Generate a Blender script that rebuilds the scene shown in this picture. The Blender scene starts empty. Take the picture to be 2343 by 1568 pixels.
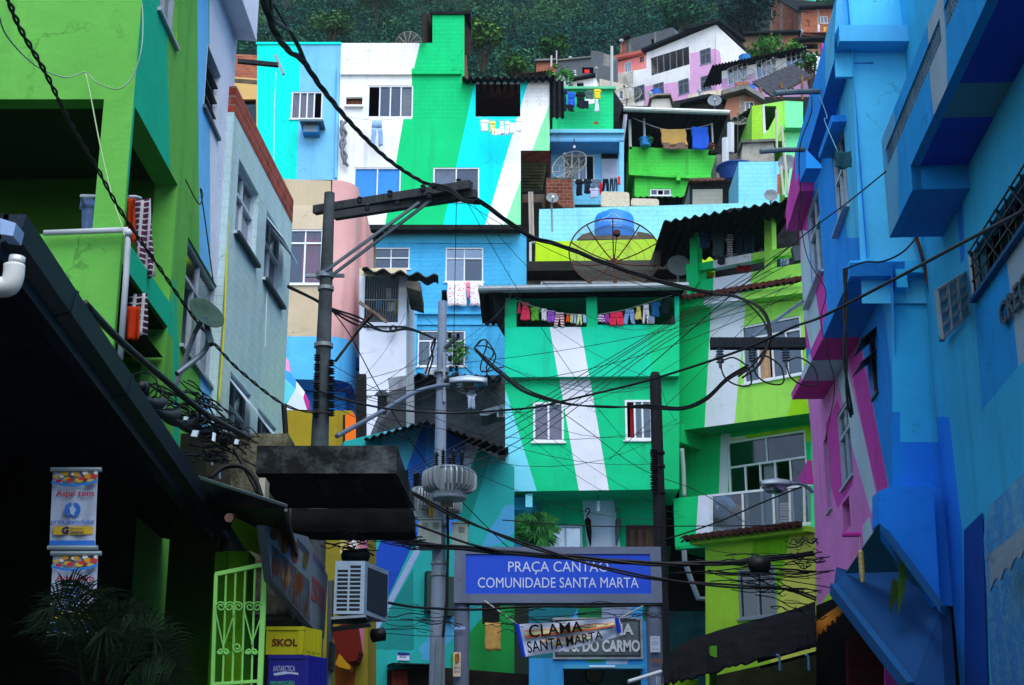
import bpy, math, random
from math import radians, sin, cos, pi, atan, tan
from mathutils import Vector, Matrix
SC = bpy.context.scene
COL = SC.collection
# ---------------------------------------------------------------- camera, sky, sun
FP = 3473.0                      # focal length in working pixels (frame 2342 x 1568)
TH = atan(1100 / FP)             # upward tilt
CAM = Vector((0, 0, 1.6))
cd = bpy.data.cameras.new('camera'); cam = bpy.data.objects.new('camera', cd); COL.objects.link(cam)
cam.location = CAM; cam.rotation_euler = (pi / 2 + TH, 0, 0)
cd.sensor_width = 36; cd.lens = 36 * FP / 2342; cd.clip_start = .1; cd.clip_end = 3000
SC.camera = cam
W = bpy.data.worlds.new('World'); SC.world = W; W.use_nodes = True
SUN_EL, SUN_AZ = 58, 160         # azimuth clockwise from +Y (north)
nt = W.node_tree; nt.nodes.clear()
sky = nt.nodes.new('ShaderNodeTexSky'); sky.sky_type = 'NISHITA'; sky.sun_disc = False
sky.sun_elevation = radians(SUN_EL); sky.sun_rotation = radians(SUN_AZ); sky.dust_density = .6; sky.air_density = 1.0
bg = nt.nodes.new('ShaderNodeBackground'); bg.inputs[1].default_value = .13
wo = nt.nodes.new('ShaderNodeOutputWorld')
hs = nt.nodes.new('ShaderNodeHueSaturation'); hs.inputs['Saturation'].default_value = .85; nt.links.new(sky.outputs[0], hs.inputs['Color']); nt.links.new(hs.outputs[0], bg.inputs[0]); nt.links.new(bg.outputs[0], wo.inputs[0])
sl = bpy.data.lights.new('sun', 'SUN'); sl.energy = 1.4; sl.angle = radians(55); sl.color = (1, .97, .93)
so = bpy.data.objects.new('sun', sl); COL.objects.link(so)
sd = Vector((sin(radians(SUN_AZ)) * cos(radians(SUN_EL)), cos(radians(SUN_AZ)) * cos(radians(SUN_EL)), sin(radians(SUN_EL))))
so.rotation_euler = sd.to_track_quat('Z', 'Y').to_euler(); so.location = (0, -20, 60)
SC.view_settings.view_transform = 'Standard'; SC.view_settings.look = 'None'
SC.view_settings.exposure = 1.35; SC.view_settings.gamma = 1
RND = random.Random(7)
# ---------------------------------------------------------------- projection helpers (survey of the place from the photo)
CR = dict(a=(0, 0), b=(900, 0), c=(1900, 0), d=(2800, 0), e=(0, 800), f=(900, 800), g=(1900, 800), h=(2800, 800),
          i=(0, 1692), j=(900, 1692), k=(1900, 1692), l=(2800, 1692))
def q(s, *v):
    if s == 'D': return [(v[n], v[n + 1]) for n in range(0, len(v), 2)]
    ox, oy = CR[s]
    return [((ox + v[n] / 1.742) / 1.6533, (oy + v[n + 1] / 1.742) / 1.6533) for n in range(0, len(v), 2)]
def ray(x, y):
    cx = (x - 1171) / FP; cy = (784 - y) / FP
    return Vector((cx, cos(TH) - cy * sin(TH), sin(TH) + cy * cos(TH)))
def at(x, y, Y):
    r = ray(x, y); return CAM + r * (Y / r.y)
def aq(s, x, y, Y):
    p = q(s, x, y)[0]; return at(p[0], p[1], Y)
class Plane:
    """vertical plane; u runs along d (horizontal), v is world height"""
    def __init__(s, p, d, flip=False):
        s.p = Vector((p[0], p[1], 0)); s.d = Vector((d[0], d[1], 0)).normalized()
        n = Vector((s.d.y, -s.d.x, 0))
        if n.dot(CAM - s.p) < 0: n = -n
        s.n = -n if flip else n
    def uv(s, x, y):
        r = ray(x, y); t = (s.p - CAM).dot(s.n) / r.dot(s.n)
        P = CAM + r * t; return ((P - s.p).dot(s.d), P.z)
    def w(s, u, v, o=0.0):
        P = s.p + s.d * u + s.n * o; return Vector((P.x, P.y, v))
    def off(s, o):
        P = Plane(s.p + s.n * o, s.d); P.n = s.n.copy(); return P
    def px(s, pts): return [s.uv(*p) for p in pts]
def facing(Y, x0=0): return Plane((x0, Y), (1, 0))
def two(ax, ay, aY, bx, by, bY): 
    A = at(ax, ay, aY); B = at(bx, by, bY); return Plane(A, B - A)
def vpl(x, y, Y, vx=1390):
    A = at(x, y, Y); return Plane(A, (cos(TH) * (vx - 1171) / FP, 1))
# ---------------------------------------------------------------- 2-D convex clipping
def _side(poly, a, b):
    """part of convex poly on the left of a->b"""
    out = []; n = len(poly)
    f = lambda p: (b[0] - a[0]) * (p[1] - a[1]) - (b[1] - a[1]) * (p[0] - a[0])
    for i in range(n):
        P, Q = poly[i], poly[(i + 1) % n]; fp, fq = f(P), f(Q)
        if fp >= 0: out.append(P)
        if (fp > 0 > fq) or (fp < 0 < fq):
            t = fp / (fp - fq); out.append((P[0] + (Q[0] - P[0]) * t, P[1] + (Q[1] - P[1]) * t))
    return out
def _area(p): return sum(p[i][0] * p[(i + 1) % len(p)][1] - p[(i + 1) % len(p)][0] * p[i][1] for i in range(len(p))) / 2
def ccw(p): return list(p) if _area(p) > 0 else list(p)[::-1]
def cut(poly, S):
    """split convex poly by convex S -> (inside, [outside pieces])"""
    outs = []; cur = ccw(poly); S = ccw(S)
    for i in range(len(S)):
        a, b = S[i], S[(i + 1) % len(S)]
        o = _side(cur, b, a)
        if len(o) > 2 and abs(_area(o)) > 1e-6: outs.append(o)
        cur = _side(cur, a, b)
        if len(cur) < 3 or abs(_area(cur)) < 1e-6: return None, outs
    return cur, outs
def paint_pieces(outlines, base, paints, holes):
    pcs = [(base, ccw(o)) for o in outlines]
    for m, S in paints:
        new = []
        for mm, P in pcs:
            i, o = cut(P, S)
            if i: new.append((m, i)); new += [(mm, x) for x in o]
            else: new.append((mm, P))
        pcs = new
    for H in holes:
        new = []
        for mm, P in pcs:
            i, o = cut(P, H)
            if i: new += [(mm, x) for x in o]
            else: new.append((mm, P))
        pcs = new
    return pcs
# ---------------------------------------------------------------- materials
def lin(h):
    h = h.lstrip('#'); o = []
    for k in (0, 2, 4):
        c = int(h[k:k + 2], 16) / 255; o.append(c / 12.92 if c < .04045 else ((c + .055) / 1.055) ** 2.4)
    return o
MATS = {}; SHADE_TONE = [1]  # multiplier that puts shade into base colours
def N(nt, t, **kw):
    n = nt.nodes.new('ShaderNode' + t)
    for k, v in kw.items(): setattr(n, k, v)
    return n
def mat(hexc, kind='plaster', dirt=.35):
    """procedural wall paints, metals, cloth..."""
    key = (hexc, kind, dirt, SHADE_TONE[0])
    if key in MATS: return MATS[key]
    m = bpy.data.materials.new(f'{kind} {hexc}'); m.use_nodes = True; t = m.node_tree; t.nodes.clear(); L = t.links.new
    out = N(t, 'OutputMaterial'); b = N(t, 'BsdfPrincipled'); L(b.outputs[0], out.inputs[0])
    c = [min(.86, x * .93 * SHADE_TONE[0] + .002) for x in lin(hexc)]
    tc = N(t, 'TexCoord')
    sx = N(t, 'SeparateXYZ'); L(tc.outputs['Object'], sx.inputs[0])
    ad = N(t, 'Math', operation='ADD'); L(sx.outputs[0], ad.inputs[0]); L(sx.outputs[1], ad.inputs[1])
    cb = N(t, 'CombineXYZ'); L(ad.outputs[0], cb.inputs[0]); L(sx.outputs[2], cb.inputs[1])
    def noise(scale, det=4, vec=None, rough=.6, st=None):
        n = N(t, 'TexNoise'); n.inputs['Scale'].default_value = scale; n.inputs['Detail'].default_value = det; n.inputs['Roughness'].default_value = rough
        src = vec or tc.outputs['Object']
        if st:
            mp = N(t, 'Mapping'); mp.inputs['Scale'].default_value = st; L(src, mp.inputs[0]); src = mp.outputs[0]
        L(src, n.inputs[0]); return n.outputs['Fac']
    def ramp(fac, a, bb, ca, cbb):
        r = N(t, 'ValToRGB'); r.color_ramp.elements[0].position = a; r.color_ramp.elements[1].position = bb
        r.color_ramp.elements[0].color = (*ca, 1) if len(ca) == 3 else ca; r.color_ramp.elements[1].color = (*cbb, 1) if len(cbb) == 3 else cbb
        L(fac, r.inputs[0]); return r.outputs[0]
    def mix(fac, A, B, mode='MIX'):
        x = N(t, 'MixRGB', blend_type=mode)
        for s, v in ((0, fac), (1, A), (2, B)):
            if hasattr(v, 'node'): L(v, x.inputs[s])
            elif isinstance(v, (int, float)): x.inputs[s].default_value = v
            else: x.inputs[s].default_value = (*v[:3], 1)
        return x.outputs[0]
    def bump(h, st, dist=.02, nrm=None):
        x = N(t, 'Bump'); x.inputs['Strength'].default_value = st; x.inputs['Distance'].default_value = dist; L(h, x.inputs['Height'])
        if nrm: L(nrm, x.inputs['Normal'])
        return x.outputs[0]
    G1 = (1, 1, 1)
    rough = .85
    if kind in ('plaster', 'block', 'stucco', 'tile', 'brick', 'concrete', 'oldwall'):
        col = mix(ramp(noise(.7, 5), .3, .72, (0, 0, 0), G1), [x * .86 for x in c], [min(.9, x * 1.06) for x in c])
        st = ramp(noise(1.0, 6, st=(2.2, 2.2, .16)), .54, .8, (0, 0, 0), (min(1, dirt * 1.5),) * 3)
        col = mix(st, col, [x * .5 + .012 for x in c])
        sp = ramp(noise(3.2, 9, rough=.75), .63, .72, (0, 0, 0), (dirt * 1.3,) * 3)
        col = mix(sp, col, [x * .32 + .02 for x in c])
        vo = N(t, 'TexVoronoi', feature='DISTANCE_TO_EDGE'); vo.inputs['Scale'].default_value = .55; nw = N(t, 'TexNoise'); nw.inputs['Scale'].default_value = 2.5; nw.inputs['Detail'].default_value = 6; L(tc.outputs['Object'], nw.inputs[0]); vm = N(t, 'VectorMath', operation='MULTIPLY_ADD'); L(nw.outputs['Color'], vm.inputs[0]); vm.inputs[1].default_value = (.9, .9, .9); L(tc.outputs['Object'], vm.inputs[2]); L(vm.outputs[0], vo.inputs[0])
        ck = N(t, 'Math', operation='MULTIPLY'); L(ramp(vo.outputs['Distance'], .003, .01, (.55,) * 3, (0, 0, 0)), ck.inputs[0]); L(ramp(noise(.9, 3), .52, .62, (0, 0, 0), G1), ck.inputs[1]); col = mix(ck.outputs[0], col, [x * .35 for x in c])
        nb = bump(noise(26 if kind != 'stucco' else 60, 6, rough=.7), .35 if kind != 'stucco' else .9, .012 if kind != 'stucco' else .03)
        nb = bump(noise(2.2, 3), .3, .06, nb)
        if kind in ('block', 'brick', 'tile', 'oldwall'):
            br = N(t, 'TexBrick'); nv = N(t, 'TexNoise'); nv.inputs['Scale'].default_value = 5; L(cb.outputs[0], nv.inputs[0]); va = N(t, 'VectorMath', operation='MULTIPLY_ADD'); L(nv.outputs['Color'], va.inputs[0]); va.inputs[1].default_value = (.035, .035, 0); L(cb.outputs[0], va.inputs[2]); L(va.outputs[0], br.inputs[0])
            w_, h_ = {'block': (.38, .19), 'brick': (.3, .15), 'tile': (.28, .14), 'oldwall': (.4, .2)}[kind]
            br.inputs['Scale'].default_value = 1; br.inputs['Brick Width'].default_value = w_; br.inputs['Row Height'].default_value = h_
            br.inputs['Mortar Size'].default_value = .006 if kind != 'brick' else .01; br.inputs['Mortar Smooth'].default_value = .3
            br.inputs['Color1'].default_value = (1, 1, 1, 1); br.inputs['Color2'].default_value = (.82, .82, .82, 1) if kind != 'brick' else (.6, .55, .5, 1)
            br.inputs['Mortar'].default_value = (0, 0, 0, 1)
            msk = ramp(noise(2.6, 5, rough=.8), .5, .62, (.0,) * 3, (.8,) * 3)   # joints show in patches only
            if kind == 'tile':
                pat = N(t, 'TexWave'); pat.inputs['Scale'].default_value = 9; pat.inputs['Distortion'].default_value = 6; pat.inputs['Detail'].default_value = 2
                L(tc.outputs['Object'], pat.inputs[0])
                col = mix(ramp(pat.outputs['Fac'], .55, .9, (0, 0, 0), (.3,) * 3), col, (.3, .5, .52))
                col = mix(ramp(noise(.45, 3), .45, .62, (0, 0, 0), (.35,) * 3), col, (.5, .78, .45))
                L(mix(.12, col, mix(1, col, br.outputs['Color'], 'MULTIPLY')), b.inputs['Base Color']); rough = .35
            elif kind == 'brick':
                col = mix(1, col, br.outputs['Color'], 'MULTIPLY'); col = mix(br.outputs['Fac'], col, (.25, .2, .17))
                L(col, b.inputs['Base Color'])
            else:
                fm = N(t, 'Math', operation='MULTIPLY'); L(br.outputs['Fac'], fm.inputs[0]); L(msk, fm.inputs[1])
                col = mix(fm.outputs[0], mix(.2, col, mix(1, col, br.outputs['Color'], 'MULTIPLY')), [x * .3 for x in c])
                L(col, b.inputs['Base Color'])
            inv = N(t, 'Math', operation='SUBTRACT'); inv.inputs[0].default_value = 1; L(br.outputs['Fac'], inv.inputs[1])
            nb = bump(inv.outputs[0], .6, .015, nb)
        elif kind == 'concrete':
            col = mix(ramp(noise(1.6, 8, rough=.7), .4, .62, (0, 0, 0), (.8,) * 3), col, [x * .35 for x in c])
            L(col, b.inputs['Base Color'])
        else: L(col, b.inputs['Base Color'])
        L(nb, b.inputs['Normal'])
    elif kind == 'metal':
        L(mix(ramp(noise(6, 5), .45, .7, (0, 0, 0), (.4,) * 3), c, [x * .5 for x in c]), b.inputs['Base Color']); b.inputs['Metallic'].default_value = .35; rough = .45
    elif kind == 'rust':
        L(mix(ramp(noise(5, 8), .4, .6, (0, 0, 0), G1), c, (.09, .03, .012)), b.inputs['Base Color']); rough = .8
    elif kind == 'dark':     # roofing, weathered sheets
        L(mix(ramp(noise(3, 7), .35, .7, (0, 0, 0), G1), c, [min(1, x * 1.9 + .004) for x in c]), b.inputs['Base Color']); rough = .9
        L(bump(noise(14, 5), .4), b.inputs['Normal'])
    elif kind == 'cloth':
        L(mix(ramp(noise(9, 4), .4, .7, (0, 0, 0), G1), c, [x * .78 for x in c]), b.inputs['Base Color']); rough = .95
        L(bump(noise(90, 2), .3, .004), b.inputs['Normal'])
    elif kind == 'wood':
        L(mix(ramp(noise(3, 8, st=(9, 9, .6)), .3, .7, (0, 0, 0), G1), c, [x * .45 for x in c]), b.inputs['Base Color'])
        L(bump(noise(5, 6, st=(12, 12, .5)), .5), b.inputs['Normal'])
    elif kind == 'crate':
        L(mix(ramp(noise(8, 6), .5, .8, (0, 0, 0), (.5,) * 3), c, [x * .5 for x in c]), b.inputs['Base Color']); rough = .5
    elif kind == 'leaf':
        gi = N(t, 'NewGeometry'); hs = N(t, 'HueSaturation'); L(gi.outputs['Random Per Island'], hs.inputs['Value'])
        mr = N(t, 'MapRange'); mr.inputs[3].default_value = .6; mr.inputs[4].default_value = 1.4; L(gi.outputs['Random Per Island'], mr.inputs[0]); L(mr.outputs[0], hs.inputs['Value'])
        hs.inputs['Color'].default_value = (*c, 1)
        L(mix(ramp(noise(.12, 3), .38, .62, (0, 0, 0), (.6,) * 3), hs.outputs[0], (c[0] * .5, c[1] * .6, c[2] * .7)), b.inputs['Base Color']); rough = .7
    elif kind == 'ground':
        L(mix(ramp(noise(.2, 8), .35, .65, (0, 0, 0), G1), c, [x * .4 for x in c]), b.inputs['Base Color']); L(bump(noise(3, 8), .6, .1), b.inputs['Normal'])
    elif kind == 'stripes' or kind == 'check':
        w = N(t, 'TexWave'); w.inputs['Scale'].default_value = 4.2; w.bands_direction = 'Z'; L(tc.outputs['Object'], w.inputs[0])
        col = mix(ramp(w.outputs['Fac'], .45, .55, (0, 0, 0), G1), c, (.75, .72, .75))
        if kind == 'check':
            w2 = N(t, 'TexWave'); w2.inputs['Scale'].default_value = 3; w2.bands_direction = 'X'; L(tc.outputs['Object'], w2.inputs[0])
            col = mix(ramp(w2.outputs['Fac'], .7, .8, (0, 0, 0), G1), mix(ramp(w.outputs['Fac'], .8, .9, (0, 0, 0), G1), c, (.45, .42, .45)), (.45, .42, .45))
        L(col, b.inputs['Base Color'])
    elif kind == 'dots':
        v = N(t, 'TexVoronoi'); v.inputs['Scale'].default_value = 9; L(tc.outputs['Object'], v.inputs[0])
        L(mix(ramp(v.outputs['Distance'], .25, .32, G1, (0, 0, 0)), (.78, .76, .8), c), b.inputs['Base Color'])
    elif kind == 'rubber':
        b.inputs['Base Color'].default_value = (*c, 1); rough = .65; b.inputs['Specular IOR Level'].default_value = .25
    elif kind == 'mould':
        a_ = ramp(noise(1.1, 9, rough=.75), .44, .62, (0, 0, 0), G1); L(mix(a_, [x * .12 for x in c], c), b.inputs['Base Color']); L(bump(noise(9, 8, rough=.75), .8, .03), b.inputs['Normal']); b.inputs['Specular IOR Level'].default_value = .1
    else:                     # plain
        L(mix(ramp(noise(7, 4), .4, .7, (0, 0, 0), (.4,) * 3), c, [x * .75 for x in c]), b.inputs['Base Color']); rough = .5
    b.inputs['Roughness'].default_value = rough
    if kind not in ('mould', 'rubber', 'tile'): b.inputs['Specular IOR Level'].default_value = .12 if kind not in ('metal', 'plain', 'crate') else .25
    if kind in ('leaf', 'dark'): b.inputs['Specular IOR Level'].default_value = .03
    MATS[key] = m; return m
def glassmat(tint='#8090a0', refl=.22):
    key = ('glass', tint, refl)
    if key in MATS: return MATS[key]
    m = bpy.data.materials.new('window glass ' + tint); m.use_nodes = True; t = m.node_tree; t.nodes.clear(); L = t.links.new
    out = N(t, 'OutputMaterial'); mx = N(t, 'MixShader'); tr = N(t, 'BsdfTransparent'); gl = N(t, 'BsdfGlossy')
    tr.inputs[0].default_value = (*[x for x in lin(tint)], 1); gl.inputs['Roughness'].default_value = .08; gl.inputs[0].default_value = (.8, .85, .9, 1)
    fr = N(t, 'LayerWeight'); fr.inputs[0].default_value = .35
    mr = N(t, 'MapRange'); mr.inputs[3].default_value = refl; mr.inputs[4].default_value = .4; L(fr.outputs['Facing'], mr.inputs[0])
    tcn = N(t, 'TexCoord'); nz = N(t, 'TexNoise'); nz.inputs['Scale'].default_value = 1.7; L(tcn.outputs['Object'], nz.inputs[0])
    bp = N(t, 'Bump'); bp.inputs['Strength'].default_value = .12; L(nz.outputs[0], bp.inputs['Height']); L(bp.outputs[0], gl.inputs['Normal'])
    L(mr.outputs[0], mx.inputs[0]); L(tr.outputs[0], mx.inputs[1]); L(gl.outputs[0], mx.inputs[2]); L(mx.outputs[0], out.inputs[0])
    MATS[key] = m; return m
def netmat():
    if 'net' in MATS: return MATS['net']
    m = bpy.data.materials.new('fine dish mesh'); m.use_nodes = True; t = m.node_tree; t.nodes.clear(); L = t.links.new
    out = N(t, 'OutputMaterial'); mx = N(t, 'MixShader'); tr = N(t, 'BsdfTransparent'); df = N(t, 'BsdfDiffuse'); df.inputs[0].default_value = (.16, .17, .15, 1)
    mx.inputs[0].default_value = .2; L(tr.outputs[0], mx.inputs[1]); L(df.outputs[0], mx.inputs[2]); L(mx.outputs[0], out.inputs[0])
    MATS['net'] = m; return m
# ---------------------------------------------------------------- mesh building
class MB:
    def __init__(s): s.v = []; s.f = []; s.m = []; s.ms = []
    def mi(s, m):
        if m not in s.ms: s.ms.append(m)
        return s.ms.index(m)
    def face(s, pts, m):
        i = len(s.v); s.v += [Vector(p) for p in pts]; s.f.append(tuple(range(i, i + len(pts)))); s.m.append(s.mi(m)); return s
    def prism(s, loop, vec, m, side=None, caps=True):
        vec = Vector(vec); L2 = [Vector(p) for p in loop]; B = [p + vec for p in L2]; n = len(L2)
        if caps: s.face(L2, m); s.face(B[::-1], m)
        for i in range(n):
            j = (i + 1) % n; s.face([L2[j], L2[i], B[i], B[j]], side or m)
        return s
    def box(s, lo, hi, m):
        x0, y0, z0 = lo; x1, y1, z1 = hi
        return s.prism([(x0, y0, z0), (x1, y0, z0), (x1, y0, z1), (x0, y0, z1)], (0, y1 - y0, 0), m)
    def pbox(s, P, u0, u1, v0, v1, o0, o1, m):
        """box on a plane: u,v ranges and outward range o0..o1"""
        if u0 > u1: u0, u1 = u1, u0
        if v0 > v1: v0, v1 = v1, v0
        return s.prism([P.w(u0, v0, o1), P.w(u1, v0, o1), P.w(u1, v1, o1), P.w(u0, v1, o1)], P.n * (o0 - o1), m)
    def ppoly(s, P, pts, o0, o1, m):
        return s.prism([P.w(u, v, o1) for u, v in pts], P.n * (o0 - o1), m)
    def bar(s, a, b, w, m, h=None, up=(0, 0, 1)):
        a = Vector(a); b = Vector(b); d = (b - a).normalized(); up = Vector(up)
        if abs(d.dot(up)) > .95: up = Vector((1, 0, 0))
        x = d.cross(up).normalized() * (w / 2); y = x.cross(d).normalized() * ((h or w) / 2)
        return s.prism([a - x - y, a + x - y, a + x + y, a - x + y], b - a, m)
    def tube(s, pts, r, m, n=6, cap=True):
        pts = [Vector(p) for p in pts]; rs = r if isinstance(r, (list, tuple)) else [r] * len(pts)
        base = len(s.v); N_ = len(pts); prev = None
        for i, p in enumerate(pts):
            d = (pts[min(i + 1, N_ - 1)] - pts[max(i - 1, 0)])
            if d.length < 1e-9: d = Vector((0, 0, 1))
            d.normalize()
            if prev is None:
                a = Vector((0, 0, 1)) if abs(d.z) < .9 else Vector((1, 0, 0)); x = d.cross(a).normalized()
            else:
                x = prev - d * prev.dot(d)
                x = x.normalized() if x.length > 1e-6 else d.orthogonal().normalized()
            prev = x; y = d.cross(x)
            for k in range(n):
                an = 2 * pi * k / n; s.v.append(p + (x * cos(an) + y * sin(an)) * rs[i])
        k_ = s.mi(m)
        for i in range(N_ - 1):
            for k in range(n):
                a = base + i * n + k; b = base + i * n + (k + 1) % n; s.f.append((a, b, b + n, a + n)); s.m.append(k_)
        if cap:
            s.f.append(tuple(base + k for k in range(n))[::-1]); s.m.append(k_)
            s.f.append(tuple(base + (N_ - 1) * n + k for k in range(n))); s.m.append(k_)
        return s
    def lathe(s, c, prof, m, n=24, axis=(0, 0, 1), sx=1):
        """prof: (r, h) along axis from c"""
        c = Vector(c); ax = Vector(axis).normalized(); x = ax.orthogonal().normalized()
        if abs(ax.z) > .99: x = Vector((1, 0, 0))
        y = ax.cross(x); base = len(s.v); k_ = s.mi(m)
        for r, h in prof:
            for k in range(n):
                an = 2 * pi * k / n; s.v.append(c + ax * h + (x * cos(an) * sx + y * sin(an)) * r)
        for i in range(len(prof) - 1):
            for k in range(n):
                a = base + i * n + k; b = base + i * n + (k + 1) % n; s.f.append((a, b, b + n, a + n)); s.m.append(k_)
        return s
    def grid(s, rows, m):
        base = len(s.v); W_ = len(rows[0]); k_ = s.mi(m)
        for r in rows: s.v += [Vector(p) for p in r]
        for i in range(len(rows) - 1):
            for j in range(W_ - 1):
                a = base + i * W_ + j; s.f.append((a, a + 1, a + W_ + 1, a + W_)); s.m.append(k_)
        return s
    def build(s, name, parent=None, smooth=False, solid=0, loc=None):
        if loc is None and parent is None:
            n = max(1, len(s.v)); loc = Vector((sum(v.x for v in s.v) / n, sum(v.y for v in s.v) / n, min((v.z for v in s.v), default=0)))
        pl = Vector(loc) if loc is not None else None
        if parent is not None: pl = WL[parent.name]
        me = bpy.data.meshes.new(name); me.from_pydata([tuple(v - pl) for v in s.v], [], s.f)
        for m in s.ms: me.materials.append(m)
        me.polygons.foreach_set('material_index', s.m)
        if smooth: me.polygons.foreach_set('use_smooth', [True] * len(me.polygons))
        me.validate(); me.update()
        o = bpy.data.objects.new(name, me); COL.objects.link(o)
        if parent is not None: o.parent = parent
        else: o.location = pl
        WL[o.name] = pl
        if solid:
            md = o.modifiers.new('thickness', 'SOLIDIFY'); md.thickness = solid; md.offset = 0
        return o
WL = {}
def tag(o, label=None, cat=None, group=None, kind=None):
    if label: o['label'] = label
    if cat: o['category'] = cat
    if group: o['group'] = group
    if kind: o['kind'] = kind
    return o
def thing(name, label, cat, loc, group=None):
    o = bpy.data.objects.new(name, None); COL.objects.link(o); o.empty_display_size = .3
    o.location = Vector(loc); WL[o.name] = Vector(loc); return tag(o, label, cat, group)
def copytree(src, off, label=None):
    def cp(o, par):
        c = o.copy(); COL.objects.link(c)
        if par: c.parent = par
        for ch in [x for x in list(COL.objects) if x.parent == o]: cp(ch, c)
        return c
    r = cp(src, None); r.location = src.location + Vector(off)
    if label: r['label'] = label
    return r
def smooth_pts(pts, n=8):
    P = [Vector(p) for p in pts]
    if len(P) < 3: return [P[0].lerp(P[-1], k / n) for k in range(n + 1)]
    Q = [P[0] * 2 - P[1]] + P + [P[-1] * 2 - P[-2]]; out = []
    for i in range(1, len(Q) - 2):
        a, b, c, d = Q[i - 1:i + 3]
        for k in range(n):
            t = k / n; out.append(.5 * ((2 * b) + (c - a) * t + (2 * a - 5 * b + 4 * c - d) * t * t + (3 * b - a - 3 * c + d) * t ** 3))
    out.append(P[-1]); return out
WHITE = mat('#e8ecf2', 'plain'); BLACKM = mat('#0b0d10', 'plain'); GREYM = mat('#8a929c', 'metal'); DARKROOF = mat('#14181a', 'dark')
GL = glassmat('#d4dce6', .07); GLD = glassmat('#606c78', .04); GLB = glassmat('#c8d8e8', .2)
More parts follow.
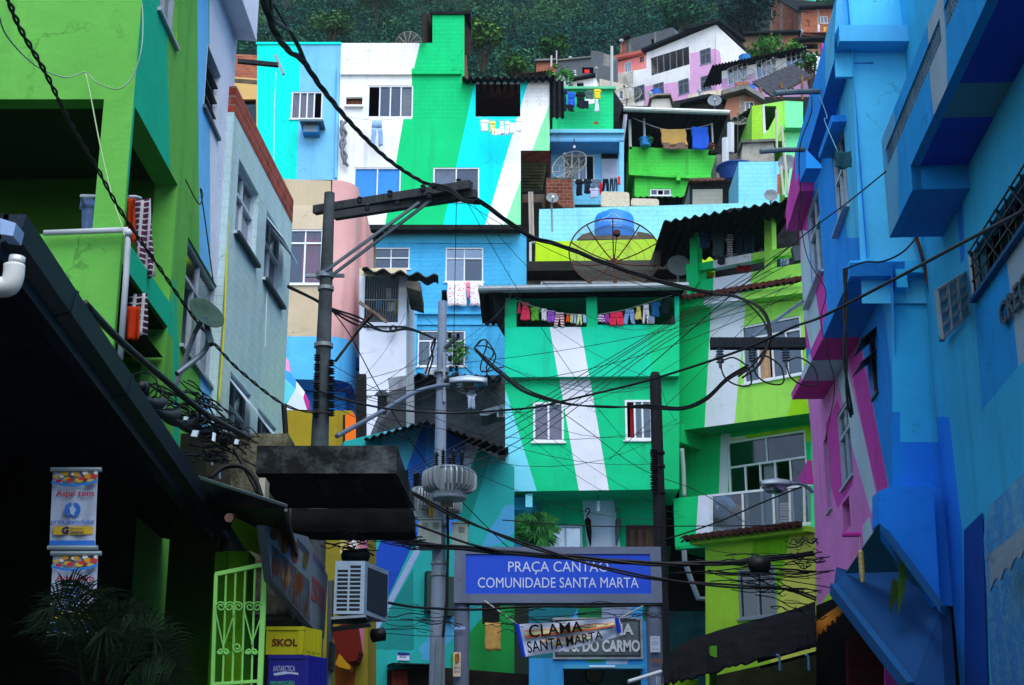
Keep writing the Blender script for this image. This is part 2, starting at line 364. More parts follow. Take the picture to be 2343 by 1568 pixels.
# ---------------------------------------------------------------- buildings
class Bld:
    def __init__(s, name, label, plane, base, cat='house', group=None):
        s.P = plane; u, v = plane.uv(*base); s.t = thing(name, label, cat, plane.w(u, v), group); s.holes = {}
    def R(s, c, *r, P=None):
        (x0, y0), (x1, y1) = q(c, *r); P = P or s.P
        u0, v1 = P.uv(x0, y0); u1, v0 = P.uv(x1, y1)
        u0, u1 = sorted((u0, u1)); v0, v1 = sorted((v0, v1)); return u0, u1, v0, v1
    def hole(s, c, *r, P=None, rect=None):
        u0, u1, v0, v1 = rect or s.R(c, *r, P=P)
        s.holes.setdefault(id(P or s.P), []).append([(u0, v0), (u1, v0), (u1, v1), (u0, v1)]); return u0, u1, v0, v1
    def window(s, c, *r, P=None, cols=2, panes=None, transom=0, fm=None, fw=.055, inset=.07, curtain=None, sill=True, bars=0, name='window', rect=None, shade=None):
        """panes: per column 'g' glass, 'd' dark glass, 'o' open, 'b' bright glass or a material"""
        P = P or s.P; u0, u1, v0, v1 = s.hole(c, *r, P=P, rect=rect); fm = fm or WHITE
        a = MB(); f = fw
        a.pbox(P, u0, u1, v0, v0 + f, -inset - .03, -inset + .05, fm); a.pbox(P, u0, u1, v1 - f, v1, -inset - .03, -inset + .05, fm)
        a.pbox(P, u0, u0 + f, v0 + f, v1 - f, -inset - .03, -inset + .05, fm); a.pbox(P, u1 - f, u1, v0 + f, v1 - f, -inset - .03, -inset + .05, fm)
        vt = v1 - f - (v1 - v0) * transom
        if transom: a.pbox(P, u0 + f, u1 - f, vt - f / 2, vt + f / 2, -inset - .03, -inset + .045, fm)
        W_ = (u1 - u0 - 2 * f) / cols; panes = panes or 'g' * cols; g = MB(); gm = {'g': GL, 'd': GLD, 'b': GLB}
        rev = P.w(1, 0).x < P.w(0, 0).x
        if rev: panes = panes[::-1]
        for i in range(cols):
            x0 = u0 + f + i * W_; x1 = x0 + W_
            if i: a.pbox(P, x0 - f * .45, x0 + f * .45, v0 + f, (vt - f / 2) if transom else v1 - f, -inset - .025, -inset + .04, fm)
            p = panes[i]
            if p != 'o': g.pbox(P, x0 - .01 if i else x0, x1, v0 + f, vt if transom else v1 - f, -inset - .012 - .012 * (i % 2), -inset - .004 - .012 * (i % 2), gm.get(p, p) if isinstance(p, str) else p)
        if transom:
            g.pbox(P, u0 + f, u1 - f, vt + f / 2, v1 - f, -inset - .01, -inset, gm.get(panes[0], GL) if isinstance(panes[0], str) else GL)
            a.pbox(P, (u0 + u1) / 2 - .02, (u0 + u1) / 2 + .02, vt, v1 - f, -inset - .02, -inset + .03, fm)
        if bars:
            for k in range(1, bars):
                x = u0 + (u1 - u0) * k / bars; a.pbox(P, x - .008, x + .008, v0, v1, -.03, -.012, fm)
        if sill: a.pbox(P, u0 - .06, u1 + .06, v0 - .05, v0 - .002, -.1, .05, fm)
        o = a.build(name, s.t)
        if g.f: g.build('pane', o)
        if not curtain and cols > 1 and not bars and 'd' not in str(panes) and RND.random() < .6: c0 = RND.choice((0, .5, .1)); curtain = (mat(RND.choice(('#c8c0b4', '#b88c80', '#8ca0b8', '#d8d4cc', '#a89468', '#708078')), 'cloth'), c0, c0 + RND.choice((.3, .45, .5)))
        if curtain:
            cm, c0, c1 = curtain; cu = MB(); n = 24; rows = []
            if rev: c0, c1 = 1 - c1, 1 - c0
            for v in (v0 + .03, v1 - .05):
                rows.append([P.w(u0 + (u1 - u0) * (c0 + (c1 - c0) * k / n), v, -inset - .12 + .03 * sin(k * 1.9)) for k in range(n + 1)])
            cu.grid(rows, cm); cu.build('curtain', o, smooth=True)
        return o
    def wall(s, base, outlines, paints=(), depth=5, loop=None, side=None, P=None, name='wall', holes=None, reveal=.16, closed=True, smooth=False, bottom=None):
        """outlines: list of (crop, coords...) convex; paints: (mat,crop,coords...)"""
        P = P or s.P; H = list(s.holes.get(id(P), [])) + (holes or [])
        if bottom is not None: pass
        O = [P.px(q(*o)) if isinstance(o[0], str) else o for o in outlines]
        pa = [(p[0], P.px(q(*p[1:])) if isinstance(p[1], str) else p[1]) for p in paints]
        m = MB()
        for mm, pc in paint_pieces(O, base, pa, H): m.face([P.w(u, v) for u, v in pc], mm)
        lp = P.px(q(*loop)) if loop and isinstance(loop[0], str) else (loop or (O[0] if len(O) == 1 else None))
        if lp and depth:
            n = len(lp)
            for i in range(n):
                (ua, va), (ub, vb) = lp[i], lp[(i + 1) % n]
                m.face([P.w(ua, va), P.w(ub, vb), P.w(ub, vb, -depth), P.w(ua, va, -depth)], side or base)
            if closed: m.face([P.w(u, v, -depth) for u, v in lp], side or base)
        for h in H:
            # only reveal holes inside this wall
            cu = sum(p[0] for p in h) / 4; cv = sum(p[1] for p in h) / 4
            if not any(cut(ccw(o), [(cu - .01, cv - .01), (cu + .01, cv - .01), (cu + .01, cv + .01), (cu - .01, cv + .01)])[0] for o in O): continue
            for i in range(4):
                a, b = h[i], h[(i + 1) % 4]
                m.face([P.w(*a), P.w(*b), P.w(*b, -reveal), P.w(*a, -reveal)], base)
        o = m.build(name, s.t); return o
    def ledge(s, c, *r, m, out=.15, P=None, name='ledge', back=.02):
        P = P or s.P; (x0, y0), (x1, y1) = q(c, *r); u0, v1 = P.uv(x0, y0); u1, v0 = P.uv(x1, y1)
        return MB().pbox(P, u0, u1, v0, v1, -back, out, m).build(name, s.t)
def part(parent, name, mb, **k): return mb.build(name, parent, **k)
def wave_sheet(mb, A, B, back, m, pitch=.18, amp=.03, th=.012, tile=False):
    if tile: th = .11
    """corrugated sheet: eave from A to B, running to A+back, B+back"""
    A = Vector(A); B = Vector(B); back = Vector(back); L_ = (B - A).length; n = max(8, int(L_ / pitch * 6)); up = Vector((0, 0, 1))
    def prof(k):
        s_ = k / n * L_; w = sin(2 * pi * s_ / pitch)
        if tile: w = abs(sin(pi * s_ / pitch)) * 2 - 1
        return up * (amp * w)
    top = [A.lerp(B, k / n) + prof(k) for k in range(n + 1)]
    mb.grid([top, [p + back for p in top]], m)
    lo = [p - up * th for p in top]
    mb.grid([lo, top], m); mb.grid([lo, [p + back for p in lo]], m)
    return mb
def letters(text, P, c, *r, m, depth=.01, off=.01, font_w=0.0, parent=None, name='lettering', raw=None, shear=0):
    """text fitted in a rectangle on a plane"""
    cu = bpy.data.curves.new('t', 'FONT'); cu.body = text; cu.offset = font_w; cu.shear = shear; cu.resolution_u = 3
    tmp = bpy.data.objects.new('t', cu); COL.objects.link(tmp); bpy.context.view_layer.update()
    me = tmp.to_mesh(); V = [v.co.copy() for v in me.vertices]; Fs = [tuple(p.vertices) for p in me.polygons]; tmp.to_mesh_clear()
    bpy.data.objects.remove(tmp); bpy.data.curves.remove(cu)
    x0 = min(v.x for v in V); x1 = max(v.x for v in V); y0 = min(v.y for v in V); y1 = max(v.y for v in V)
    if raw: u0, u1, v0, v1 = raw
    else:
        (ax, ay), (bx, by) = q(c, *r); u0, v1 = P.uv(ax, ay); u1, v0 = P.uv(bx, by)
    mb = MB(); mi = mb.mi(m)
    def add(o):
        b = len(mb.v)
        for v in V: mb.v.append(P.w(u0 + (v.x - x0) / (x1 - x0) * (u1 - u0), v0 + (v.y - y0) / (y1 - y0) * (v1 - v0), o))
        for f in Fs: mb.f.append(tuple(b + k for k in f)); mb.m.append(mi)
        return b
    b1 = add(off + depth)
    if depth > .004:
        ed = {}
        for f in Fs:
            for i in range(len(f)):
                e = (f[i], f[(i + 1) % len(f)]); k = tuple(sorted(e)); ed[k] = None if k in ed else e
        b2 = len(mb.v)
        for v in V: mb.v.append(P.w(u0 + (v.x - x0) / (x1 - x0) * (u1 - u0), v0 + (v.y - y0) / (y1 - y0) * (v1 - v0), off - .004))
        for e in ed.values():
            if e: mb.f.append((b1 + e[0], b1 + e[1], b2 + e[1], b2 + e[0])); mb.m.append(mi)
    return mb.build(name, parent)
# ---------------------------------------------------------------- laundry
SHAPES = {
 'towel': [(0, [(0, 1)]), (1, [(0, 1)])],
 'shirt': [(0, [(.24, .76)]), (.06, [(.1, .9)]), (.3, [(0, 1)]), (.34, [(.16, .84)]), (1, [(.14, .86)])],
 'tank': [(0, [(.22, .78)]), (.2, [(.28, .72)]), (.4, [(.16, .84)]), (1, [(0, 1)])],
 'shorts': [(0, [(.08, .92)]), (.45, [(.03, .97)]), (.46, [(.02, .49), (.51, .98)]), (1, [(0, .45), (.55, 1)])],
 'pants': [(0, [(.16, .84)]), (.28, [(.1, .9)]), (.29, [(.1, .49), (.51, .9)]), (1, [(0, .3), (.64, .96)])],
 'sock': [(0, [(.2, .7)]), (.7, [(.2, .75)]), (1, [(.1, 1)])],
 'brief': [(0, [(0, 1)]), (.4, [(.05, .95)]), (1, [(.32, .68)])],
}
def garment(kind, c, x, y, w, h, Y, m, label, group=None, seed=None, name=None, cat=None, skew=0):
    rg = random.Random(seed if seed is not None else int(x * 13 + y)); mb = MB(); ph = rg.random() * 6
    px = lambda fx, fy: aq(c, x + (fx + skew * fy) * w, y + fy * h, Y)
    rows = SHAPES[kind]; nf = rg.uniform(7, 11)
    for (t0, s0), (t1, s1) in zip(rows, rows[1:]):
        if t1 - t0 < .02: continue
        if len(s0) != len(s1):
            if len(s0) < len(s1): s0 = [(a[0], a[1]) for a in s1]
            else: s1 = s0
        for A, B in zip(s0, s1):
            nr = max(2, int((t1 - t0) * 9)); nc = 10; G = []
            for i in range(nr + 1):
                f = i / nr; t = t0 + (t1 - t0) * f; l_ = A[0] + (B[0] - A[0]) * f; r_ = A[1] + (B[1] - A[1]) * f; row = []
                for j in range(nc + 1):
                    fx = l_ + (r_ - l_) * j / nc; wob = .02 * sin(t * 9 + ph) * (1 if j in (0, nc) else 0)
                    p = px(fx + wob, t + (.025 * sin(fx * 9 + ph) if t > .9 else 0) + .02 * (1 - abs(2 * fx - 1)) * (1 - t))
                    p.y += .03 * sin(fx * nf + ph + t * 1.5) * (.3 + t) ; row.append(p)
                G.append(row)
            mb.grid(G, m)
    nm = name or {'towel': 'towel', 'shirt': 'shirt', 'tank': 'tank_top', 'shorts': 'shorts', 'pants': 'trousers', 'sock': 'sock', 'brief': 'underpants'}[kind]
    o = mb.build(nm, smooth=True, solid=.012); return tag(o, label, cat or nm.replace('_', ' '), group)
def cable(pts, r, label, m=None, c='D', n=5, name='cable', group=None, cat='cable', tw=0, res=8, strands=2):
    P = [aq(c, *p) if len(p) == 3 else aq(p[3], p[0], p[1], p[2]) for p in pts]; S = smooth_pts(P, res); mb = MB(); m = m or CABLE
    if tw:
        S = smooth_pts(P, 40); L_ = 0
        for k in range(strands):
            acc = 0; pp = []
            for i, p in enumerate(S):
                if i: acc += (p - S[i - 1]).length
                a = acc * tw + 2 * pi * k / strands; pp.append(p + Vector((cos(a) * r * 1.15, cos(a) * r * .5, sin(a) * r * 1.15)))
            mb.tube(pp, r, m, 5)
    else: mb.tube(S, r, m, n)
    o = mb.build(name, smooth=True); return tag(o, label, cat, group)
CABLE = mat('#07090b', 'rubber'); CABLEG = mat('#3a4048', 'plain'); WIREW = mat('#b8c0c0', 'plain')
# unseen houses added behind the viewpoint to shade the street are built last
# ================================================================ ground and hill
TAB = [(-400, 0), (40, 0), (50, 5), (57, 12), (59, 23), (66, 27), (75, 33), (90, 42), (118, 57), (150, 79), (200, 114), (300, 190), (420, 262)]
def hz(Y):
    for (a, za), (b, zb) in zip(TAB, TAB[1:]):
        if a <= Y <= b: return za + (zb - za) * (Y - a) / (b - a)
    return TAB[-1][1]
rg = random.Random(3); mb = MB(); rows = []
for Y in [34, 40, 45, 50, 54, 57, 59, 62, 66, 70, 75, 82, 90, 100, 110, 118, 126, 134, 142, 150, 160, 175, 190, 205, 220, 240, 260, 280, 300, 340, 380, 420]:
    rows.append([(x, Y, hz(Y) - .05 + (rg.uniform(-.8, .8) if Y > 70 else 0)) for x in range(-260, 261, 10)])
mb.grid(rows, mat('#1c2c20', 'ground')); tag(mb.build('hillside', smooth=True, loc=(0, 0, 0)), kind='structure')
mb = MB(); mb.face([(-400, -400, 0), (400, -400, 0), (400, 40, 0), (-400, 40, 0)], mat('#45484a', 'ground')); tag(mb.build('street', loc=(0, 0, 0)), kind='structure')
# ---------------------------------------------------------------- wood on the hill
def crown(mb, c, r, n, s, m, rg, flat=.75):
    lob = [(Vector((rg.uniform(-1, 1), rg.uniform(-1, 1), rg.uniform(-.5, .8))) * r * .62, r * rg.uniform(.3, .55)) for _ in range(8)]
    mi = mb.mi(m)
    for _ in range(n):
        o, lr = rg.choice(lob); d = Vector((rg.gauss(0, 1), rg.gauss(0, 1), rg.gauss(0, 1))).normalized()
        p = c + Vector((o.x, o.y, o.z * flat)) + d * lr * rg.uniform(.55, 1.05)
        a = Vector((rg.gauss(0, 1), rg.gauss(0, 1), rg.gauss(0, .6))).normalized(); b = a.cross(d + Vector((.01, .3, .2))).normalized()
        w = s * rg.uniform(.6, 1.3); i = len(mb.v)
        mb.v += [p - a * w, p + b * w * .55, p + a * w, p - b * w * .55]; mb.f.append((i, i + 1, i + 2, i + 3)); mb.m.append(mi)
rg = random.Random(11); mb = MB(); LM = [mat('#2c6048', 'leaf'), mat('#20564c', 'leaf'), mat('#427448', 'leaf'), mat('#2c5c4c', 'leaf')]
cnt = 0
while cnt < 430:
    Y = 122 + 105 * rg.random(); X = rg.uniform(-.20, .25) * Y * 1.05
    if Y < 160 and X > .07 * Y: continue
    if Y < 190 and X > .17 * Y: continue
    r = rg.uniform(1.8, 3.6); crown(mb, Vector((X, Y, hz(Y) + r * rg.uniform(.6, 1.4))), r, 520, .2, rg.choices(LM, (4, 4, 2, 3))[0], rg); cnt += 1
tag(mb.build('forest', loc=(0, 160, 80)), 'dense dark green woodland covering the hill above the houses', kind='stuff')
TM = mat('#4a3d2c', 'wood')
def tree(x, y, Y, r, lm, label, n=1400, leaf=.26, name='tree'):
    c = at(x, y, Y); base = Vector((c.x, c.y, min(hz(Y), c.z - r * 1.3))); t = thing(name, label, 'tree', base, 'trees standing out of the wood')
    m = MB(); rg = random.Random(int(x)); m.tube([base, base.lerp(c, .5) + Vector((.1, 0, 0)), c], [.22, .16, .06], TM, 7)
    for k in range(7):
        a = rg.random() * 6.3; m.tube([base.lerp(c, .55), c + Vector((cos(a), sin(a), .3)) * r * .4, c + Vector((cos(a), sin(a), .35)) * r * .8], [.09, .05, .02], TM, 5)
    m.build('trunk', t); m = MB(); crown(m, c, r, n, leaf, lm, rg); m.build('crown', t)
tree(1105, 95, 128, 2.5, mat('#4d7a33', 'leaf'), 'light green round tree right of the green roof tower')
tree(1180, 150, 116, 1.3, mat('#3f6f2c', 'leaf'), 'small pale bush tree low between the roof tower and the far houses', 500)
tree(1700, 30, 150, 4.2, mat('#173c36', 'leaf'), 'big dark tree standing left of the topmost brick houses', 2600)
tree(1275, 115, 125, 1.8, mat('#38692f', 'leaf'), 'bright green tree in the wood above the small grey block houses', 800)
tree(760, 55, 150, 2.6, mat('#4a7440', 'leaf'), 'pale green tree over the parapet of the turquoise house', 1300)
tree(1560, 40, 150, 3.0, mat('#2a6040', 'leaf'), 'mid green tree behind the peak of the white and pink house', 1500)
tree(1745, 112, 108, 1.5, mat('#4a8034', 'leaf'), 'bright green shrubby tree right of the white and pink house', 800, .2)
tree(1810, 118, 112, 1.2, mat('#4f8a3a', 'leaf'), 'green shrub beneath the patched wooden shack on the right', 500, .2)
tree(1852, 142, 97, 1.1, mat('#3c7434', 'leaf'), 'dark green bush at the right end of the lilac house', 500, .14)
def palm(x, y, Y, L_, label, n=16, lm=None, par=None):
    c = at(x, y, Y); base = Vector((c.x, c.y, min(hz(Y), c.z - 3))); lm = lm or mat('#4d7040', 'leaf'); t = thing('palm_tree', label, 'palm tree', base)
    MB().tube([base, base.lerp(c, .5) + Vector((.15, 0, 0)), c], [.16, .12, .1], TM, 7).build('trunk', t); rg = random.Random(int(x)); m = MB()
    for k in range(n):
        a = 2 * pi * k / n + rg.random() * .3; d = Vector((cos(a), sin(a), 0)); e = rg.uniform(.2, 1.1)
        sp = [c + d * L_ * s * cos(e * (1 - s * .3)) + Vector((0, 0, L_ * (s * sin(e) - s * s * .75))) for s in [i / 12 for i in range(13)]]
        m.tube(sp, .015, lm, 3)
        for i in range(1, 13):
            for s in (-1, 1):
                sd_ = d.cross(Vector((0, 0, 1))) * s; p = sp[i]; l_ = L_ * .32 * (1 - abs(i / 12 - .5)); tip = p + sd_ * l_ + d * l_ * .5 - Vector((0, 0, l_ * .5)); w = (sp[i] - sp[i - 1]) * .28
                m.face([p - w, p + w, tip], lm)
    m.build('fronds', t)
palm(862, 2, 165, 3.4, 'pale feathery palm on the hill at the top edge, left of the roof tower')
# ================================================================ far houses on the hill
BR = mat('#b8694a', 'brick'); BRD = mat('#8a4a36', 'brick'); CON = mat('#8c8c88', 'concrete'); GRB = mat('#5c6268', 'oldwall')
def slab(b, c, pts, o0, o1, m, P=None, name='roof'):
    P = P or b.P; return MB().ppoly(P, P.px(q(c, *pts)), o0, o1, m).build(name, b.t)
def strip(b, c, pts, th, o0, o1, m, P=None, name='roof'):
    """thick band along a pixel polyline, th = thickness in metres"""
    P = P or b.P; U = P.px(q(c, *pts)); mb = MB()
    for A, B in zip(U, U[1:]): mb.ppoly(P, [A, B, (B[0], B[1] + th), (A[0], A[1] + th)], o0, o1, m)
    return mb.build(name, b.t)
# white and pink house
P = two(*q('c', 948, 350)[0], 126, *q('c', 1405, 165)[0], 122); PS = two(*q('c', 1406, 165)[0], 122, *q('c', 1553, 280)[0], 128)
b = Bld('house', 'tall white and pink house with a lean-to gable and barred windows high on the hill', P, q('c', 1180, 700)[0])
PK = mat('#e8b0dc'); WH = mat('#fbfaff')
for w in ((1298, 335, 1375, 410), (1302, 510, 1378, 585), (1155, 535, 1230, 610), (990, 560, 1065, 628), (863, 577, 938, 655)): b.window('c', *w, cols=2, fm=GREYM, bars=8, transom=.3, panes='dd')
b.hole('c', 975, 385, 1232, 425)
b.wall(WH, [('c', 948, 350, 1405, 165, 1406, 620, 948, 700), ('c', 660, 505, 948, 452, 948, 700, 690, 700)],
       [(PK, 'c', 1235, 353, 1410, 320, 1410, 760, 1235, 760), (PK, 'c', 930, 572, 1240, 528, 1240, 760, 930, 760), (mat('#d8d2c4', 'concrete'), 'c', 700, 500, 860, 470, 860, 570, 700, 600)],
       depth=9, loop=('c', 948, 350, 1405, 165, 1406, 640, 948, 700, 690, 700, 660, 505, 948, 452))
b.wall(WH, [('c', 1406, 165, 1553, 280, 1555, 470, 1406, 640)], [(PK, 'c', 1400, 318, 1455, 362, 1448, 640, 1400, 660)], depth=0, P=PS, name='side_wall')
strip(b, 'c', (930, 352, 1180, 250, 1408, 152), .25, -9, .5, DARKROOF); strip(b, 'c', (1395, 150, 1500, 225, 1572, 285), .25, -3, .5, DARKROOF, P=PS)
m = MB(); u0, u1, v0, v1 = b.R('c', 975, 375, 1232, 425)
for k in range(1, 6): m.pbox(P, u0 + (u1 - u0) * k / 6 - .03, u0 + (u1 - u0) * k / 6 + .03, v0, v1, -.1, -.05, GREYM)
m.build('railing', b.t)
# coral house
P = two(*q('c', 610, 450)[0], 132, *q('c', 948, 362)[0], 128); b = Bld('house', 'coral pink house left of the tall white and pink house', P, q('c', 780, 500)[0])
b.window('c', 803, 418, 848, 475, cols=3, panes='bbb'); b.window('c', 655, 462, 720, 492, cols=2); b.window('c', 905, 380, 932, 402, fm=BRD, cols=1)
b.wall(mat('#ff9088'), [('c', 610, 450, 948, 362, 948, 560, 610, 560)], depth=8); strip(b, 'c', (600, 448, 750, 400, 950, 358), .3, -8, .5, mat('#c46a5a'))
# grey block house behind
P = two(*q('c', 772, 290)[0], 142, *q('c', 1150, 190)[0], 138); b = Bld('house', 'grey concrete block shell behind the coral house', P, q('c', 960, 370)[0])
b.hole('c', 978, 262, 998, 292)
b.wall(GRB, [('c', 772, 278, 832, 255, 832, 430, 772, 430), ('c', 832, 258, 1118, 182, 1150, 232, 1150, 430, 832, 430)], [(BR, 'c', 765, 270, 815, 250, 815, 400, 765, 400), (CON, 'c', 832, 250, 848, 250, 848, 400, 832, 400), (CON, 'c', 1000, 200, 1012, 200, 1012, 400, 1000, 400)], depth=7,
       loop=('c', 772, 278, 832, 256, 1118, 182, 1150, 232, 1150, 430, 772, 430))
strip(b, 'c', (765, 290, 850, 250), .25, -7, .6, DARKROOF)
b = Bld('house', 'dark grey flat-roofed block house at the foot of the wood', facing(122), q('c', 450, 500)[0])
b.window('c', 455, 462, 485, 495, cols=1, panes='b'); b.hole('c', 525, 445, 600, 485)
b.wall(GRB, [('c', 355, 405, 583, 388, 583, 560, 355, 560), ('c', 583, 335, 640, 340, 760, 385, 760, 560, 583, 560)], [(CON, 'c', 670, 335, 760, 380, 700, 440, 660, 430)], depth=6, loop=('c', 355, 405, 583, 388, 583, 335, 640, 340, 760, 385, 760, 560, 355, 560))
strip(b, 'c', (352, 408, 583, 385), .12, -6, .2, CON)
tag(MB().ppoly(facing(121.6), facing(121.6).px(q('c', 540, 458, 575, 462, 572, 485, 540, 482)), -.02, 0, mat('#e03038', 'cloth')).build('towel'), 'tiny red and white cloth hanging in the window of the dark grey block house', 'towel')
b = Bld('house', 'low bare brick shack with a sloping tile roof, leftmost of the hill houses', facing(112), q('c', 290, 520)[0])
b.wall(BR, [('c', 222, 415, 352, 415, 352, 560, 222, 560)], [], depth=5); strip(b, 'c', (215, 412, 356, 408), .15, -5, .3, CON)
m = MB(); wave_sheet(m, aq('c', 110, 486, 108), aq('c', 330, 462, 108), (0, 3, .9), BRD, .25, .05); m.build('tile_roof', b.t)
# lilac house with strip windows
P = two(*q('c', 1425, 460)[0], 104, *q('d', 480, 345)[0], 98); b = Bld('house', 'long lilac house with rows of white strip windows under a corrugated roof', P, q('c', 1700, 620)[0])
b.window('c', 1480, 455, 1615, 512, cols=4, panes='bbbb'); b.window('c', 1668, 410, 1806, 470, cols=4, panes='bbbb'); b.window('d', 295, 358, 435, 418, cols=4, panes='bbbb')
b.wall(WH, [('c', 1445, 470, 2040, 345, 2050, 640, 1445, 640)], [(mat('#dca8d8'), 'c', 1430, 525, 2060, 418, 2060, 700, 1430, 700)], depth=7)
m = MB(); wave_sheet(m, P.w(*P.uv(*q('c', 1425, 455)[0]), .8), P.w(*P.uv(*q('d', 495, 328)[0]), .8), (0, 6, 1.2), DARKROOF, .3, .06); m.build('corrugated_roof', b.t)
m = MB(); c0 = aq('c', 1598, 408, 104); m.lathe(c0, [(0, 0), (.42, 0), (.46, .4), (.48, .42), (.4, .5), (0, .52)], mat('#1c78c0', 'plain')); tag(m.build('water_tank'), 'round blue water tank on the roof beside the white and pink house', 'water tank')
# shacks top right
def shack(c, rect, Y, label, base=BR, holes=(), roof=True, extra=(), wins=(), depth=6):
    x0, y0, x1, y1 = rect; b = Bld('house', label, facing(Y), q(c, (x0 + x1) / 2, y1)[0])
    for h in holes: b.hole(c, *h)
    for w in wins: b.window(c, *w, cols=2)
    b.wall(base, [(c, x0, y0, x1, y0, x1, y1, x0, y1)], list(extra), depth=depth)
    if roof: strip(b, c, (x0 - 12, y0 + 8, x1 + 12, y0 - 4), .2, -depth, .7, DARKROOF)
    return b
PO = mat('#a8a49a', 'concrete')
shack('d', (395, 62, 610, 215), 150, 'bare brick house with a window opening below the topmost roofs', holes=((418, 135, 455, 178),), wins=((525, 108, 575, 155),), extra=((PO, 'd', 505, 60, 520, 60, 520, 240, 505, 240), (PO, 'd', 395, 60, 405, 60, 405, 240, 395, 240)))
P = two(*q('d', 180, 30)[0], 158, *q('d', 395, 100)[0], 150); b = Bld('house', 'tall bare brick house with concrete corner posts, highest on the right', P, q('d', 290, 210)[0])
b.wall(BR, [('d', 190, 30, 230, -10, 400, 80, 400, 230, 190, 230)], [(PO, 'd', 200, 0, 213, 0, 213, 230, 200, 230), (PO, 'd', 262, -40, 275, -40, 275, 230, 262, 230), (PO, 'd', 380, 0, 395, 0, 395, 230, 380, 230), (BRD, 'd', 335, 100, 345, 100, 345, 230, 335, 230)], depth=6)
strip(b, 'd', (180, 40, 235, -8, 400, 85), .2, -6, .4, DARKROOF)
b = shack('d', (388, 0, 490, 60), 158, 'small brick upper room with a turquoise beam at the top right corner of the hill', roof=False); strip(b, 'd', (315, 40, 388, 0), .45, -.3, .1, mat('#30c8b0')); strip(b, 'd', (385, 0, 495, 14), .3, -.3, .1, mat('#30c8b0'))
b = shack('d', (20, 235, 380, 330), 138, 'long patched wooden shack with a sagging dark roof above the shrubs', base=mat('#8a7458', 'wood'), extra=((PO, 'd', 115, 220, 125, 220, 125, 340, 115, 340), (PO, 'd', 265, 220, 278, 220, 278, 340, 265, 340), (BR, 'd', 300, 200, 390, 200, 390, 340, 300, 340)), holes=((180, 265, 205, 300),))
shack('d', (365, 280, 545, 360), 118, 'low house with a wide dark opening under a tilted roof beside the long patched shack', base=mat('#b08868', 'brick'), holes=((410, 290, 510, 325),))
garment('towel', 'd', 152, 250, 38, 45, 137, mat('#f0f4fa', 'cloth'), 'white cloth drying below the long patched wooden shack')
garment('shirt', 'd', 508, 165, 16, 45, 148, mat('#d8e4ff', 'cloth'), 'pale shirt on the line under the topmost brick houses'); garment('shirt', 'd', 545, 180, 22, 32, 148, mat('#e0b040', 'cloth'), 'tiny yellow shirt on the line under the topmost brick houses')
# brown canopy
P = facing(84); b = Bld('open_shelter', 'open timber shelter with a sloping grey corrugated roof on the right', P, q('d', 270, 660)[0], 'shelter')
A, B, Cc, D_ = [aq('d', x, y, Y) for x, y, Y in ((75, 540, 82), (340, 425, 86), (470, 500, 84), (215, 640, 80))]
m = MB()
rows = []
for i in range(41):
    t = i / 40; rows.append([A.lerp(B, t) + Vector((0, 0, .05 * sin(i * 2.2))), D_.lerp(Cc, t) + Vector((0, 0, .05 * sin(i * 2.2)))])
m.grid(rows, mat('#34363c', 'dark')); m.build('corrugated_roof', b.t, solid=.03)
m = MB(); Wd = mat('#8a6a48', 'wood')
for t in (.05, .35, .65, .95): m.bar(A.lerp(D_, t) - Vector((0, 0, .12)), B.lerp(Cc, t) - Vector((0, 0, .12)), .1, Wd)
for t in (.05, .5, .95): m.bar(A.lerp(B, t) - Vector((0, 0, .2)), D_.lerp(Cc, t) - Vector((0, 0, .2)), .1, Wd)
m.build('rafters', b.t)
for x, y0, y1, Y in ((132, 580, 650, 81), (270, 545, 660, 81.5), (405, 500, 660, 83)): MB().bar(aq('d', x, y0, Y), aq('d', x + 2, y1, Y), .14, Wd).build('post', b.t)
b = Bld('house', 'small brick and blue room under the lilac house', facing(92), q('d', 60, 640)[0]); b.wall(BR, [('d', -30, 545, 60, 540, 60, 660, -30, 660)], depth=4); 
tag(MB().ppoly(facing(91), facing(91).px(q('d', 58, 550, 100, 555, 98, 620, 58, 615)), -.1, 0, mat('#1e62c8', 'plain')).build('tarpaulin'), 'blue tarpaulin sheet beside the small brick room under the lilac house', 'tarpaulin')
# brown patched house with grey ridge, and wall
b = Bld('house', 'flaking terracotta house beneath a bent grey roof, centre right of the hill', facing(80), q('c', 1540, 800)[0])
b.window('c', 1595, 670, 1660, 730, cols=2)
b.wall(mat('#b07860', 'oldwall', .6), [('c', 1440, 660, 1590, 625, 1700, 660, 1700, 820, 1440, 820)], [(PO, 'c', 1560, 600, 1590, 600, 1590, 820, 1560, 820)], depth=5)
strip(b, 'c', (1440, 655, 1590, 615, 1715, 690), .3, -5, .6, CON)
b = Bld('retaining_wall', 'crumbling white and brick garden wall below the pink house', facing(96), q('c', 1350, 690)[0], 'wall')
b.wall(mat('#d8cdb8', 'oldwall', .7), [('c', 1225, 625, 1560, 570, 1560, 700, 1225, 720)], [(BR, 'c', 1440, 600, 1560, 575, 1560, 720, 1440, 720)], depth=1.5)
b = Bld('house', 'dark low roofs filling the slope behind the green terrace house', facing(78), q('c', 1250, 760)[0]); b.wall(mat('#3a3632', 'concrete'), [('c', 1180, 690, 1460, 670, 1460, 900, 1180, 900)], depth=3); strip(b, 'c', (1170, 712, 1350, 672, 1470, 690), .2, -3, .6, DARKROOF)
b = Bld('house', 'white stuccoed hut on the roofs left of the satellite dishes', facing(90), q('c', 1050, 700)[0]); b.wall(mat('#d8d4cc', 'oldwall', .6), [('c', 985, 655, 1100, 650, 1120, 720, 975, 720)], depth=2); strip(b, 'c', (965, 665, 1010, 642, 1105, 640, 1125, 700), .12, -2, .3, mat('#9a9080', 'concrete'))
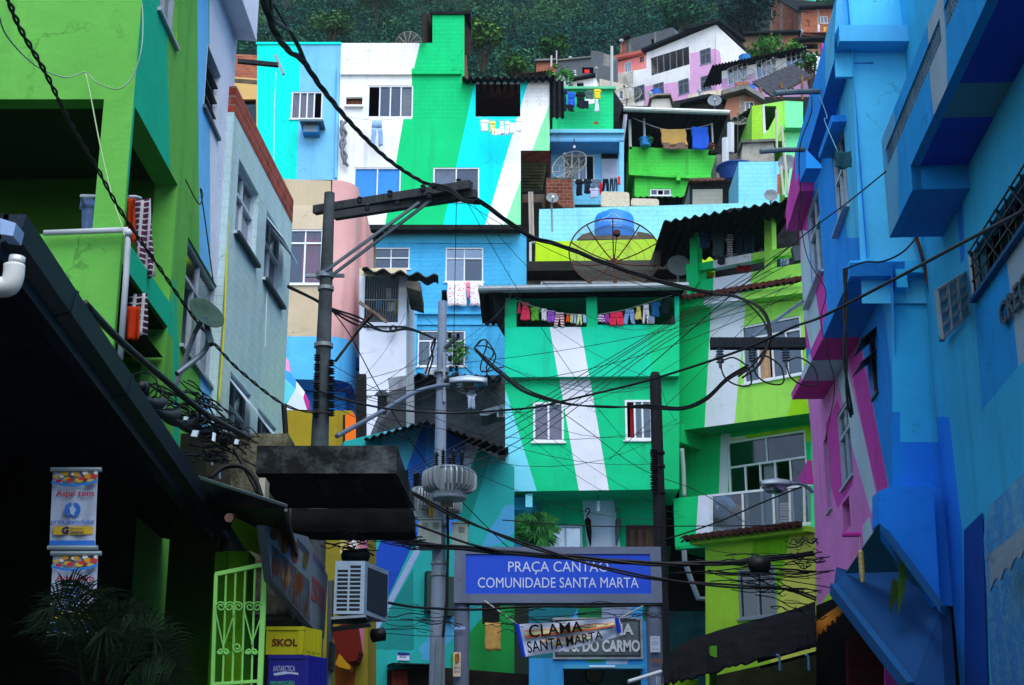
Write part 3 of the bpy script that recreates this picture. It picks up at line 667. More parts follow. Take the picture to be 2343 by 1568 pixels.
tag(MB().lathe(aq('c', 1012, 645, 91), [(0, 0), (.32, 0), (.36, .5), (0, .55)], mat('#1d5fc4', 'plain'), 14).build('water_barrel'), 'small blue barrel on the white stuccoed hut', 'barrel')
b = Bld('house', 'white low annex with dark doorway left of the coral house', facing(100), q('c', 560, 590)[0]); b.hole('c', 490, 545, 535, 575); b.wall(WH, [('c', 450, 540, 610, 515, 640, 560, 640, 640, 450, 640)], [(mat('#b8c890'), 'c', 615, 500, 700, 500, 660, 640, 640, 640)], depth=4); strip(b, 'c', (440, 545, 612, 510), .15, -4, .4, DARKROOF)
b = Bld('house', 'dark gap house with shuttered opening beside the white low annex', facing(98), q('c', 780, 680)[0]); b.window('c', 765, 595, 800, 655, cols=1); b.wall(mat('#c8c0b0', 'oldwall', .7), [('c', 640, 520, 820, 560, 880, 700, 640, 700)], depth=3)
# far left brick house peeping over
b = Bld('house', 'brick and cream house peeping between the left buildings and the turquoise house', facing(75), q('b', 70, 640)[0])
b.hole('b', 30, 655, 118, 690)
b.wall(mat('#d8b070'), [('b', -60, 350, 130, 350, 130, 900, -60, 900)], [(mat('#1c1e24', 'dark'), 'b', -60, 280, 130, 280, 130, 365, -60, 360), (BR, 'b', -60, 365, 130, 365, 130, 520, -60, 505), (mat('#6a5c48', 'concrete'), 'b', -60, 515, 130, 530, 130, 560, -60, 545), (mat('#30404c'), 'b', 40, 660, 120, 690, 120, 900, 40, 900)], depth=4)
# ================================================================ dishes and antennas
def dish(c, x, y, r, Y, label, aim=(0, -1, .35), arm=True, m=None, name='satellite_dish', drop=(0, .3, -1.2)):
    C0 = aq(c, x, y, Y); R_ = r / 1.742 / 1.6533 / FP * Y; ax = Vector(aim).normalized(); t = thing(name, label, 'satellite dish', C0 + Vector(drop)); m = m or mat('#7c868c', 'cloth')
    k = MB().lathe(C0 - ax * R_ * .1, [(0.001, 0), (R_ * .35, R_ * .03), (R_ * .7, R_ * .12), (R_, R_ * .26), (R_ * 1.02, R_ * .25), (R_ * 1.0, R_ * .22), (R_ * .7, R_ * .08), (0.001, -.03)], m, 30, ax); k.build('reflector', t, smooth=True)
    if arm:
        f = C0 + ax * R_ * 1.0 - Vector((0, 0, R_ * .35)); MB().tube([C0 - Vector((0, 0, R_ * .95)), f], .02, GREYM, 5).lathe(f, [(0, 0), (.05, 0), (.05, .12), (0, .13)], WHITE, 8, -ax).build('feed_arm', t)
    MB().tube([C0 - ax * R_ * .1, C0 - ax * .25 - Vector((0, 0, R_ * .3)), C0 + Vector(drop)], .035, GREYM, 6).build('mast', t); return t
def meshdish(c, x, y, r, Y, label, aim, ribs=12, rings=3, m=None, rib=.02, ang=None, arc=2 * pi, drop=(0, .5, -2), feed=True):
    C0 = aq(c, x, y, Y); R_ = r / 1.742 / 1.6533 / FP * Y; ax = Vector(aim).normalized(); t = thing('mesh_dish', label, 'satellite dish', C0 + Vector(drop)); m = m or mat('#8a8a84', 'metal')
    X = ax.cross(Vector((0, 0, 1))).normalized(); Yv = X.cross(ax); dp = R_ * .3; hub = C0 - ax * dp * .6
    pt = lambda f, a: hub + (X * cos(a) + Yv * sin(a)) * R_ * f + ax * dp * f * f
    g = MB().grid([[pt(f, 2 * pi * k / 36) for k in range(37)] for f in (.04, .2, .4, .6, .8, 1)], netmat()); g.build('mesh_panel', t)
    for k in range(ribs): MB().tube([pt(f, 2 * pi * (k + .5) / ribs) for f in (.05, .3, .55, .8, 1)], rib, m, 5).build('rib', t)
    MB().tube([pt(1, 2 * pi * k / 40) for k in range(41)], rib * 1.1, m, 5).build('rim', t)
    if rings:
        g = MB()
        for j in range(1, rings): g.tube([pt(j / rings, 2 * pi * k / 30) for k in range(31)], rib * .35, m, 3)
        g.build('ring', t)
    MB().tube([hub - ax * .1, hub + ax * .06], R_ * .09, m, 10).build('hub', t)
    if feed: fp_ = hub + ax * R_ * .85; MB().tube([hub, hub + ax * R_ * .35 - Yv * .04, fp_ + Yv * .1], rib * .7, m, 5).lathe(fp_ + Yv * .1, [(0, 0), (R_ * .07, 0), (R_ * .07, .14), (0, .15)], m, 12, ax).build('feed_horn', t)
    MB().tube([hub, hub + Vector(drop)], R_ * .045, m, 8).build('mast', t); return t
meshdish('b', 1122, 300, 100, 60, 'pale mesh dish half hidden behind the white parapet, left of the roof tower', (.2, 1, .5))
meshdish('c', 400, 560, 88, 72, 'mesh dish leaning behind the potted plant above the green laundry wall', (.35, -1, .9), ribs=8)
meshdish('c', 815, 640, 115, 88, 'large pale mesh dish in front of the lower windows of the pink and white house', (-.3, -1, .7), ribs=8)
meshdish('c', 445, 1097, 132, 55, 'grey mesh dish in front of the light blue loggia house window', (-.5, -1, .45), ribs=10, drop=(.1, .3, -1.6))
meshdish('c', 1550, 800, 70, 72, 'mesh dish behind the corrugated roof right of the green terrace house', (0, -1, .8), ribs=6)
meshdish('c', 1585, 510, 95, 95, 'faint mesh dish before the left strip windows of the lilac house', (-.3, -1, .6), ribs=8)
meshdish('c', 1790, 440, 85, 97, 'faint mesh dish before the right strip windows of the lilac house', (-.3, -1, .6), ribs=8)
dish('c', 783, 268, 17, 138, 'small pale dish on the roof corner of the grey concrete block shell')
dish('c', 447, 382, 15, 124, 'small pale dish on the dark grey flat-roofed block house')
dish('c', 973, 620, 24, 90, 'small grey dish standing left of the white stuccoed hut')
dish('c', 1298, 605, 22, 92, 'small pale dish at the pink base of the white house')
dish('c', 1308, 630, 20, 91, 'second small pale dish just below the one at the pink base of the white house')
t = dish('c', 1397, 668, 50, 76, 'grey round dish marked Via on the green terrace house roof', (-.1, -1, .25)); Pd = facing(75.2)
letters('Via', Pd, 'c', 1382, 630, 1412, 655, m=mat('#404850', 'plain'), parent=t, depth=.003, off=.0)
dish('d', 398, 208, 20, 140, 'small dark dish beside the patched shack, under the brick houses')
dish('d', 305, 1075, 62, 54, 'plain grey round dish beside the light blue block hut at right', (-.4, -1, .1), arm=False)
dish('c', 1768, 1290, 48, 50, 'dark grey dish peeking over the black corrugated roof', (-.1, -1, .2), arm=False)
dish('c', 328, 1308, 44, 52, 'grey dish on a bent arm at the left end of the light blue block wall', (.1, -1, .3))
dish('c', 618, 450, 14, 120, 'tiny white dish left of the coral house roof')
def pole(c, x, y0, y1, Y, r, label, m=None, name='pole', cat='pole'):
    o = MB().tube([aq(c, x, y1, Y), aq(c, x, y0, Y)], r, m or WIREW, 6).build(name); return tag(o, label, cat)
pole('c', 720, 308, 600, 98, .11, 'tall white pole rising before the coral house')
pole('c', 322, 370, 445, 108, .08, 'short white pole behind the corrugated roof end'); pole('c', 356, 335, 430, 120, .06, 'thin grey antenna pole on the dark grey block house')
# ================================================================ big turquoise and green house
P = facing(56); T = Bld('house', 'big turquoise, white and green striped house with a roof tower', P, q('D', 900, 529)[0])
TQ = mat('#00efdc'); LB = mat('#7cc8f4'); GR = mat('#08cf7c', 'block', .45); CY = mat('#00ecf4'); LG = mat('#8cecac'); WB = mat('#fafaff', 'block', .45); WHT = mat('#fafaff', 'plaster', .45); BE = mat('#d8b48c', 'cloth')
PI = mat('#e8b49c', 'cloth')
T.window('b', 355, 605, 553, 785, cols=4, panes='gggo', curtain=(mat('#e0a890', 'cloth'), .05, .72))
T.hole('b', 712, 640, 818, 708)
T.window('b', 857, 565, 1150, 775, cols=4, panes='oggg', curtain=(mat('#e8c890', 'cloth'), .76, .98), sill=False)
T.window('b', 1287, 1105, 1588, 1330, cols=2); T.window('b', 765, 1105, 1068, 1345, cols=2, panes=[mat('#2c8ce0', 'plain'), mat('#2c8ce0', 'plain')])
T.hole('b', 1565, 545, 1860, 770)
T.wall(WHT, [('D', 588, 99, 989, 99, 989, 529, 588, 529), ('D', 989, 33, 1062, 33, 1062, 529, 989, 529), ('D', 1062, 184, 1191, 184, 1191, 529, 1062, 529), ('D', 1191, 184, 1257, 184, 1257, 345, 1191, 345)],
  [(TQ, 'b', 100, 280, 415, 280, 372, 1560, 100, 1560), (LB, 'b', 415, 280, 680, 280, 645, 1560, 372, 1560), (WB, 'b', 680, 280, 1240, 280, 1240, 480, 680, 480),
   (GR, 'b', 1200, 280, 1530, 280, 1530, 510, 1145, 510), (GR, 'b', 1240, 60, 1530, 60, 1530, 300, 1240, 300), (GR, 'b', 1145, 500, 1568, 500, 1512, 785, 1145, 785), (mat('#08cf7c'), 'b', 1090, 785, 1512, 785, 1340, 1560, 955, 1560),
   (CY, 'b', 1568, 500, 1925, 500, 1606, 1560, 1336, 1560), (LG, 'b', 2055, 680, 2100, 1560, 1722, 1560), (WB, 'b', 1925, 500, 2060, 500, 2060, 680, 1870, 680)], depth=9,
  loop=('D', 588, 99, 989, 99, 989, 33, 1062, 33, 1062, 184, 1257, 184, 1257, 345, 1191, 345, 1191, 529, 588, 529), side=mat('#a05a48', 'brick'))
T.ledge('b', 680, 484, 1145, 500, m=WHT, out=.12); T.ledge('b', 1145, 462, 1472, 498, m=GR, out=.14); T.ledge('D', 588, 522, 1191, 533, m=mat('#1c2020', 'concrete'), out=.35)
T.ledge('b', 120, 282, 682, 296, m=TQ, out=.05, name='coping'); MB().tube([T.P.w(*T.P.uv(*q('b', 660, 460)[0]), .08), T.P.w(*T.P.uv(*q('b', 645, 1180)[0]), .08)], .06, LB, 8).build('drain_pipe', T.t)
T.ledge('b', 1270, 84, 1530, 100, m=DARKROOF, out=.1, name='tower_cap', back=2)
for c_, a0, a1, y0, y1 in (('b', 1212, 1280, 92, 276), ('b', 1487, 1535, 95, 360)):
    m = MB(); A = aq(c_, a0 + 5, y0, 55.6) if a0 < 1300 else aq(c_, a0, y0, 56.3); B = aq(c_, a1, y0, 57.2) if a0 < 1300 else aq(c_, a1, y0, 57.4); Dn = aq(c_, a1, y1, 57) - aq(c_, a1, y0, 57)
    rows = [[A.lerp(B, k / 24) + Vector((.05 * sin(k * 2.1), .05 * sin(k * 2.1), 0)) for k in range(25)]]; rows.append([p + Dn for p in rows[0]]); m.grid(rows, mat('#2a2420', 'dark')).build('corrugated_cladding', T.t, solid=.02)
m = MB(); wave_sheet(m, aq('b', 1475, 512, 55.5), aq('c', 345, 500, 55.5), (0, 4, .5), DARKROOF, .28, .07, .05); m.build('corrugated_roof', T.t)
m = MB(); A = aq('c', 312, 530, 55.9); m.grid([[A + Vector((k * .07, .12 * sin(k * 2), 0)) for k in range(9)], [A + Vector((k * .07, .12 * sin(k * 2), aq('c', 312, 780, 55.9).z - A.z)) for k in range(9)]], DARKROOF); m.build('corrugated_cladding', T.t, solid=.02)
# brown shelf inside AC opening
u0, u1, v0, v1 = T.R('b', 712, 640, 818, 708); MB().pbox(P, u0 - .05, u1 + .05, v0 - .03, v0 + .05, -.15, .15, WHT).pbox(P, u0, u1, v0 + .08, v1, -.5, -.3, mat('#a06848', 'wood')).build('vent_box', T.t)
# stair shed beneath
b = Bld('stair_shed', 'dark open stair shed with corrugated lining right of the striped house', facing(56.4), q('c', 215, 1560)[0], 'shed')
m = MB(); rows = []
n = 90
for k in range(n + 1):
    t = k / n; x0 = 120; x1 = 305 - 45 * t; yy = 1000 + 262 * t; w = .09 * sin(k * .9); Yk = 56.6 + 2.2 * t
    rows.append([aq('c', x0, yy, Yk) + Vector((0, 0, w)), aq('c', x1, yy, Yk) + Vector((0, 0, w))])
m.grid(rows, mat('#56604c', 'dark')); m.build('corrugated_lining', b.t, solid=.02)
MB().ppoly(facing(59), facing(59).px(q('c', 118, 990, 320, 990, 320, 1600, 118, 1600)), -.2, 0, mat('#3a2c24', 'concrete')).build('back_wall', b.t)
for x in (178, 193): MB().bar(aq('c', x, 1268, 56.5), aq('c', x + 8, 1568, 56.5), .11, mat('#c8beb4', 'wood')).build('post', b.t)
MB().bar(aq('c', 120, 1262, 56.5), aq('c', 285, 1270, 56.5), .1, DARKROOF).build('beam', b.t)
b2 = Bld('house', 'exposed brick hut beside the stair shed, below the mesh dish', facing(56), q('c', 380, 1365)[0])
b2.wall(BRD, [('c', 288, 1172, 468, 1165, 468, 1368, 400, 1368, 288, 1280)], [(mat('#5a544c', 'concrete'), 'c', 288, 1165, 470, 1160, 470, 1185, 288, 1185)], depth=1.5)
b3 = Bld('house', 'weathered grey parapet house behind the dish at the left end of the blue wall', facing(57.5), q('c', 380, 1375)[0]); b3.wall(mat('#807468', 'concrete'), [('c', 130, 1280, 420, 1280, 420, 1400, 130, 1400)], [(BRD, 'c', 130, 1310, 200, 1310, 200, 1400, 130, 1400)], depth=.8)
# air conditioner under the left window
def box_ac(c, x0, y0, x1, y1, Y, d, label, m, lm):
    P = facing(Y); (ax, ay), (bx, by) = q(c, x0, y0, x1, y1); u0, v1 = P.uv(ax, ay); u1, v0 = P.uv(bx, by); t = thing('air_conditioner', label, 'air conditioner', P.w((u0 + u1) / 2, v0))
    MB().pbox(P, u0, u1, v0, v1, -d, 0, m).build('casing', t); g = MB()
    for k in range(7): v = v0 + (v1 - v0) * (.1 + .8 * k / 6); g.pbox(P, u0 + .05, u1 - .05, v - .012, v + .012, 0, .015, lm)
    g.build('grille', t); return t
t = box_ac('b', 428, 800, 530, 872, 55.5, .9, 'boxy window air conditioner under a ledge below the curtained turquoise-house window', mat('#2c8cc4', 'metal'), mat('#b0a890', 'metal'))
MB().pbox(facing(55.2), *[facing(55.2).uv(*q('b', 405, 790)[0])[0], facing(55.2).uv(*q('b', 560, 790)[0])[0]], facing(55.2).uv(*q('b', 405, 800)[0])[1], facing(55.2).uv(*q('b', 405, 786)[0])[1], -.8, 0, mat('#506878', 'metal')).build('cover', t)
garment('pants', 'b', 872, 795, 88, 172, 55.4, mat('#8cb0dc', 'cloth'), 'light blue jeans hanging under the window of the striped house', name='jeans')
for k, (x, y, w, h, kd, cc, lb) in enumerate(((1590, 790, 66, 78, 'shirt', '#f4f6ff', 'white shirt first from the left below the dark opening of the striped house'), (1655, 798, 44, 80, 'shirt', '#f0dc70', 'pale yellow shirt between white ones below the dark opening'),
   (1672, 850, 75, 42, 'towel', '#ffffff', 'wide white cloth behind the yellow shirt below the dark opening'), (1716, 800, 44, 85, 'tank', '#f4f8ff', 'white vest right of the yellow shirt below the dark opening'), (1756, 797, 34, 95, 'shirt', '#ffffff', 'narrow white shirt right of the white vest below the dark opening'),
   (1788, 810, 36, 70, 'towel', '#f0f4ff', 'small white towel near the right end of the line below the dark opening'), (1828, 780, 46, 90, 'shirt', '#f8faff', 'white shirt last on the right below the dark opening'))):
    garment(kd, 'b', x, y, w, h, 55.3 - .02 * k, mat(cc, 'cloth'), lb, group='white laundry on the striped house')
cable([(1565, 770, 55.35, 'b'), (1700, 795, 55.3, 'b'), (1870, 785, 55.35, 'b')], .012, 'thin washing line holding white clothes on the striped house', WIREW, name='washing_line')
cable([(715, 770, 55.5, 'b'), (900, 793, 55.4, 'b'), (1140, 775, 55.5, 'b')], .012, 'thin washing line holding the blue jeans', WIREW, name='washing_line')
cable([(695, 800, 55.8, 'b'), (690, 850, 55.7, 'b'), (700, 900, 55.8, 'b'), (690, 960, 55.7, 'b'), (712, 1090, 55.8, 'b')], .07, 'dried grey hanging vine on the white wall of the striped house', mat('#8a8e98', 'wood'), name='dead_vine', cat='vine', tw=6)
# ---------------------------------------------------------------- blue block house beneath
P = facing(56.3); B = Bld('house', 'light blue block house with white-framed windows directly beneath the striped house', P, q('D', 1030, 960)[0])
BL = mat('#4cb8f0', 'block', .5); BL2 = mat('#52bcf0')
B.window('f', 885, 238, 1130, 380, cols=2, transom=.42); B.window('f', 1368, 238, 1615, 465, cols=2, transom=.28, panes='bg')
B.window('f', 1185, 785, 1495, 1022, cols=4, transom=.25, panes='gbbg'); B.hole('f', 1342, 518, 1378, 592)
B.wall(BL, [('f', 800, 135, 1900, 135, 1900, 1090, 800, 1090)], [(BL2, 'f', 800, 130, 1900, 150, 1900, 205, 800, 205), (BL2, 'f', 800, 640, 1900, 640, 1900, 745, 800, 745), (BL2, 'f', 1800, 150, 1900, 150, 1900, 660, 1800, 660), (BL2, 'f', 1110, 600, 1165, 600, 1165, 1100, 1110, 1100)], depth=3)
B.ledge('f', 1100, 668, 1780, 684, m=BL2, out=.15); B.ledge('f', 1165, 740, 1900, 750, m=BL2, out=.06); B.ledge('f', 1140, 690, 1172, 1090, m=BL2, out=.12, name='pilaster')
B.ledge('f', 1175, 204, 1800, 211, m=BL2, out=.05)
for k, (x, w, kd, mm, lb) in enumerate(((1378, 126, 'towel', mat('#e87ca8', 'dots'), 'white towel with pink flower border, left one under the blue house window'), (1503, 24, 'brief', mat('#f090a8', 'cloth'), 'pink cloth tucked between the two flowered towels'), (1527, 88, 'towel', mat('#d878c0', 'dots'), 'white towel with pink blossoms, right one under the blue house window'))):
    garment(kd, 'f', x, 462, w, 160 if k != 1 else 110, 56.0, mm, lb)
# chimney-like slot boundary between B and lime wall
b = Bld('house', 'narrow dark weathered strip of house between the blue block house and the lime wall', facing(57), q('c', 200, 1700)[0]); b.wall(mat('#2c2826', 'concrete'), [('g', 110, -60, 260, -60, 260, 500, 110, 500)], depth=3)
# ---------------------------------------------------------------- green laundry wall, light blue loggia house
P = facing(64); b = Bld('house', 'bright green rooftop block with laundry hung along its top', P, q('c', 530, 860)[0]); Gm = mat('#1ed888', 'block', .6)
b.wall(Gm, [('c', 330, 592, 730, 592, 730, 865, 330, 865)], [(mat('#c86a3c', 'brick'), 'c', 605, 800, 630, 802, 628, 822, 600, 820)], depth=6, side=mat('#1a1c1c', 'dark')); b.ledge('c', 325, 583, 745, 598, m=mat('#60c898'), out=.2)
b.ledge('c', 330, 850, 720, 870, m=Gm, out=.05)
DK = '#16243c'
for k, (x, y, w, h, kd, cc, lb) in enumerate(((358, 588, 72, 110, 'shirt', '#14264c', 'navy jacket at the left end of the line on the green rooftop block'), (428, 608, 50, 98, 'shorts', '#2458d0', 'bright blue shorts on the green rooftop block line'), (478, 605, 72, 105, 'shirt', '#12161e', 'black shirt in the middle of the green rooftop block line'),
    (382, 690, 88, 45, 'shorts', '#141a24', 'black trousers hanging low on the green rooftop block'), (548, 595, 50, 65, 'shorts', '#4c6460', 'grey green shorts on the green rooftop block line'), (598, 588, 54, 65, 'shirt', '#f0d030', 'bright yellow shirt at the right end of the green rooftop block line'),
    (545, 655, 62, 32, 'towel', '#e8ecff', 'white cloth below the grey green shorts'), (606, 655, 32, 82, 'tank', '#dde6ff', 'white vest below the yellow shirt'), (500, 665, 68, 52, 'towel', '#181c2c', 'dark printed cloth low on the green rooftop block'))):
    garment(kd, 'c', x, y, w, h, 63.5 - .03 * k, mat(cc, 'cloth'), lb, group='laundry on the green rooftop block')
t = thing('potted_plant', 'leafy plant in a white pot above the green laundry wall', 'plant', aq('c', 388, 585, 65)); MB().lathe(aq('c', 388, 585, 65), [(0, 0), (.3, 0), (.38, .5), (.3, .5), (0, .4)], WHITE, 14).build('pot', t)
m = MB(); rr = random.Random(5)
crown(m, aq('c', 385, 530, 65), .8, 260, .12, mat('#4c9040', 'leaf'), rr); m.build('foliage', t)
b = Bld('house', 'black corrugated lean-to between the green laundry wall and the terrace house', facing(66), q('c', 780, 870)[0], 'lean-to'); b.wall(mat('#1a1c1e', 'dark'), [('c', 728, 590, 800, 700, 800, 900, 728, 900)], depth=3)
P = facing(58.5); b = Bld('house', 'light blue house with a loggia and sliding window, left of the green terrace house', P, q('c', 560, 1365)[0]); S1 = mat('#7cc8f8'); S2 = mat('#5cb0f0')
P2 = facing(59.7); b.holes = {}
b.window('c', 402, 1022, 608, 1190, cols=4, panes='dggo', P=P2); 
b.wall(S1, [('c', 318, 865, 800, 865, 800, 930, 318, 930), ('c', 770, 930, 800, 930, 800, 1365, 770, 1365)], depth=1.2, loop=('c', 318, 865, 800, 865, 800, 930, 318, 930), name='front_beam')
b.wall(S1, [('c', 300, 900, 800, 900, 800, 1400, 300, 1400)], [(mat('#101418'), 'c', 650, 995, 762, 995, 762, 1048, 650, 1048), (mat('#a8b8d0'), 'c', 652, 1048, 762, 1048, 762, 1190, 652, 1190)], P=P2, depth=3, name='wall')
b.ledge('c', 312, 862, 800, 885, m=mat('#80d4f4', 'block'), out=.15, name='coping'); MB().pbox(P, P.uv(*q('c', 318, 930)[0])[0], P.uv(*q('c', 800, 930)[0])[0], P.uv(*q('c', 500, 935)[0])[1], P.uv(*q('c', 500, 928)[0])[1], -1.2, 0, S2).build('soffit', b.t)
m = MB(); (u0, u1, v0, v1) = b.R('c', 655, 1050, 760, 1190, P=P2)
for k in range(14): m.pbox(P2, u0 + (u1 - u0) * k / 14, u0 + (u1 - u0) * (k + .55) / 14, v0, v1, 0, .04, mat('#c0cce0', 'metal'))
m.build('door', b.t)
b.ledge('c', 470, 1290, 800, 1368, m=mat('#70c8f0', 'block'), out=.3, name='parapet', P=P); m = MB(); m.tube([aq('c', 472, 915, 58), aq('c', 472, 960, 58)], .02, CABLE, 4).lathe(aq('c', 472, 960, 58), [(0, 0), (.06, -.02), (.05, -.12), (0, -.14)], WHITE, 8); m.build('light_bulb', b.t)
for k, (x, y, w, h, kd, cc, lb) in enumerate(((478, 1180, 55, 110, 'shirt', '#101820', 'black shirt left on the line under the light blue loggia house'), (530, 1178, 60, 100, 'shirt', '#18222c', 'charcoal shirt on the line under the light blue loggia house'), (585, 1182, 70, 60, 'shorts', '#5c6c80', 'grey shorts on the line under the light blue loggia house'),
    (570, 1238, 68, 68, 'shirt', '#b8bcdc', 'pale mauve blouse hanging below the grey shorts'), (640, 1205, 18, 80, 'towel', '#d01838', 'narrow red cloth in the dark laundry row'), (655, 1178, 50, 95, 'pants', '#10141a', 'black trousers right of the narrow red cloth'), (705, 1175, 28, 90, 'pants', '#20303c', 'dark slate leggings on the dark laundry row'), (733, 1172, 26, 88, 'pants', '#2c4454', 'blue grey trousers near the right end of the dark laundry row'), (760, 1163, 16, 55, 'towel', '#e83020', 'bright red cloth at the right end of the dark laundry row'))):
    garment(kd, 'c', x, y, w, h, 57.2 - .02 * k, mat(cc, 'cloth'), lb, group='dark laundry row')
# mattresses
for x0, y0, x1, y1, lb in ((648, 1262, 838, 1362, 'larger stained cream mattress propped on the light blue block wall'), (846, 1307, 1032, 1356, 'lower cream mattress lying right of the larger mattress')):
    P = facing(54.5); m = MB(); pts = []
    (ax, ay), (bx, by) = q('c', x0, y0, x1, y1); u0, v1 = P.uv(ax, ay); u1, v0 = P.uv(bx, by); r = .12
    for cx, cy, a0 in ((u1 - r, v1 - r - .03, 0), (u0 + r, v1 - r, 90), (u0 + r, v0 + r * .4, 180), (u1 - r, v0 + r * .4, 270)):
        for k in range(5): an = radians(a0 + k * 22.5); pts.append((cx + r * cos(an), cy + r * sin(an) * (1 if a0 < 180 else .4)))
    m.ppoly(P, pts, -.25, 0, mat('#cdbda4', 'cloth')); tag(m.build('mattress'), lb, 'mattress', 'mattresses on the blue wall')
# ---------------------------------------------------------------- green terrace house
P = facing(66); b = Bld('house', 'green block terrace house with an open dark porch on posts', P, q('c', 1120, 1290)[0]); G2 = mat('#4ed850', 'block', .6)
b.window('c', 972, 1246, 1110, 1290, cols=3, panes='gog')
b.wall(G2, [('c', 832, 968, 1408, 990, 1408, 1192, 832, 1165), ('c', 870, 1165, 1232, 1180, 1232, 1300, 870, 1300)], depth=7, loop=('c', 832, 968, 1408, 990, 1408, 1192, 1232, 1184, 1232, 1300, 870, 1300, 870, 1167, 832, 1165))
strip(b, 'c', (832, 1168, 1410, 1200), .12, -.1, .25, G2, name='ledge'); MB().pbox(P, P.uv(*q('c', 1140, 1170)[0])[0], P.uv(*q('c', 1165, 1170)[0])[0], P.uv(*q('c', 1150, 1212)[0])[1], P.uv(*q('c', 1150, 1170)[0])[1], 0, .4, G2).build('beam_end', b.t)
for x0, x1, y0, mm in ((828, 852, 730, mat('#c8d8c8')), (927, 946, 752, mat('#c0d4dc')), (1374, 1393, 770, mat('#c8d0d4'))): b.ledge('c', x0, y0, x1, 985, m=mm, out=0, name='post', back=.3)
m = MB(); wave_sheet(m, aq('c', 790, 706, 65.2), aq('c', 1492, 734, 65.2), (-.5, 5, -1.0), DARKROOF, .28, .06, .04); m.build('corrugated_roof', b.t)
MB().tube([aq('c', 797, 720, 65), aq('c', 1497, 744, 65)], .13, mat('#b0bcb8', 'metal'), 10).build('gutter', b.t)
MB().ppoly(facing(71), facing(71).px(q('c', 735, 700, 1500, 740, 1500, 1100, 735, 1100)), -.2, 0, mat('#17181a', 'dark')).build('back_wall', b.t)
MB().ppoly(facing(70), facing(70).px(q('c', 845, 880, 930, 880, 930, 980, 845, 980)), -.2, 0, mat('#a89078')).build('partition', b.t)
for x, y, w, h, kd, mm, lb in ((1040, 852, 165, 105, 'towel', mat('#c8a058', 'cloth'), 'brown and tan blanket over the porch rail of the green terrace house'), (1048, 940, 165, 45, 'towel', mat('#7a6458', 'cloth'), 'dark brown fringe blanket folded under the tan one on the terrace rail'), (1243, 836, 110, 150, 'towel', mat('#2860d8', 'cloth'), 'blue towel hanging in the porch of the green terrace house')):
    garment(kd, 'c', x, y, w, h, 65.6, mm, lb, skew=.08)
cable([(860, 780, 65.7, 'c'), (1050, 850, 65.7, 'c'), (1230, 850, 65.7, 'c'), (1375, 820, 65.7, 'c')], .015, 'washing line across the porch of the green terrace house', WIREW, name='washing_line')
t = thing('potted_plant', 'small plant in a blue pot on the terrace wall by the left post', 'plant', aq('c', 942, 965, 65.6)); MB().lathe(aq('c', 942, 965, 65.6), [(0, 0), (.25, 0), (.3, .4), (0, .38)], mat('#2484c8', 'plain'), 12).build('pot', t); m = MB(); crown(m, aq('c', 942, 935, 65.6), .4, 120, .1, mat('#3c8838', 'leaf'), rr); m.build('foliage', t)
t = thing('potted_plant', 'dried plant in a hanging tray by the right post of the terrace', 'plant', aq('c', 1392, 1005, 65.4)); MB().pbox(facing(65.4), *[facing(65.4).uv(*q('c', x, 1000)[0])[0] for x in (1360, 1420)], *[facing(65.4).uv(*q('c', 1390, y)[0])[1] for y in (1008, 990)], -.3, 0, DARKROOF).build('tray', t); m = MB(); crown(m, aq('c', 1392, 972, 65.4), .3, 80, .08, mat('#6a4438', 'leaf'), rr); m.build('foliage', t)
m = MB(); m.grid([[aq('c', 800 + k * 3 - 30 * s, 755 + s * 260, 65 + .12 * sin(k)) for k in range(9)] for s in (0, .5, 1)], mat('#a0a4b8', 'cloth')); tag(m.build('curtain', smooth=True, solid=.01), 'long grey cloth hanging at the left edge of the terrace porch', 'curtain')
# dark stuff below the terrace, hut and the right huts
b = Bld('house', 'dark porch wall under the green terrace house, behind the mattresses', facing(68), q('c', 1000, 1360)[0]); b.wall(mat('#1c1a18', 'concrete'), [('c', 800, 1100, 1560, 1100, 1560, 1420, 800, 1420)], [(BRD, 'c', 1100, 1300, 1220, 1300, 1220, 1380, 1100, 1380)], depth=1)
m = MB(); wave_sheet(m, aq('c', 860, 1300, 64.5), aq('c', 1235, 1300, 64.5), (0, 2, .3), DARKROOF, .28, .05); m.build('corrugated_roof', b.t)
b = Bld('house', 'small plastered hut with dark brick-topped roof right of the mattresses', facing(60), q('c', 1380, 1345)[0]); b.wall(mat('#a8a89c', 'oldwall'), [('c', 1232, 1215, 1555, 1205, 1555, 1400, 1232, 1400)], [(DARKROOF, 'c', 1225, 1200, 1560, 1200, 1560, 1245, 1225, 1250), (DARKROOF, 'c', 1210, 1210, 1252, 1210, 1252, 1400, 1210, 1400), (DARKROOF, 'c', 1450, 1200, 1560, 1200, 1560, 1400, 1450, 1400)], depth=2.5); strip(b, 'c', (1225, 1215, 1560, 1205), .15, -2.5, .3, mat('#5a3a30', 'brick'))
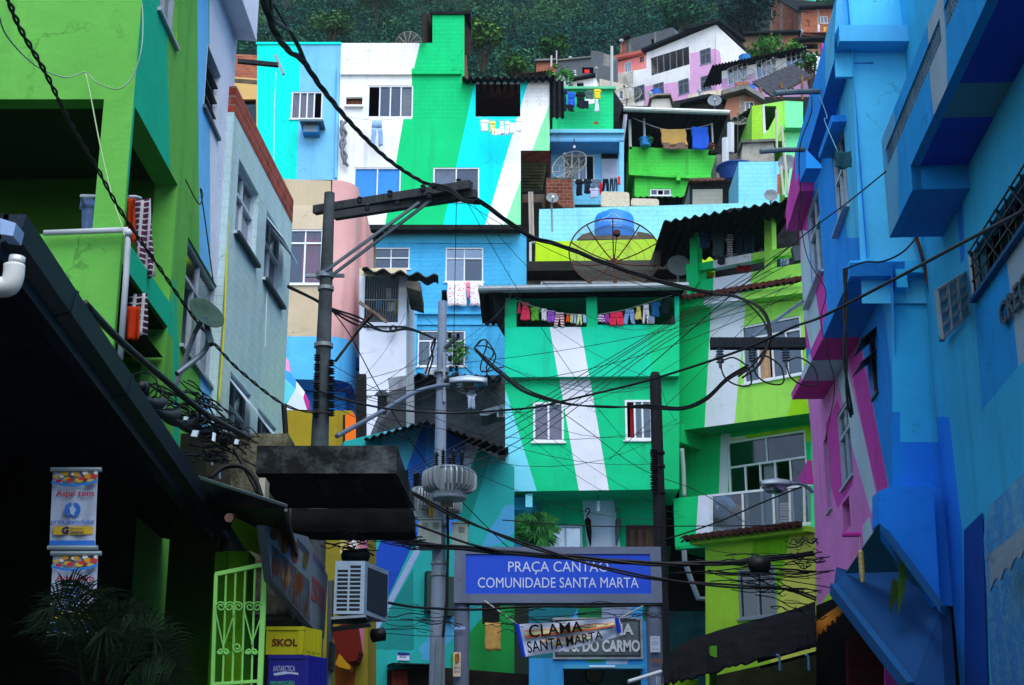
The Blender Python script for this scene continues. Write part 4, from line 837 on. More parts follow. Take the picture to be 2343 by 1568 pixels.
# blue tub
c0 = aq('c', 1540, 1200, 60); t = tag(MB().lathe(c0, [(0, 0), (.62, 0), (.74, .5), (.8, .6), (.84, .62), (.83, .68), (.74, .68), (.62, .12), (0, .12)], mat('#143c80', 'plain'), 36).build('water_tank', smooth=False), 'large open dark blue water tank left of the light blue block hut', 'water tank')
b = Bld('house', 'light blue block hut with flat top at the right of the rooftops', facing(57), q('c', 1690, 1340)[0]); L3 = mat('#88dcf4', 'block', .5); b.wall(L3, [('c', 1555, 1068, 1825, 1065, 1825, 1360, 1555, 1360)], [(mat('#d05838', 'brick'), 'c', 1810, 1150, 1830, 1150, 1830, 1280, 1810, 1280)], depth=4)
b = Bld('water_box', 'square stained concrete water box above the light blue block hut', facing(61), q('c', 1680, 1060)[0], 'water box'); b.wall(mat('#b0aca0', 'concrete'), [('c', 1585, 945, 1785, 935, 1792, 1062, 1572, 1068)], depth=2.2); strip(b, 'c', (1570, 950, 1795, 940), .12, -2.2, .15, mat('#7a7a70', 'concrete'))
b = Bld('house', 'rough white rendered wall under the stained water box', facing(62), q('c', 1530, 1100)[0]); b.wall(mat('#98948c', 'concrete'), [('c', 1410, 1020, 1580, 1010, 1580, 1200, 1410, 1200)], depth=2)
for x, y0, y1, lb in ((1468, 915, 1090, 'white post standing left of the stained water box'), (1502, 815, 1010, 'taller white post right of the first post by the water box')): pole('c', x, y0, y1, 61.5, .17, lb, mat('#c4ccd0', 'plain'), 'post', 'post')
# lime house right
b = Bld('house', 'yellow green house with slanted stair wall at the upper right', facing(70), q('d', 200, 930)[0]); LM1 = mat('#9cdc3c', 'block', .6); LM2 = mat('#9ce45c'); LM3 = mat('#7cf0a8')
b.hole('d', 158, 700, 245, 860); b.wall(LM2, [('d', 145, 690, 292, 665, 292, 930, 145, 930), ('d', 75, 700, 146, 690, 146, 932, 75, 932), ('d', 292, 665, 412, 672, 412, 880, 292, 850), ('d', 292, 850, 412, 880, 412, 1300, 292, 1300)],
   [(LM1, 'd', 60, 680, 147, 680, 147, 940, 60, 940), (LM3, 'd', 292, 600, 420, 600, 420, 1400, 292, 1400), (mat('#d4d8e4'), 'd', 145, 680, 160, 680, 170, 880, 150, 880)], depth=6, loop=('d', 75, 700, 292, 665, 412, 672, 412, 1300, 292, 1300, 292, 930, 75, 932))
MB().pbox(facing(70), *[facing(70).uv(*q('d', x, 870)[0])[0] for x in (285, 412)], *[facing(70).uv(*q('d', 300, y)[0])[1] for y in (870, 850)], 0, .5, LM3).build('ledge', b.t)
u = facing(70).px(q('d', 245, 740, 150, 925, 240, 925, 292, 800)); MB().ppoly(facing(70), u, -.05, .12, LM2).build('stair_wall', b.t)
b = Bld('house', 'black corrugated roofs stepping down beside the yellow green house', facing(75), q('d', 0, 900)[0]); b.wall(mat('#15171a', 'dark'), [('d', -130, 800, -40, 780, 80, 700, 80, 1100, -130, 1100)], depth=2)
m = MB(); wave_sheet(m, aq('d', -80, 800, 72), aq('d', 150, 680, 72), (0, 3, .8), DARKROOF, .3, .06); m.build('corrugated_roof', b.t)
for x0, y0, x1, y1, Y, lb in ((270, 835, 318, 1290, 50, 'long pale antenna pole before the light green wall'), (265, 1095, 285, 1290, 52, 'thin white pipe left of the long pale antenna pole'), (235, 725, 240, 1000, 60, 'thin white pole beside the yellow green house')):
    o = MB().tube([aq('d', x1, y1, Y), aq('d', x0, y0, Y)], .05, mat('#c0bcb0', 'plain'), 6).build('pole'); tag(o, lb, 'pole')
# ================================================================ light blue block wall, tank, lime wall
P = facing(53.5); b = Bld('block_wall', 'long pale turquoise block wall behind the blue water tank', P, q('g', 700, 180)[0], 'wall'); L3 = mat('#90e0f4', 'block', .5)
b.wall(L3, [('c', 242, 1380, 1562, 1340, 1562, 1640, 242, 1640), ('c', 1562, 1340, 1830, 1340, 1830, 1640, 1562, 1640)], depth=1, loop=('c', 242, 1380, 1562, 1340, 1830, 1340, 1830, 1640, 242, 1640))
P = facing(50); b = Bld('house', 'flat-roofed house with a yellow green parapet behind the big mesh dish', P, q('g', 700, 500)[0]); YG = mat('#b4e020', 'plaster', .5)
b.window('g', 252, 462, 925, 520, cols=4)
b.wall(YG, [('g', 218, 200, 1240, 178, 1400, 330, 1400, 400, 218, 400)], depth=6, name='parapet'); P9 = facing(50.5)
b.wall(mat('#8c8674', 'concrete'), [('g', 160, 398, 1400, 398, 1400, 620, 160, 620)], depth=4, P=P9); b.window
strip(b, 'g', (160, 424, 218, 424, 1300, 412), .35, -1, .5, mat('#2c2e28', 'concrete'), name='slab')
m = MB(); (u0, u1, v0, v1) = b.R('g', 252, 462, 925, 520, P=P9)
m.pbox(P9, u0, u1, v0, v1, 0, .06, WHITE); 
for k in range(4): w_ = (u1 - u0) / 4; m.pbox(P9, u0 + w_ * k + .05, u0 + w_ * (k + 1) - .05, v0, v1 - .08, .06, .07, mat('#60748c', 'plain'))
m.build('window', b.t)
m = MB(); m.tube([aq('g', 215, 205, 49.8), aq('g', 184, 207, 49.8), aq('g', 184, 390, 49.8)], .05, WIREW, 6); m.build('vent_pipe', b.t)
t = thing('water_tank', 'big blue round water tank with white lettering on a concrete plinth', 'water tank', aq('g', 738, 170, 52)); c0 = aq('g', 738, 158, 52); R_ = 142 / 2.88 / FP * 52
MB().lathe(c0, [(R_ * .9, -.3), (R_, -.15), (R_ * 1.0, .12), (R_ * 1.02, .14), (R_ * .99, .17), (R_ * .98, .62), (R_ * .9, .74), (R_ * .42, .84), (R_ * .42, .93), (R_ * .3, .96), (0, .97)], mat('#2080e4', 'plain'), 40).build('tank_body', t, smooth=True)
letters('Acqualimp', facing(50.95), 'g', 650, 45, 795, 72, m=mat('#a8c8f4', 'plain'), parent=t, depth=.002, off=0.02, shear=.2); letters('Água\nProtegida', facing(50.95), 'g', 712, 74, 785, 100, m=mat('#a8c8f4', 'plain'), parent=t, depth=.002, off=.02)
MB().tube([facing(50.97).w(*facing(50.97).uv(*q('g', x, y)[0])) for x, y in ((640, 72), (655, 50), (690, 35), (720, 10), (745, 20), (795, 60))], .012, mat('#a8c8f4', 'plain'), 4).build('swoosh', t)
MB().ppoly(facing(51), facing(51).px(q('g', 492, 182, 530, 150, 590, 135, 600, 160, 880, 158, 890, 132, 960, 145, 1015, 182)), -2.4, -.0, mat('#5a4c44', 'concrete')).build('plinth', t)
meshdish('g', 738, 300, 322, 45, 'huge rusty mesh dish on the roof in front of the yellow green parapet', (.02, -1, .33), ribs=10, rings=6, m=mat('#341a16', 'rust'), rib=.022, drop=(.05, .1, -1.9))
dish('g', 1162, 362, 82, 44, 'large grey solid dish beside the huge mesh dish', (.05, -1, .18), arm=False)
# ================================================================ green centre house
P = facing(40); G = Bld('house', 'green house with broad white stripe and a roof terrace full of laundry', P, q('k', 600, 650)[0])
g1 = mat('#12d6a4', 'plaster', .5); g2 = mat('#0ccc88', 'plaster', .5); g3 = mat('#08c47c', 'plaster', .5); WS = mat('#e8ecff', 'plaster', .5); LBl = mat('#7ce0f8', 'plaster', .45)
for h in ((92, 545, 555, 762), (622, 545, 1138, 748)): G.hole('g', *h)
P_lo = P.off(-.22)
G.window('g', 202, 1260, 405, 1518, cols=2, P=P_lo, curtain=(mat('#c87078', 'cloth'), .04, .96), inset=.02); G.window('g', 805, 1245, 990, 1506, cols=3, panes='ogg', P=P_lo, inset=.02, curtain=(mat('#c02838', 'cloth'), .2, .38))
G.wall(g1, [('g', 15, 560, 1165, 545, 1165, 1085, 15, 1092)], [(g1, 'g', 10, 740, 960, 740, 985, 1110, 10, 1110), (mat('#10d088'), 'g', 950, 750, 1170, 730, 1170, 1110, 985, 1110), (WS, 'g', 312, 765, 515, 762, 572, 1095, 368, 1095),
   (g2, 'g', 0, 500, 92, 500, 92, 770, 0, 770), (g2, 'g', 555, 500, 622, 500, 622, 762, 555, 762)], depth=5, name='terrace_wall')
G.wall(g2, [('g', 18, 1085, 1165, 1078, 1165, 1830, 18, 1846)], [(LBl, 'g', 18, 1170, 228, 1850, 10, 1850), (WS, 'g', 370, 1080, 572, 1080, 703, 1850, 505, 1850), (mat('#0cbc74'), 'g', 985, 1070, 1170, 1070, 1170, 1850, 990, 1850)], depth=2.2, P=P_lo, closed=True, side=g2)
P_g = facing(41.6)
G.window('k', 305, 515, 528, 700, cols=2, P=P_g, panes='bb'); 
G.wall(g2, [('k', 0, 290, 1060, 285, 1060, 900, 0, 900)], [(mat('#48c0e8'), 'k', 0, 280, 190, 280, 300, 660, 0, 660), (mat('#20a888'), 'k', 190, 280, 250, 280, 310, 660, 290, 660), (WS, 'k', 520, 280, 722, 280, 780, 680, 560, 680)], P=P_g, depth=.3, name='ground_wall')
m = MB(); u0, u1, v0, v1 = G.R('k', 812, 515, 1000, 700, P=P_g); wd = mat('#6a4c40', 'wood'); m.pbox(P_g, u0, u1, v0, v1, 0, .05, wd)
for k in range(3): m.pbox(P_g, u0 + .1 + k * (u1 - u0 - .1) / 3, u0 + (k + 1) * (u1 - u0 - .1) / 3, v0, v1 - .12, .05, .08, mat('#7c5c4c', 'wood'))
m.build('door', G.t)
MB().box((P.w(*P.uv(*q('k', 152, 300)[0])).x, 40.3, G.R('k', 152, 290, 198, 380)[2]), (P.w(*P.uv(*q('k', 198, 300)[0])).x, 41.6, G.R('k', 152, 290, 198, 380)[3]), LBl).build('bracket', G.t)
MB().ppoly(P_g, P_g.px(q('k', 10, 370, 190, 370, 190, 455, 50, 455)), 0, .9, mat('#38b8d8')).build('side_block', G.t)
m = MB(); m.tube([aq('k', 630, 318, 40.8), aq('k', 630, 350, 40.8)], .012, CABLE, 4).lathe(aq('k', 630, 350, 40.8), [(.02, 0), (.05, -.04), (.05, -.3), (0, -.34)], WHITE, 8); m.build('light_bulb', G.t)
m = MB(); wave_sheet(m, aq('g', -160, 497, 39.55), aq('g', 1225, 475, 39.55), (0, 6, .9), DARKROOF, .2, .05, .03); m.build('corrugated_roof', G.t)
MB().tube([aq('g', -160, 516, 39.4), aq('g', 1225, 492, 39.4)], .11, mat('#78848a', 'metal'), 12).build('gutter', G.t)
MB().prism([aq('f', 1675, 545, 39), aq('f', 1760, 545, 39), aq('f', 1755, 680, 39.8)], (0, 4, .6), DARKROOF).build('eave_board', G.t)
MB().ppoly(facing(39.9), facing(39.9).px(q('g', 10, 528, 1168, 508, 1168, 548, 10, 562)), -.2, 0, mat('#101418', 'dark')).build('fascia', G.t)
for k, (x0, x1) in enumerate(((560, 1),)): pass
MB().ppoly(facing(42.5), facing(42.5).px(q('g', 95, 690, 560, 710, 560, 790, 95, 790)), -.1, 0, mat('#a89c98')).build('inner_parapet', G.t)
for k, lb in ((545, 'black folded umbrella hanging on the white stripe under the green house'), (745, 'grey folded umbrella hanging right of the black umbrella')):
    mm = mat('#0c0e10', 'cloth') if k == 545 else mat('#586868', 'cloth'); t = thing('umbrella', lb, 'umbrella', aq('k', k + 35, 650, 41.3)); pts = [aq('k', k + x, y, 41.3) for x, y in ((2, 425), (5, 408), (18, 403), (28, 412), (26, 430), (8 if k == 545 else 24, 455))]
    MB().tube(smooth_pts(pts, 4), .018, mm, 6).build('handle', t); e = aq('k', k + (35 if k == 545 else 5), 650, 41.3); s = aq('k', k + (14 if k == 545 else 22), 460, 41.3); MB().tube([s, s.lerp(e, .12), s.lerp(e, .5), s.lerp(e, .9), e], [.02, .09, .075, .03, .015], mm, 9).build('canopy', t, smooth=True)
palmp = at(*q('k', 225, 560)[0], 38.5)
# terrace laundry
lau = [(95, 605, 26, 70, 'tank', '#e04868', 'red print vest at the far left of the terrace line'), (118, 600, 68, 118, 'tank', '#ff4466', 'coral pink dress second from left on the terrace line'), (180, 630, 70, 90, 'shirt', '#70c840', 'green baby shirt on the terrace line'),
 (252, 640, 44, 80, 'shirt', ('#c060b0', 'dots'), 'white spotted baby shirt right of the green one'), (296, 652, 50, 80, 'shorts', '#a860d0', 'lilac shorts in the left bay of the terrace'), (340, 665, 72, 98, 'pants', ('#b03048', 'stripes'), 'red and white striped pyjama trousers on the terrace line'),
 (418, 675, 26, 55, 'tank', '#ff6420', 'small orange bodysuit on the terrace line'), (445, 678, 22, 58, 'shirt', '#e0ecb0', 'pale yellow baby top right of the orange bodysuit'), (467, 680, 22, 60, 'shirt', '#b0d4f4', 'pale blue baby top in the left terrace bay'), (489, 680, 36, 68, 'pants', '#e4f0b0', 'cream baby trousers near the middle pillar'), (528, 683, 26, 52, 'shirt', '#b8d8f4', 'sky blue baby top beside the middle pillar'),
 (626, 680, 46, 50, 'shorts', ('#8838a0', 'stripes'), 'purple striped shorts first in the right terrace bay'), (674, 677, 30, 60, 'shorts', '#b048b0', 'magenta shorts second in the right terrace bay'), (706, 662, 92, 90, 'shorts', '#f83858', 'big coral red shorts in the right terrace bay'), (797, 645, 80, 100, 'pants', '#88b0e0', 'light blue trousers in the right terrace bay'),
 (872, 628, 48, 85, 'tank', '#ecd870', 'yellow vest in the right terrace bay'), (922, 612, 48, 130, 'pants', ('#b090d0', 'dots'), 'white dotted leggings in the right terrace bay'), (972, 595, 70, 100, 'shirt', '#1c6aa0', 'dark teal blue t-shirt in the right terrace bay'), (1045, 570, 60, 110, 'shirt', '#10262c', 'nearly black shirt at the far right of the terrace line'), (968, 690, 34, 52, 'towel', '#90a4b8', 'grey cloth low behind the teal blue shirt')]
for k, (x, y, w, h, kd, cc, lb) in enumerate(lau): garment(kd, 'g', x, y, w, h, 39.93 + .015 * (k % 3), mat(*cc) if isinstance(cc, tuple) else mat(cc, 'cloth'), lb, group='small laundry on the green terrace')
cable([(92, 590, 39.93, 'g'), (250, 640, 39.92, 'g'), (400, 672, 39.92, 'g'), (555, 682, 39.93, 'g')], .008, 'washing line of the left terrace bay', WIREW, name='washing_line'); cable([(622, 682, 39.93, 'g'), (800, 650, 39.92, 'g'), (930, 612, 39.92, 'g'), (1138, 545, 39.93, 'g')], .008, 'washing line of the right terrace bay', WIREW, name='washing_line')
# ================================================================ lime and green house to the right
P = two(*q('g', 1160, 900)[0], 41.5, *q('h', 440, 800)[0], 39.2); L = Bld('house', 'curving house in green, white and lime bands with clay tile eaves', P, q('k', 1500, 600)[0])
lg = mat('#0cd078', 'plaster', .45); li = mat('#a4ec60', 'plaster', .45); ld = mat('#9ce01c', 'plaster', .45); wh = mat('#e4e8ff', 'plaster', .45)
L.window('g', 1570, 760, 1985, 1068, cols=4, transom=.2, panes='gogg', curtain=(BE, .2, .42))
L.wall(lg, [('g', 1160, 620, 2030, 520, 2020, 1330, 1165, 1445)], [(wh, 'g', 1378, 560, 1612, 500, 1605, 640, 1555, 1060, 1520, 1480, 1328, 1480), (li, 'g', 1612, 480, 2100, 480, 2100, 1480, 1520, 1480), (ld, 'g', 1960, 980, 2100, 480, 2100, 1480, 1850, 1480)][1:] + [(wh, 'g', 1378, 560, 1612, 500, 1520, 1480, 1328, 1480)], depth=5, side=mat('#0ca868'))
L.ledge('g', 1130, 612, 1372, 668, m=lg, out=.45, name='ledge') if 0 else None
U = P.px(q('g', 1130, 610, 2040, 520, 2040, 556, 1130, 668)); mid = lambda x0, x1, mm: MB().ppoly(P, P.px(q('g', x0, 612 - (x0 - 1130) * .105, x1, 612 - (x1 - 1130) * .105, x1, 668 - (x1 - 1130) * .118, x0, 668 - (x0 - 1130) * .118)), -.1, .4, mm)
for x0, x1, mm in ((1130, 1370, lg), (1370, 1612, wh), (1612, 2040, li)): mid(x0, x1, mm).build('ledge', L.t)
m = MB(); wave_sheet(m, P.w(*P.uv(*q('g', 1215, 598)[0]), .55), P.w(*P.uv(*q('g', 2040, 466)[0]), .55), Vector((0, 1.5, .45)), mat('#40201a', 'dark'), .2, .045, .05, True); m.build('tile_roof', L.t)
U1 = P.uv(*q('g', 1150, 690)[0]); U2 = P.uv(*q('g', 1170, 1400)[0]); MB().tube([P.w(U1[0] - .05, U1[1], .15), P.w(U1[0] - .05, U2[1], .15)], .07, mat('#98bcc0', 'plain'), 8).build('drain_pipe', L.t)
MB().ppoly(P, P.px(q('g', 1130, 1415, 1200, 1405, 1200, 1530, 1135, 1525)), -1.5, .2, lg).build('bracket', L.t)
# terrace above
P3 = two(*q('g', 1225, 560)[0], 43, *q('h', 430, 300)[0], 41); wht = wh
def bnd(pts, mm, o0=-.3, o1=0, nm='parapet', s='g', PP=None):
    PP = PP or P3; return MB().ppoly(PP, PP.px(q(s, *pts)), o0, o1, mm).build(nm, L.t)
bnd((1225, 462, 1390, 442, 1385, 560, 1225, 600), lg); bnd((1390, 440, 1640, 400, 1630, 520, 1385, 560), wh); bnd((1640, 400, 2030, 330, 2030, 520, 1630, 520), li)
bnd((1218, 355, 1295, 355, 1300, 470, 1225, 580), lg, -.5, .1, 'corner_pier'); bnd((1238, 100, 1283, 100, 1290, 380, 1240, 380), lg, -.3, .05, 'post'); bnd((1728, 0, 1775, 0, 1782, 400, 1730, 400), li, -.3, .05, 'post')
bnd((1290, 345, 1390, 325, 1390, 378, 1290, 390), lg, -.25, .02, 'rail_beam'); bnd((1390, 325, 1640, 278, 1638, 328, 1390, 376), wh, -.25, .02, 'rail_beam'); bnd((1640, 278, 1732, 262, 1732, 308, 1638, 328), li, -.25, .02, 'rail_beam'); bnd((1778, 255, 1925, 232, 1930, 285, 1778, 300), li, -.25, .02, 'rail_beam')
m = MB(); wave_sheet(m, aq('g', 1060, 68, 41), aq('h', 420, -95, 39), (0.2, 7, 1.2), DARKROOF, .3, .05, .04); m.build('corrugated_roof', L.t)
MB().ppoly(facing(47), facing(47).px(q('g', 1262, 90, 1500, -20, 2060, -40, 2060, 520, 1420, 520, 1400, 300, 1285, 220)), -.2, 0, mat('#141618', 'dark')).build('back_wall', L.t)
MB().bar(aq('g', 1080, 80, 41.2), aq('g', 1245, 160, 42.5), .15, DARKROOF).build('rafter', L.t)
for k, (x, y, w, h, kd, cc, lb) in enumerate(((1285, 130, 90, 110, 'shirt', '#24466c', 'navy shirt left on the terrace line beneath the black corrugated roof'), (1370, 140, 100, 160, 'shirt', '#48606c', 'charcoal sweater beneath the black corrugated roof'), (1472, 150, 50, 150, 'shirt', ('#181c40', 'stripes'), 'navy and white striped top beneath the black corrugated roof'),
    (1530, 150, 60, 135, 'shirt', '#283844', 'black t-shirt right of the striped top'), (1590, 150, 65, 130, 'towel', '#243c50', 'dark blue black cloth right of the black t-shirt'), (1415, 290, 50, 60, 'towel', '#28343c', 'dark grey cloth seen through the terrace rail gap'), (1545, 345, 90, 50, 'towel', '#801820', 'dark red cloth seen through the terrace rail gap'), (1825, 300, 26, 62, 'towel', '#5c8cb0', 'light blue striped cloth behind the lime rail'), (1853, 295, 35, 62, 'towel', '#8098a8', 'grey cloth behind the lime rail'))):
    garment(kd, 'g', x, y, w, h, 42.3, mat(*cc) if isinstance(cc, tuple) else mat(cc, 'cloth'), lb, group='dark laundry under the black corrugated roof')
tag(MB().ppoly(facing(40.3), facing(40.3).px(q('h', 340, 232, 395, 222, 402, 320, 358, 325)), -.25, 0, mat('#48545c', 'cloth')).build('bucket'), 'grey rag or bucket hung at the right end of the lime terrace', 'bucket')
# lower floors of the lime house
P4 = two(*q('k', 1200, 100)[0], 42.6, *q('l', 440, 100)[0], 40.4)
L.window('k', 1478, -35, 2030, 520, cols=5, transom=.26, panes='dooos'.replace('s', 'd'), P=P4, curtain=(mat('#90a0a4', 'cloth'), .42, .6), sill=False)
L.wall(lg, [('k', 1165, -110, 2030, -200, 2030, 640, 1165, 640)], [(wh, 'k', 1440, -130, 1500, -130, 1470, 640, 1415, 640), (mat('#e8e0c8'), 'k', 1480, -60, 1620, -80, 1600, -20, 1480, -10), (ld, 'k', 1600, -80, 2060, -150, 2060, -40, 1600, -20), (li, 'k', 1480, 300, 2060, 300, 2060, 640, 1480, 640)], P=P4, depth=4, name='lower_wall')
P5 = two(*q('k', 1125, 400)[0], 40.6, *q('l', 440, 400)[0], 38.4)
def b5(pts, mm, nm='balcony_wall', o0=-.15, o1=0, s='k'): return MB().ppoly(P5, P5.px(q(s, *pts)), o0, o1, mm).build(nm, L.t)
b5((1125, 338, 1290, 320, 1270, 660, 1138, 672), lg); b5((1290, 320, 1370, 312, 1380, 582, 1272, 600), wh)
m = MB()
for a_, b_ in (((1378, 318), (1378, 575)), ((1580, 300), (1588, 555)), ((1782, 280), (1790, 525)), ((1890, 265), (1895, 510)), ((1985, 255), (1990, 500)), ((1375, 320), (2030, 250)), ((1380, 576), (2030, 500))):
    m.bar(P5.w(*P5.uv(*q('k', *a_)[0]), 0), P5.w(*P5.uv(*q('k', *b_)[0]), 0), .06, mat('#d8dce4', 'metal'))
rl = m.build('balcony_railing', L.t); m = MB(); m.ppoly(P5, P5.px(q('k', 1380, 320, 2030, 250, 2030, 500, 1380, 575)), -.01, 0, glassmat('#a8b4c0', .03)); m.build('pane', rl)
MB().ppoly(P5, P5.px(q('k', 1138, 655, 2030, 560, 2030, 600, 1138, 675)), -2.0, 0, mat('#0c8c50')).build('balcony_floor', L.t)
tag(MB().lathe(aq('k', 1510, 470, 40.3), [(0, -.25), (.42, -.2), (.5, .05), (.35, .3), (.1, .4), (0, .42)], mat('#8a5a38', 'cloth'), 14).build('bundle', smooth=True), 'brown bundle of stored things behind the balcony glass', 'bundle'); tag(MB().lathe(aq('k', 1455, 420, 40.2), [(0, -.25), (.38, -.2), (.42, .05), (.22, .35), (0, .4)], mat('#90a8c0', 'cloth'), 9).build('plastic_bag', smooth=False), 'pale blue plastic bag heaped on the balcony bundle', 'bag')
tag(MB().box(tuple(aq('k', 1490, 400, 41.3)), tuple(aq('k', 1570, 322, 41.6)), mat('#681820', 'plain')).build('red_chair'), 'dark red folded chair stacked behind the balcony glass', 'chair')
for y0, y1, lb in ((360, 455, 'upper orange striped cushion stack by the curtain'), (457, 512, 'lower orange cushion under the striped one')): tag(MB().ppoly(facing(40), facing(40).px(q('k', 1828, y0 + 5, 1885, y0, 1885, y1, 1828, y1)), -.3, 0, mat('#c05c28', 'stripes')).build('cushion'), lb, 'cushion', 'cushions on the balcony')
# tiled lower lime house
P = two(*q('k', 1340, 900)[0], 38.6, *q('l', 480, 800)[0], 36.6); b = Bld('house', 'lime and yellow lower house with small clay tile eave beneath the glass balcony', P, q('k', 1600, 1400)[0]); ye = mat('#dce060', 'plaster', .5); l2 = mat('#a4d838', 'plaster', .5); l3 = mat('#7ccc10', 'plaster', .5)
b.window('k', 1548, 808, 1812, 1108, cols=2, panes='dd', fm=GREYM)
b.wall(l2, [('k', 1335, 640, 2060, 560, 2060, 1900, 1340, 1900)], [(l3, 'k', 1640, 590, 1895, 560, 1780, 1120, 1560, 1200, 1640, 700), (ye, 'k', 1895, 540, 2100, 540, 2100, 1900, 1700, 1900), (l3, 'k', 1560, 1110, 1790, 1110, 1760, 1160, 1570, 1190)][:2] + [(l3, 'k', 1575, 1110, 1785, 1110, 1765, 1180, 1575, 1180)], depth=4)
bb_ = P.px(q('k', 1275, 610, 2060, 530, 2060, 565, 1285, 655)); MB().ppoly(P, bb_, -.1, .35, l2).build('eave_beam', b.t)
m = MB(); wave_sheet(m, P.w(*P.uv(*q('k', 1270, 608)[0]), .55), P.w(*P.uv(*q('k', 2050, 512)[0]), .55), Vector((0, .8, .12)), mat('#301814', 'dark'), .2, .04, .05, True); m.build('tile_roof', b.t)
# dark gap with pipe
b = Bld('house', 'dark teal alley house glimpsed between the portal post and the lime house', facing(44), q('k', 1200, 1400)[0]); b.wall(mat('#1c5860', 'concrete'), [('k', 1040, 200, 1360, 200, 1360, 2000, 1040, 2000)], [(mat('#0a0e0e', 'dark'), 'k', 1040, 200, 1360, 200, 1360, 1080, 1040, 1080), (mat('#14663c'), 'k', 1040, 650, 1110, 650, 1070, 1090, 1040, 1090)], depth=2)
tag(MB().tube([aq('k', x, y, 39.5) for x, y in ((1197, 680), (1200, 750), (1240, 870), (1290, 998), (1345, 1000))], .07, mat('#8a949c', 'plain'), 8).build('drain_pipe'), 'bent grey drain pipe crossing the dark alley gap', 'pipe')
cable([(1180, 10, 41.2, 'k'), (1190, 150, 41.2, 'k'), (1195, 330, 41.2, 'k')], .07, 'pale grey vertical drain pipe left of the lime house balcony', mat('#a0b8b8', 'plain'), name='drain_pipe', cat='pipe')
# ================================================================ pink corner house
P = facing(44); K = Bld('house', 'rounded corner house in beige, pink and blue behind the dark utility pole', P, q('f', 500, 1310)[0]); be = mat('#cbb494', 'concrete', .4); be = mat('#c8b698', 'plaster', .5); pk = mat('#dca8a4', 'plaster', .4); sk = mat('#5cc0f8'); bl_ = mat('#2c98f0')
K.window('f', 330, 118, 548, 480, cols=2, transom=.22, curtain=(mat('#f04048', 'cloth'), .4, .95), panes='gg')
K.wall(be, [('D', 600, 408, 757, 414, 757, 770, 600, 770)], [(mat('#d4c2a6', 'plaster', .4), 'D', 600, 470, 760, 470, 760, 526, 600, 526)], depth=3, name='front_wall')
K.wall(sk, [('D', 600, 770, 757, 770, 757, 870, 600, 866)], depth=1.2, name='blue_band')
# curved corner: plan polyline
def curve_wall(parent, xs, ytop, ybot, mm, name, Y0=44, cap=None):
    pts = xs; m = MB(); zt = at(757, ytop, Y0).z; zb = at(757, ybot, Y0).z
    rows = [[(x, y, zt) for x, y in pts], [(x, y, zb) for x, y in pts]]; m.grid(rows, mm)
    if cap: m.face([(x, y, zb) for x, y in pts] + [(pts[-1][0] - 2, pts[-1][1], zb), (pts[0][0] - 2, pts[0][1], zb)], cap); m.face([(x, y, zt) for x, y in pts] + [(pts[-1][0] - 2, pts[-1][1], zt), (pts[0][0] - 2, pts[0][1], zt)], cap)
    return m.build(name, parent)
X0 = at(757, 500, 44).x; cc = [(X0 + .75 * sin(radians(a)), 44.75 - .75 * cos(radians(a))) for a in range(0, 91, 9)] + [(X0 + .75, 47)]
curve_wall(K.t, cc, 412, 770, pk, 'curved_wall', cap=pk); curve_wall(K.t, cc, 770, 868, sk, 'curved_band', cap=mat('#1a5cc0'))
PB = facing(46.2)
K.wall(pk, [('D', 745, 480, 836, 480, 836, 1000, 745, 1000)], [(sk, 'D', 745, 690, 790, 684, 836, 700, 836, 1010, 745, 1010), (bl_, 'D', 740, 860, 790, 820, 805, 1010, 740, 1010)], P=PB, depth=3, name='side_wall')
K.wall(bl_, [('D', 600, 860, 790, 860, 790, 1010, 600, 1010)], [(mat('#1a4cb8'), 'D', 600, 830, 700, 860, 700, 900, 600, 900)], P=facing(45.4), depth=1, name='lower_wall')
MB().ppoly(PB, PB.px(q('f', 722, 1075, 788, 1110, 788, 1375, 722, 1385)), 0, .06, mat('#2c7cc8', 'metal')).build('shutter', K.t)
pts = [at(*q('f', 728, 930)[0], 45.9)] ; m = MB(); m.ppoly(facing(45.6), facing(45.6).px(q('f', 728, 928, 790, 960, 822, 990, 822, 1012, 790, 1032, 728, 1048)), -.3, 0, mat('#16408c')); m.build('round_canopy', K.t)
for x, y, w, h, kd, cl, lb in ((335, 985, 48, 85, 'towel', '#f0e0ee', 'pale pink cloth on the line behind the dark pole'), (380, 988, 55, 110, 'pants', '#eef0fa', 'white trousers on the line behind the dark pole'), (432, 1000, 40, 110, 'shirt', '#181c28', 'black shirt on the line behind the dark pole')): garment(kd, 'f', x, y, w, h, 44.3, mat(cl, 'cloth'), lb)
P = facing(43.4); b = Bld('stairway', 'painted diagonal stair parapet in pink, white and blue stripes behind the tiled building', P, q('f', 380, 1310)[0], 'stairs')
for pts, cl in (((300, 940, 335, 985, 345, 1060, 300, 1040), '#f0a0d0'), ((300, 1040, 345, 1060, 385, 1120, 380, 1170, 300, 1090), '#40a8f0'), ((300, 1090, 380, 1170, 300, 1310), '#60d0dc'), ((385, 1120, 440, 1190, 430, 1230, 380, 1170), '#e8eef8'), ((300, 1310, 380, 1170, 430, 1230, 455, 1310), '#d8e4f0'), ((440, 1190, 470, 1250, 470, 1310, 455, 1310, 430, 1230), '#c03890')):
    MB().ppoly(P, P.px(q('f', *pts)), -.2, 0, mat(cl)).build('panel', b.t)
P = facing(41); b = Bld('garden_wall', 'yellow plastered low wall with broken orange edge behind the dark pole', P, q('f', 500, 1490)[0], 'wall'); b.wall(mat('#98841c', 'plaster', .5), [('f', 280, 1312, 755, 1312, 765, 1600, 280, 1600)], [(mat('#281c14', 'dark'), 'f', 690, 1340, 710, 1340, 705, 1600, 690, 1600)], depth=1)
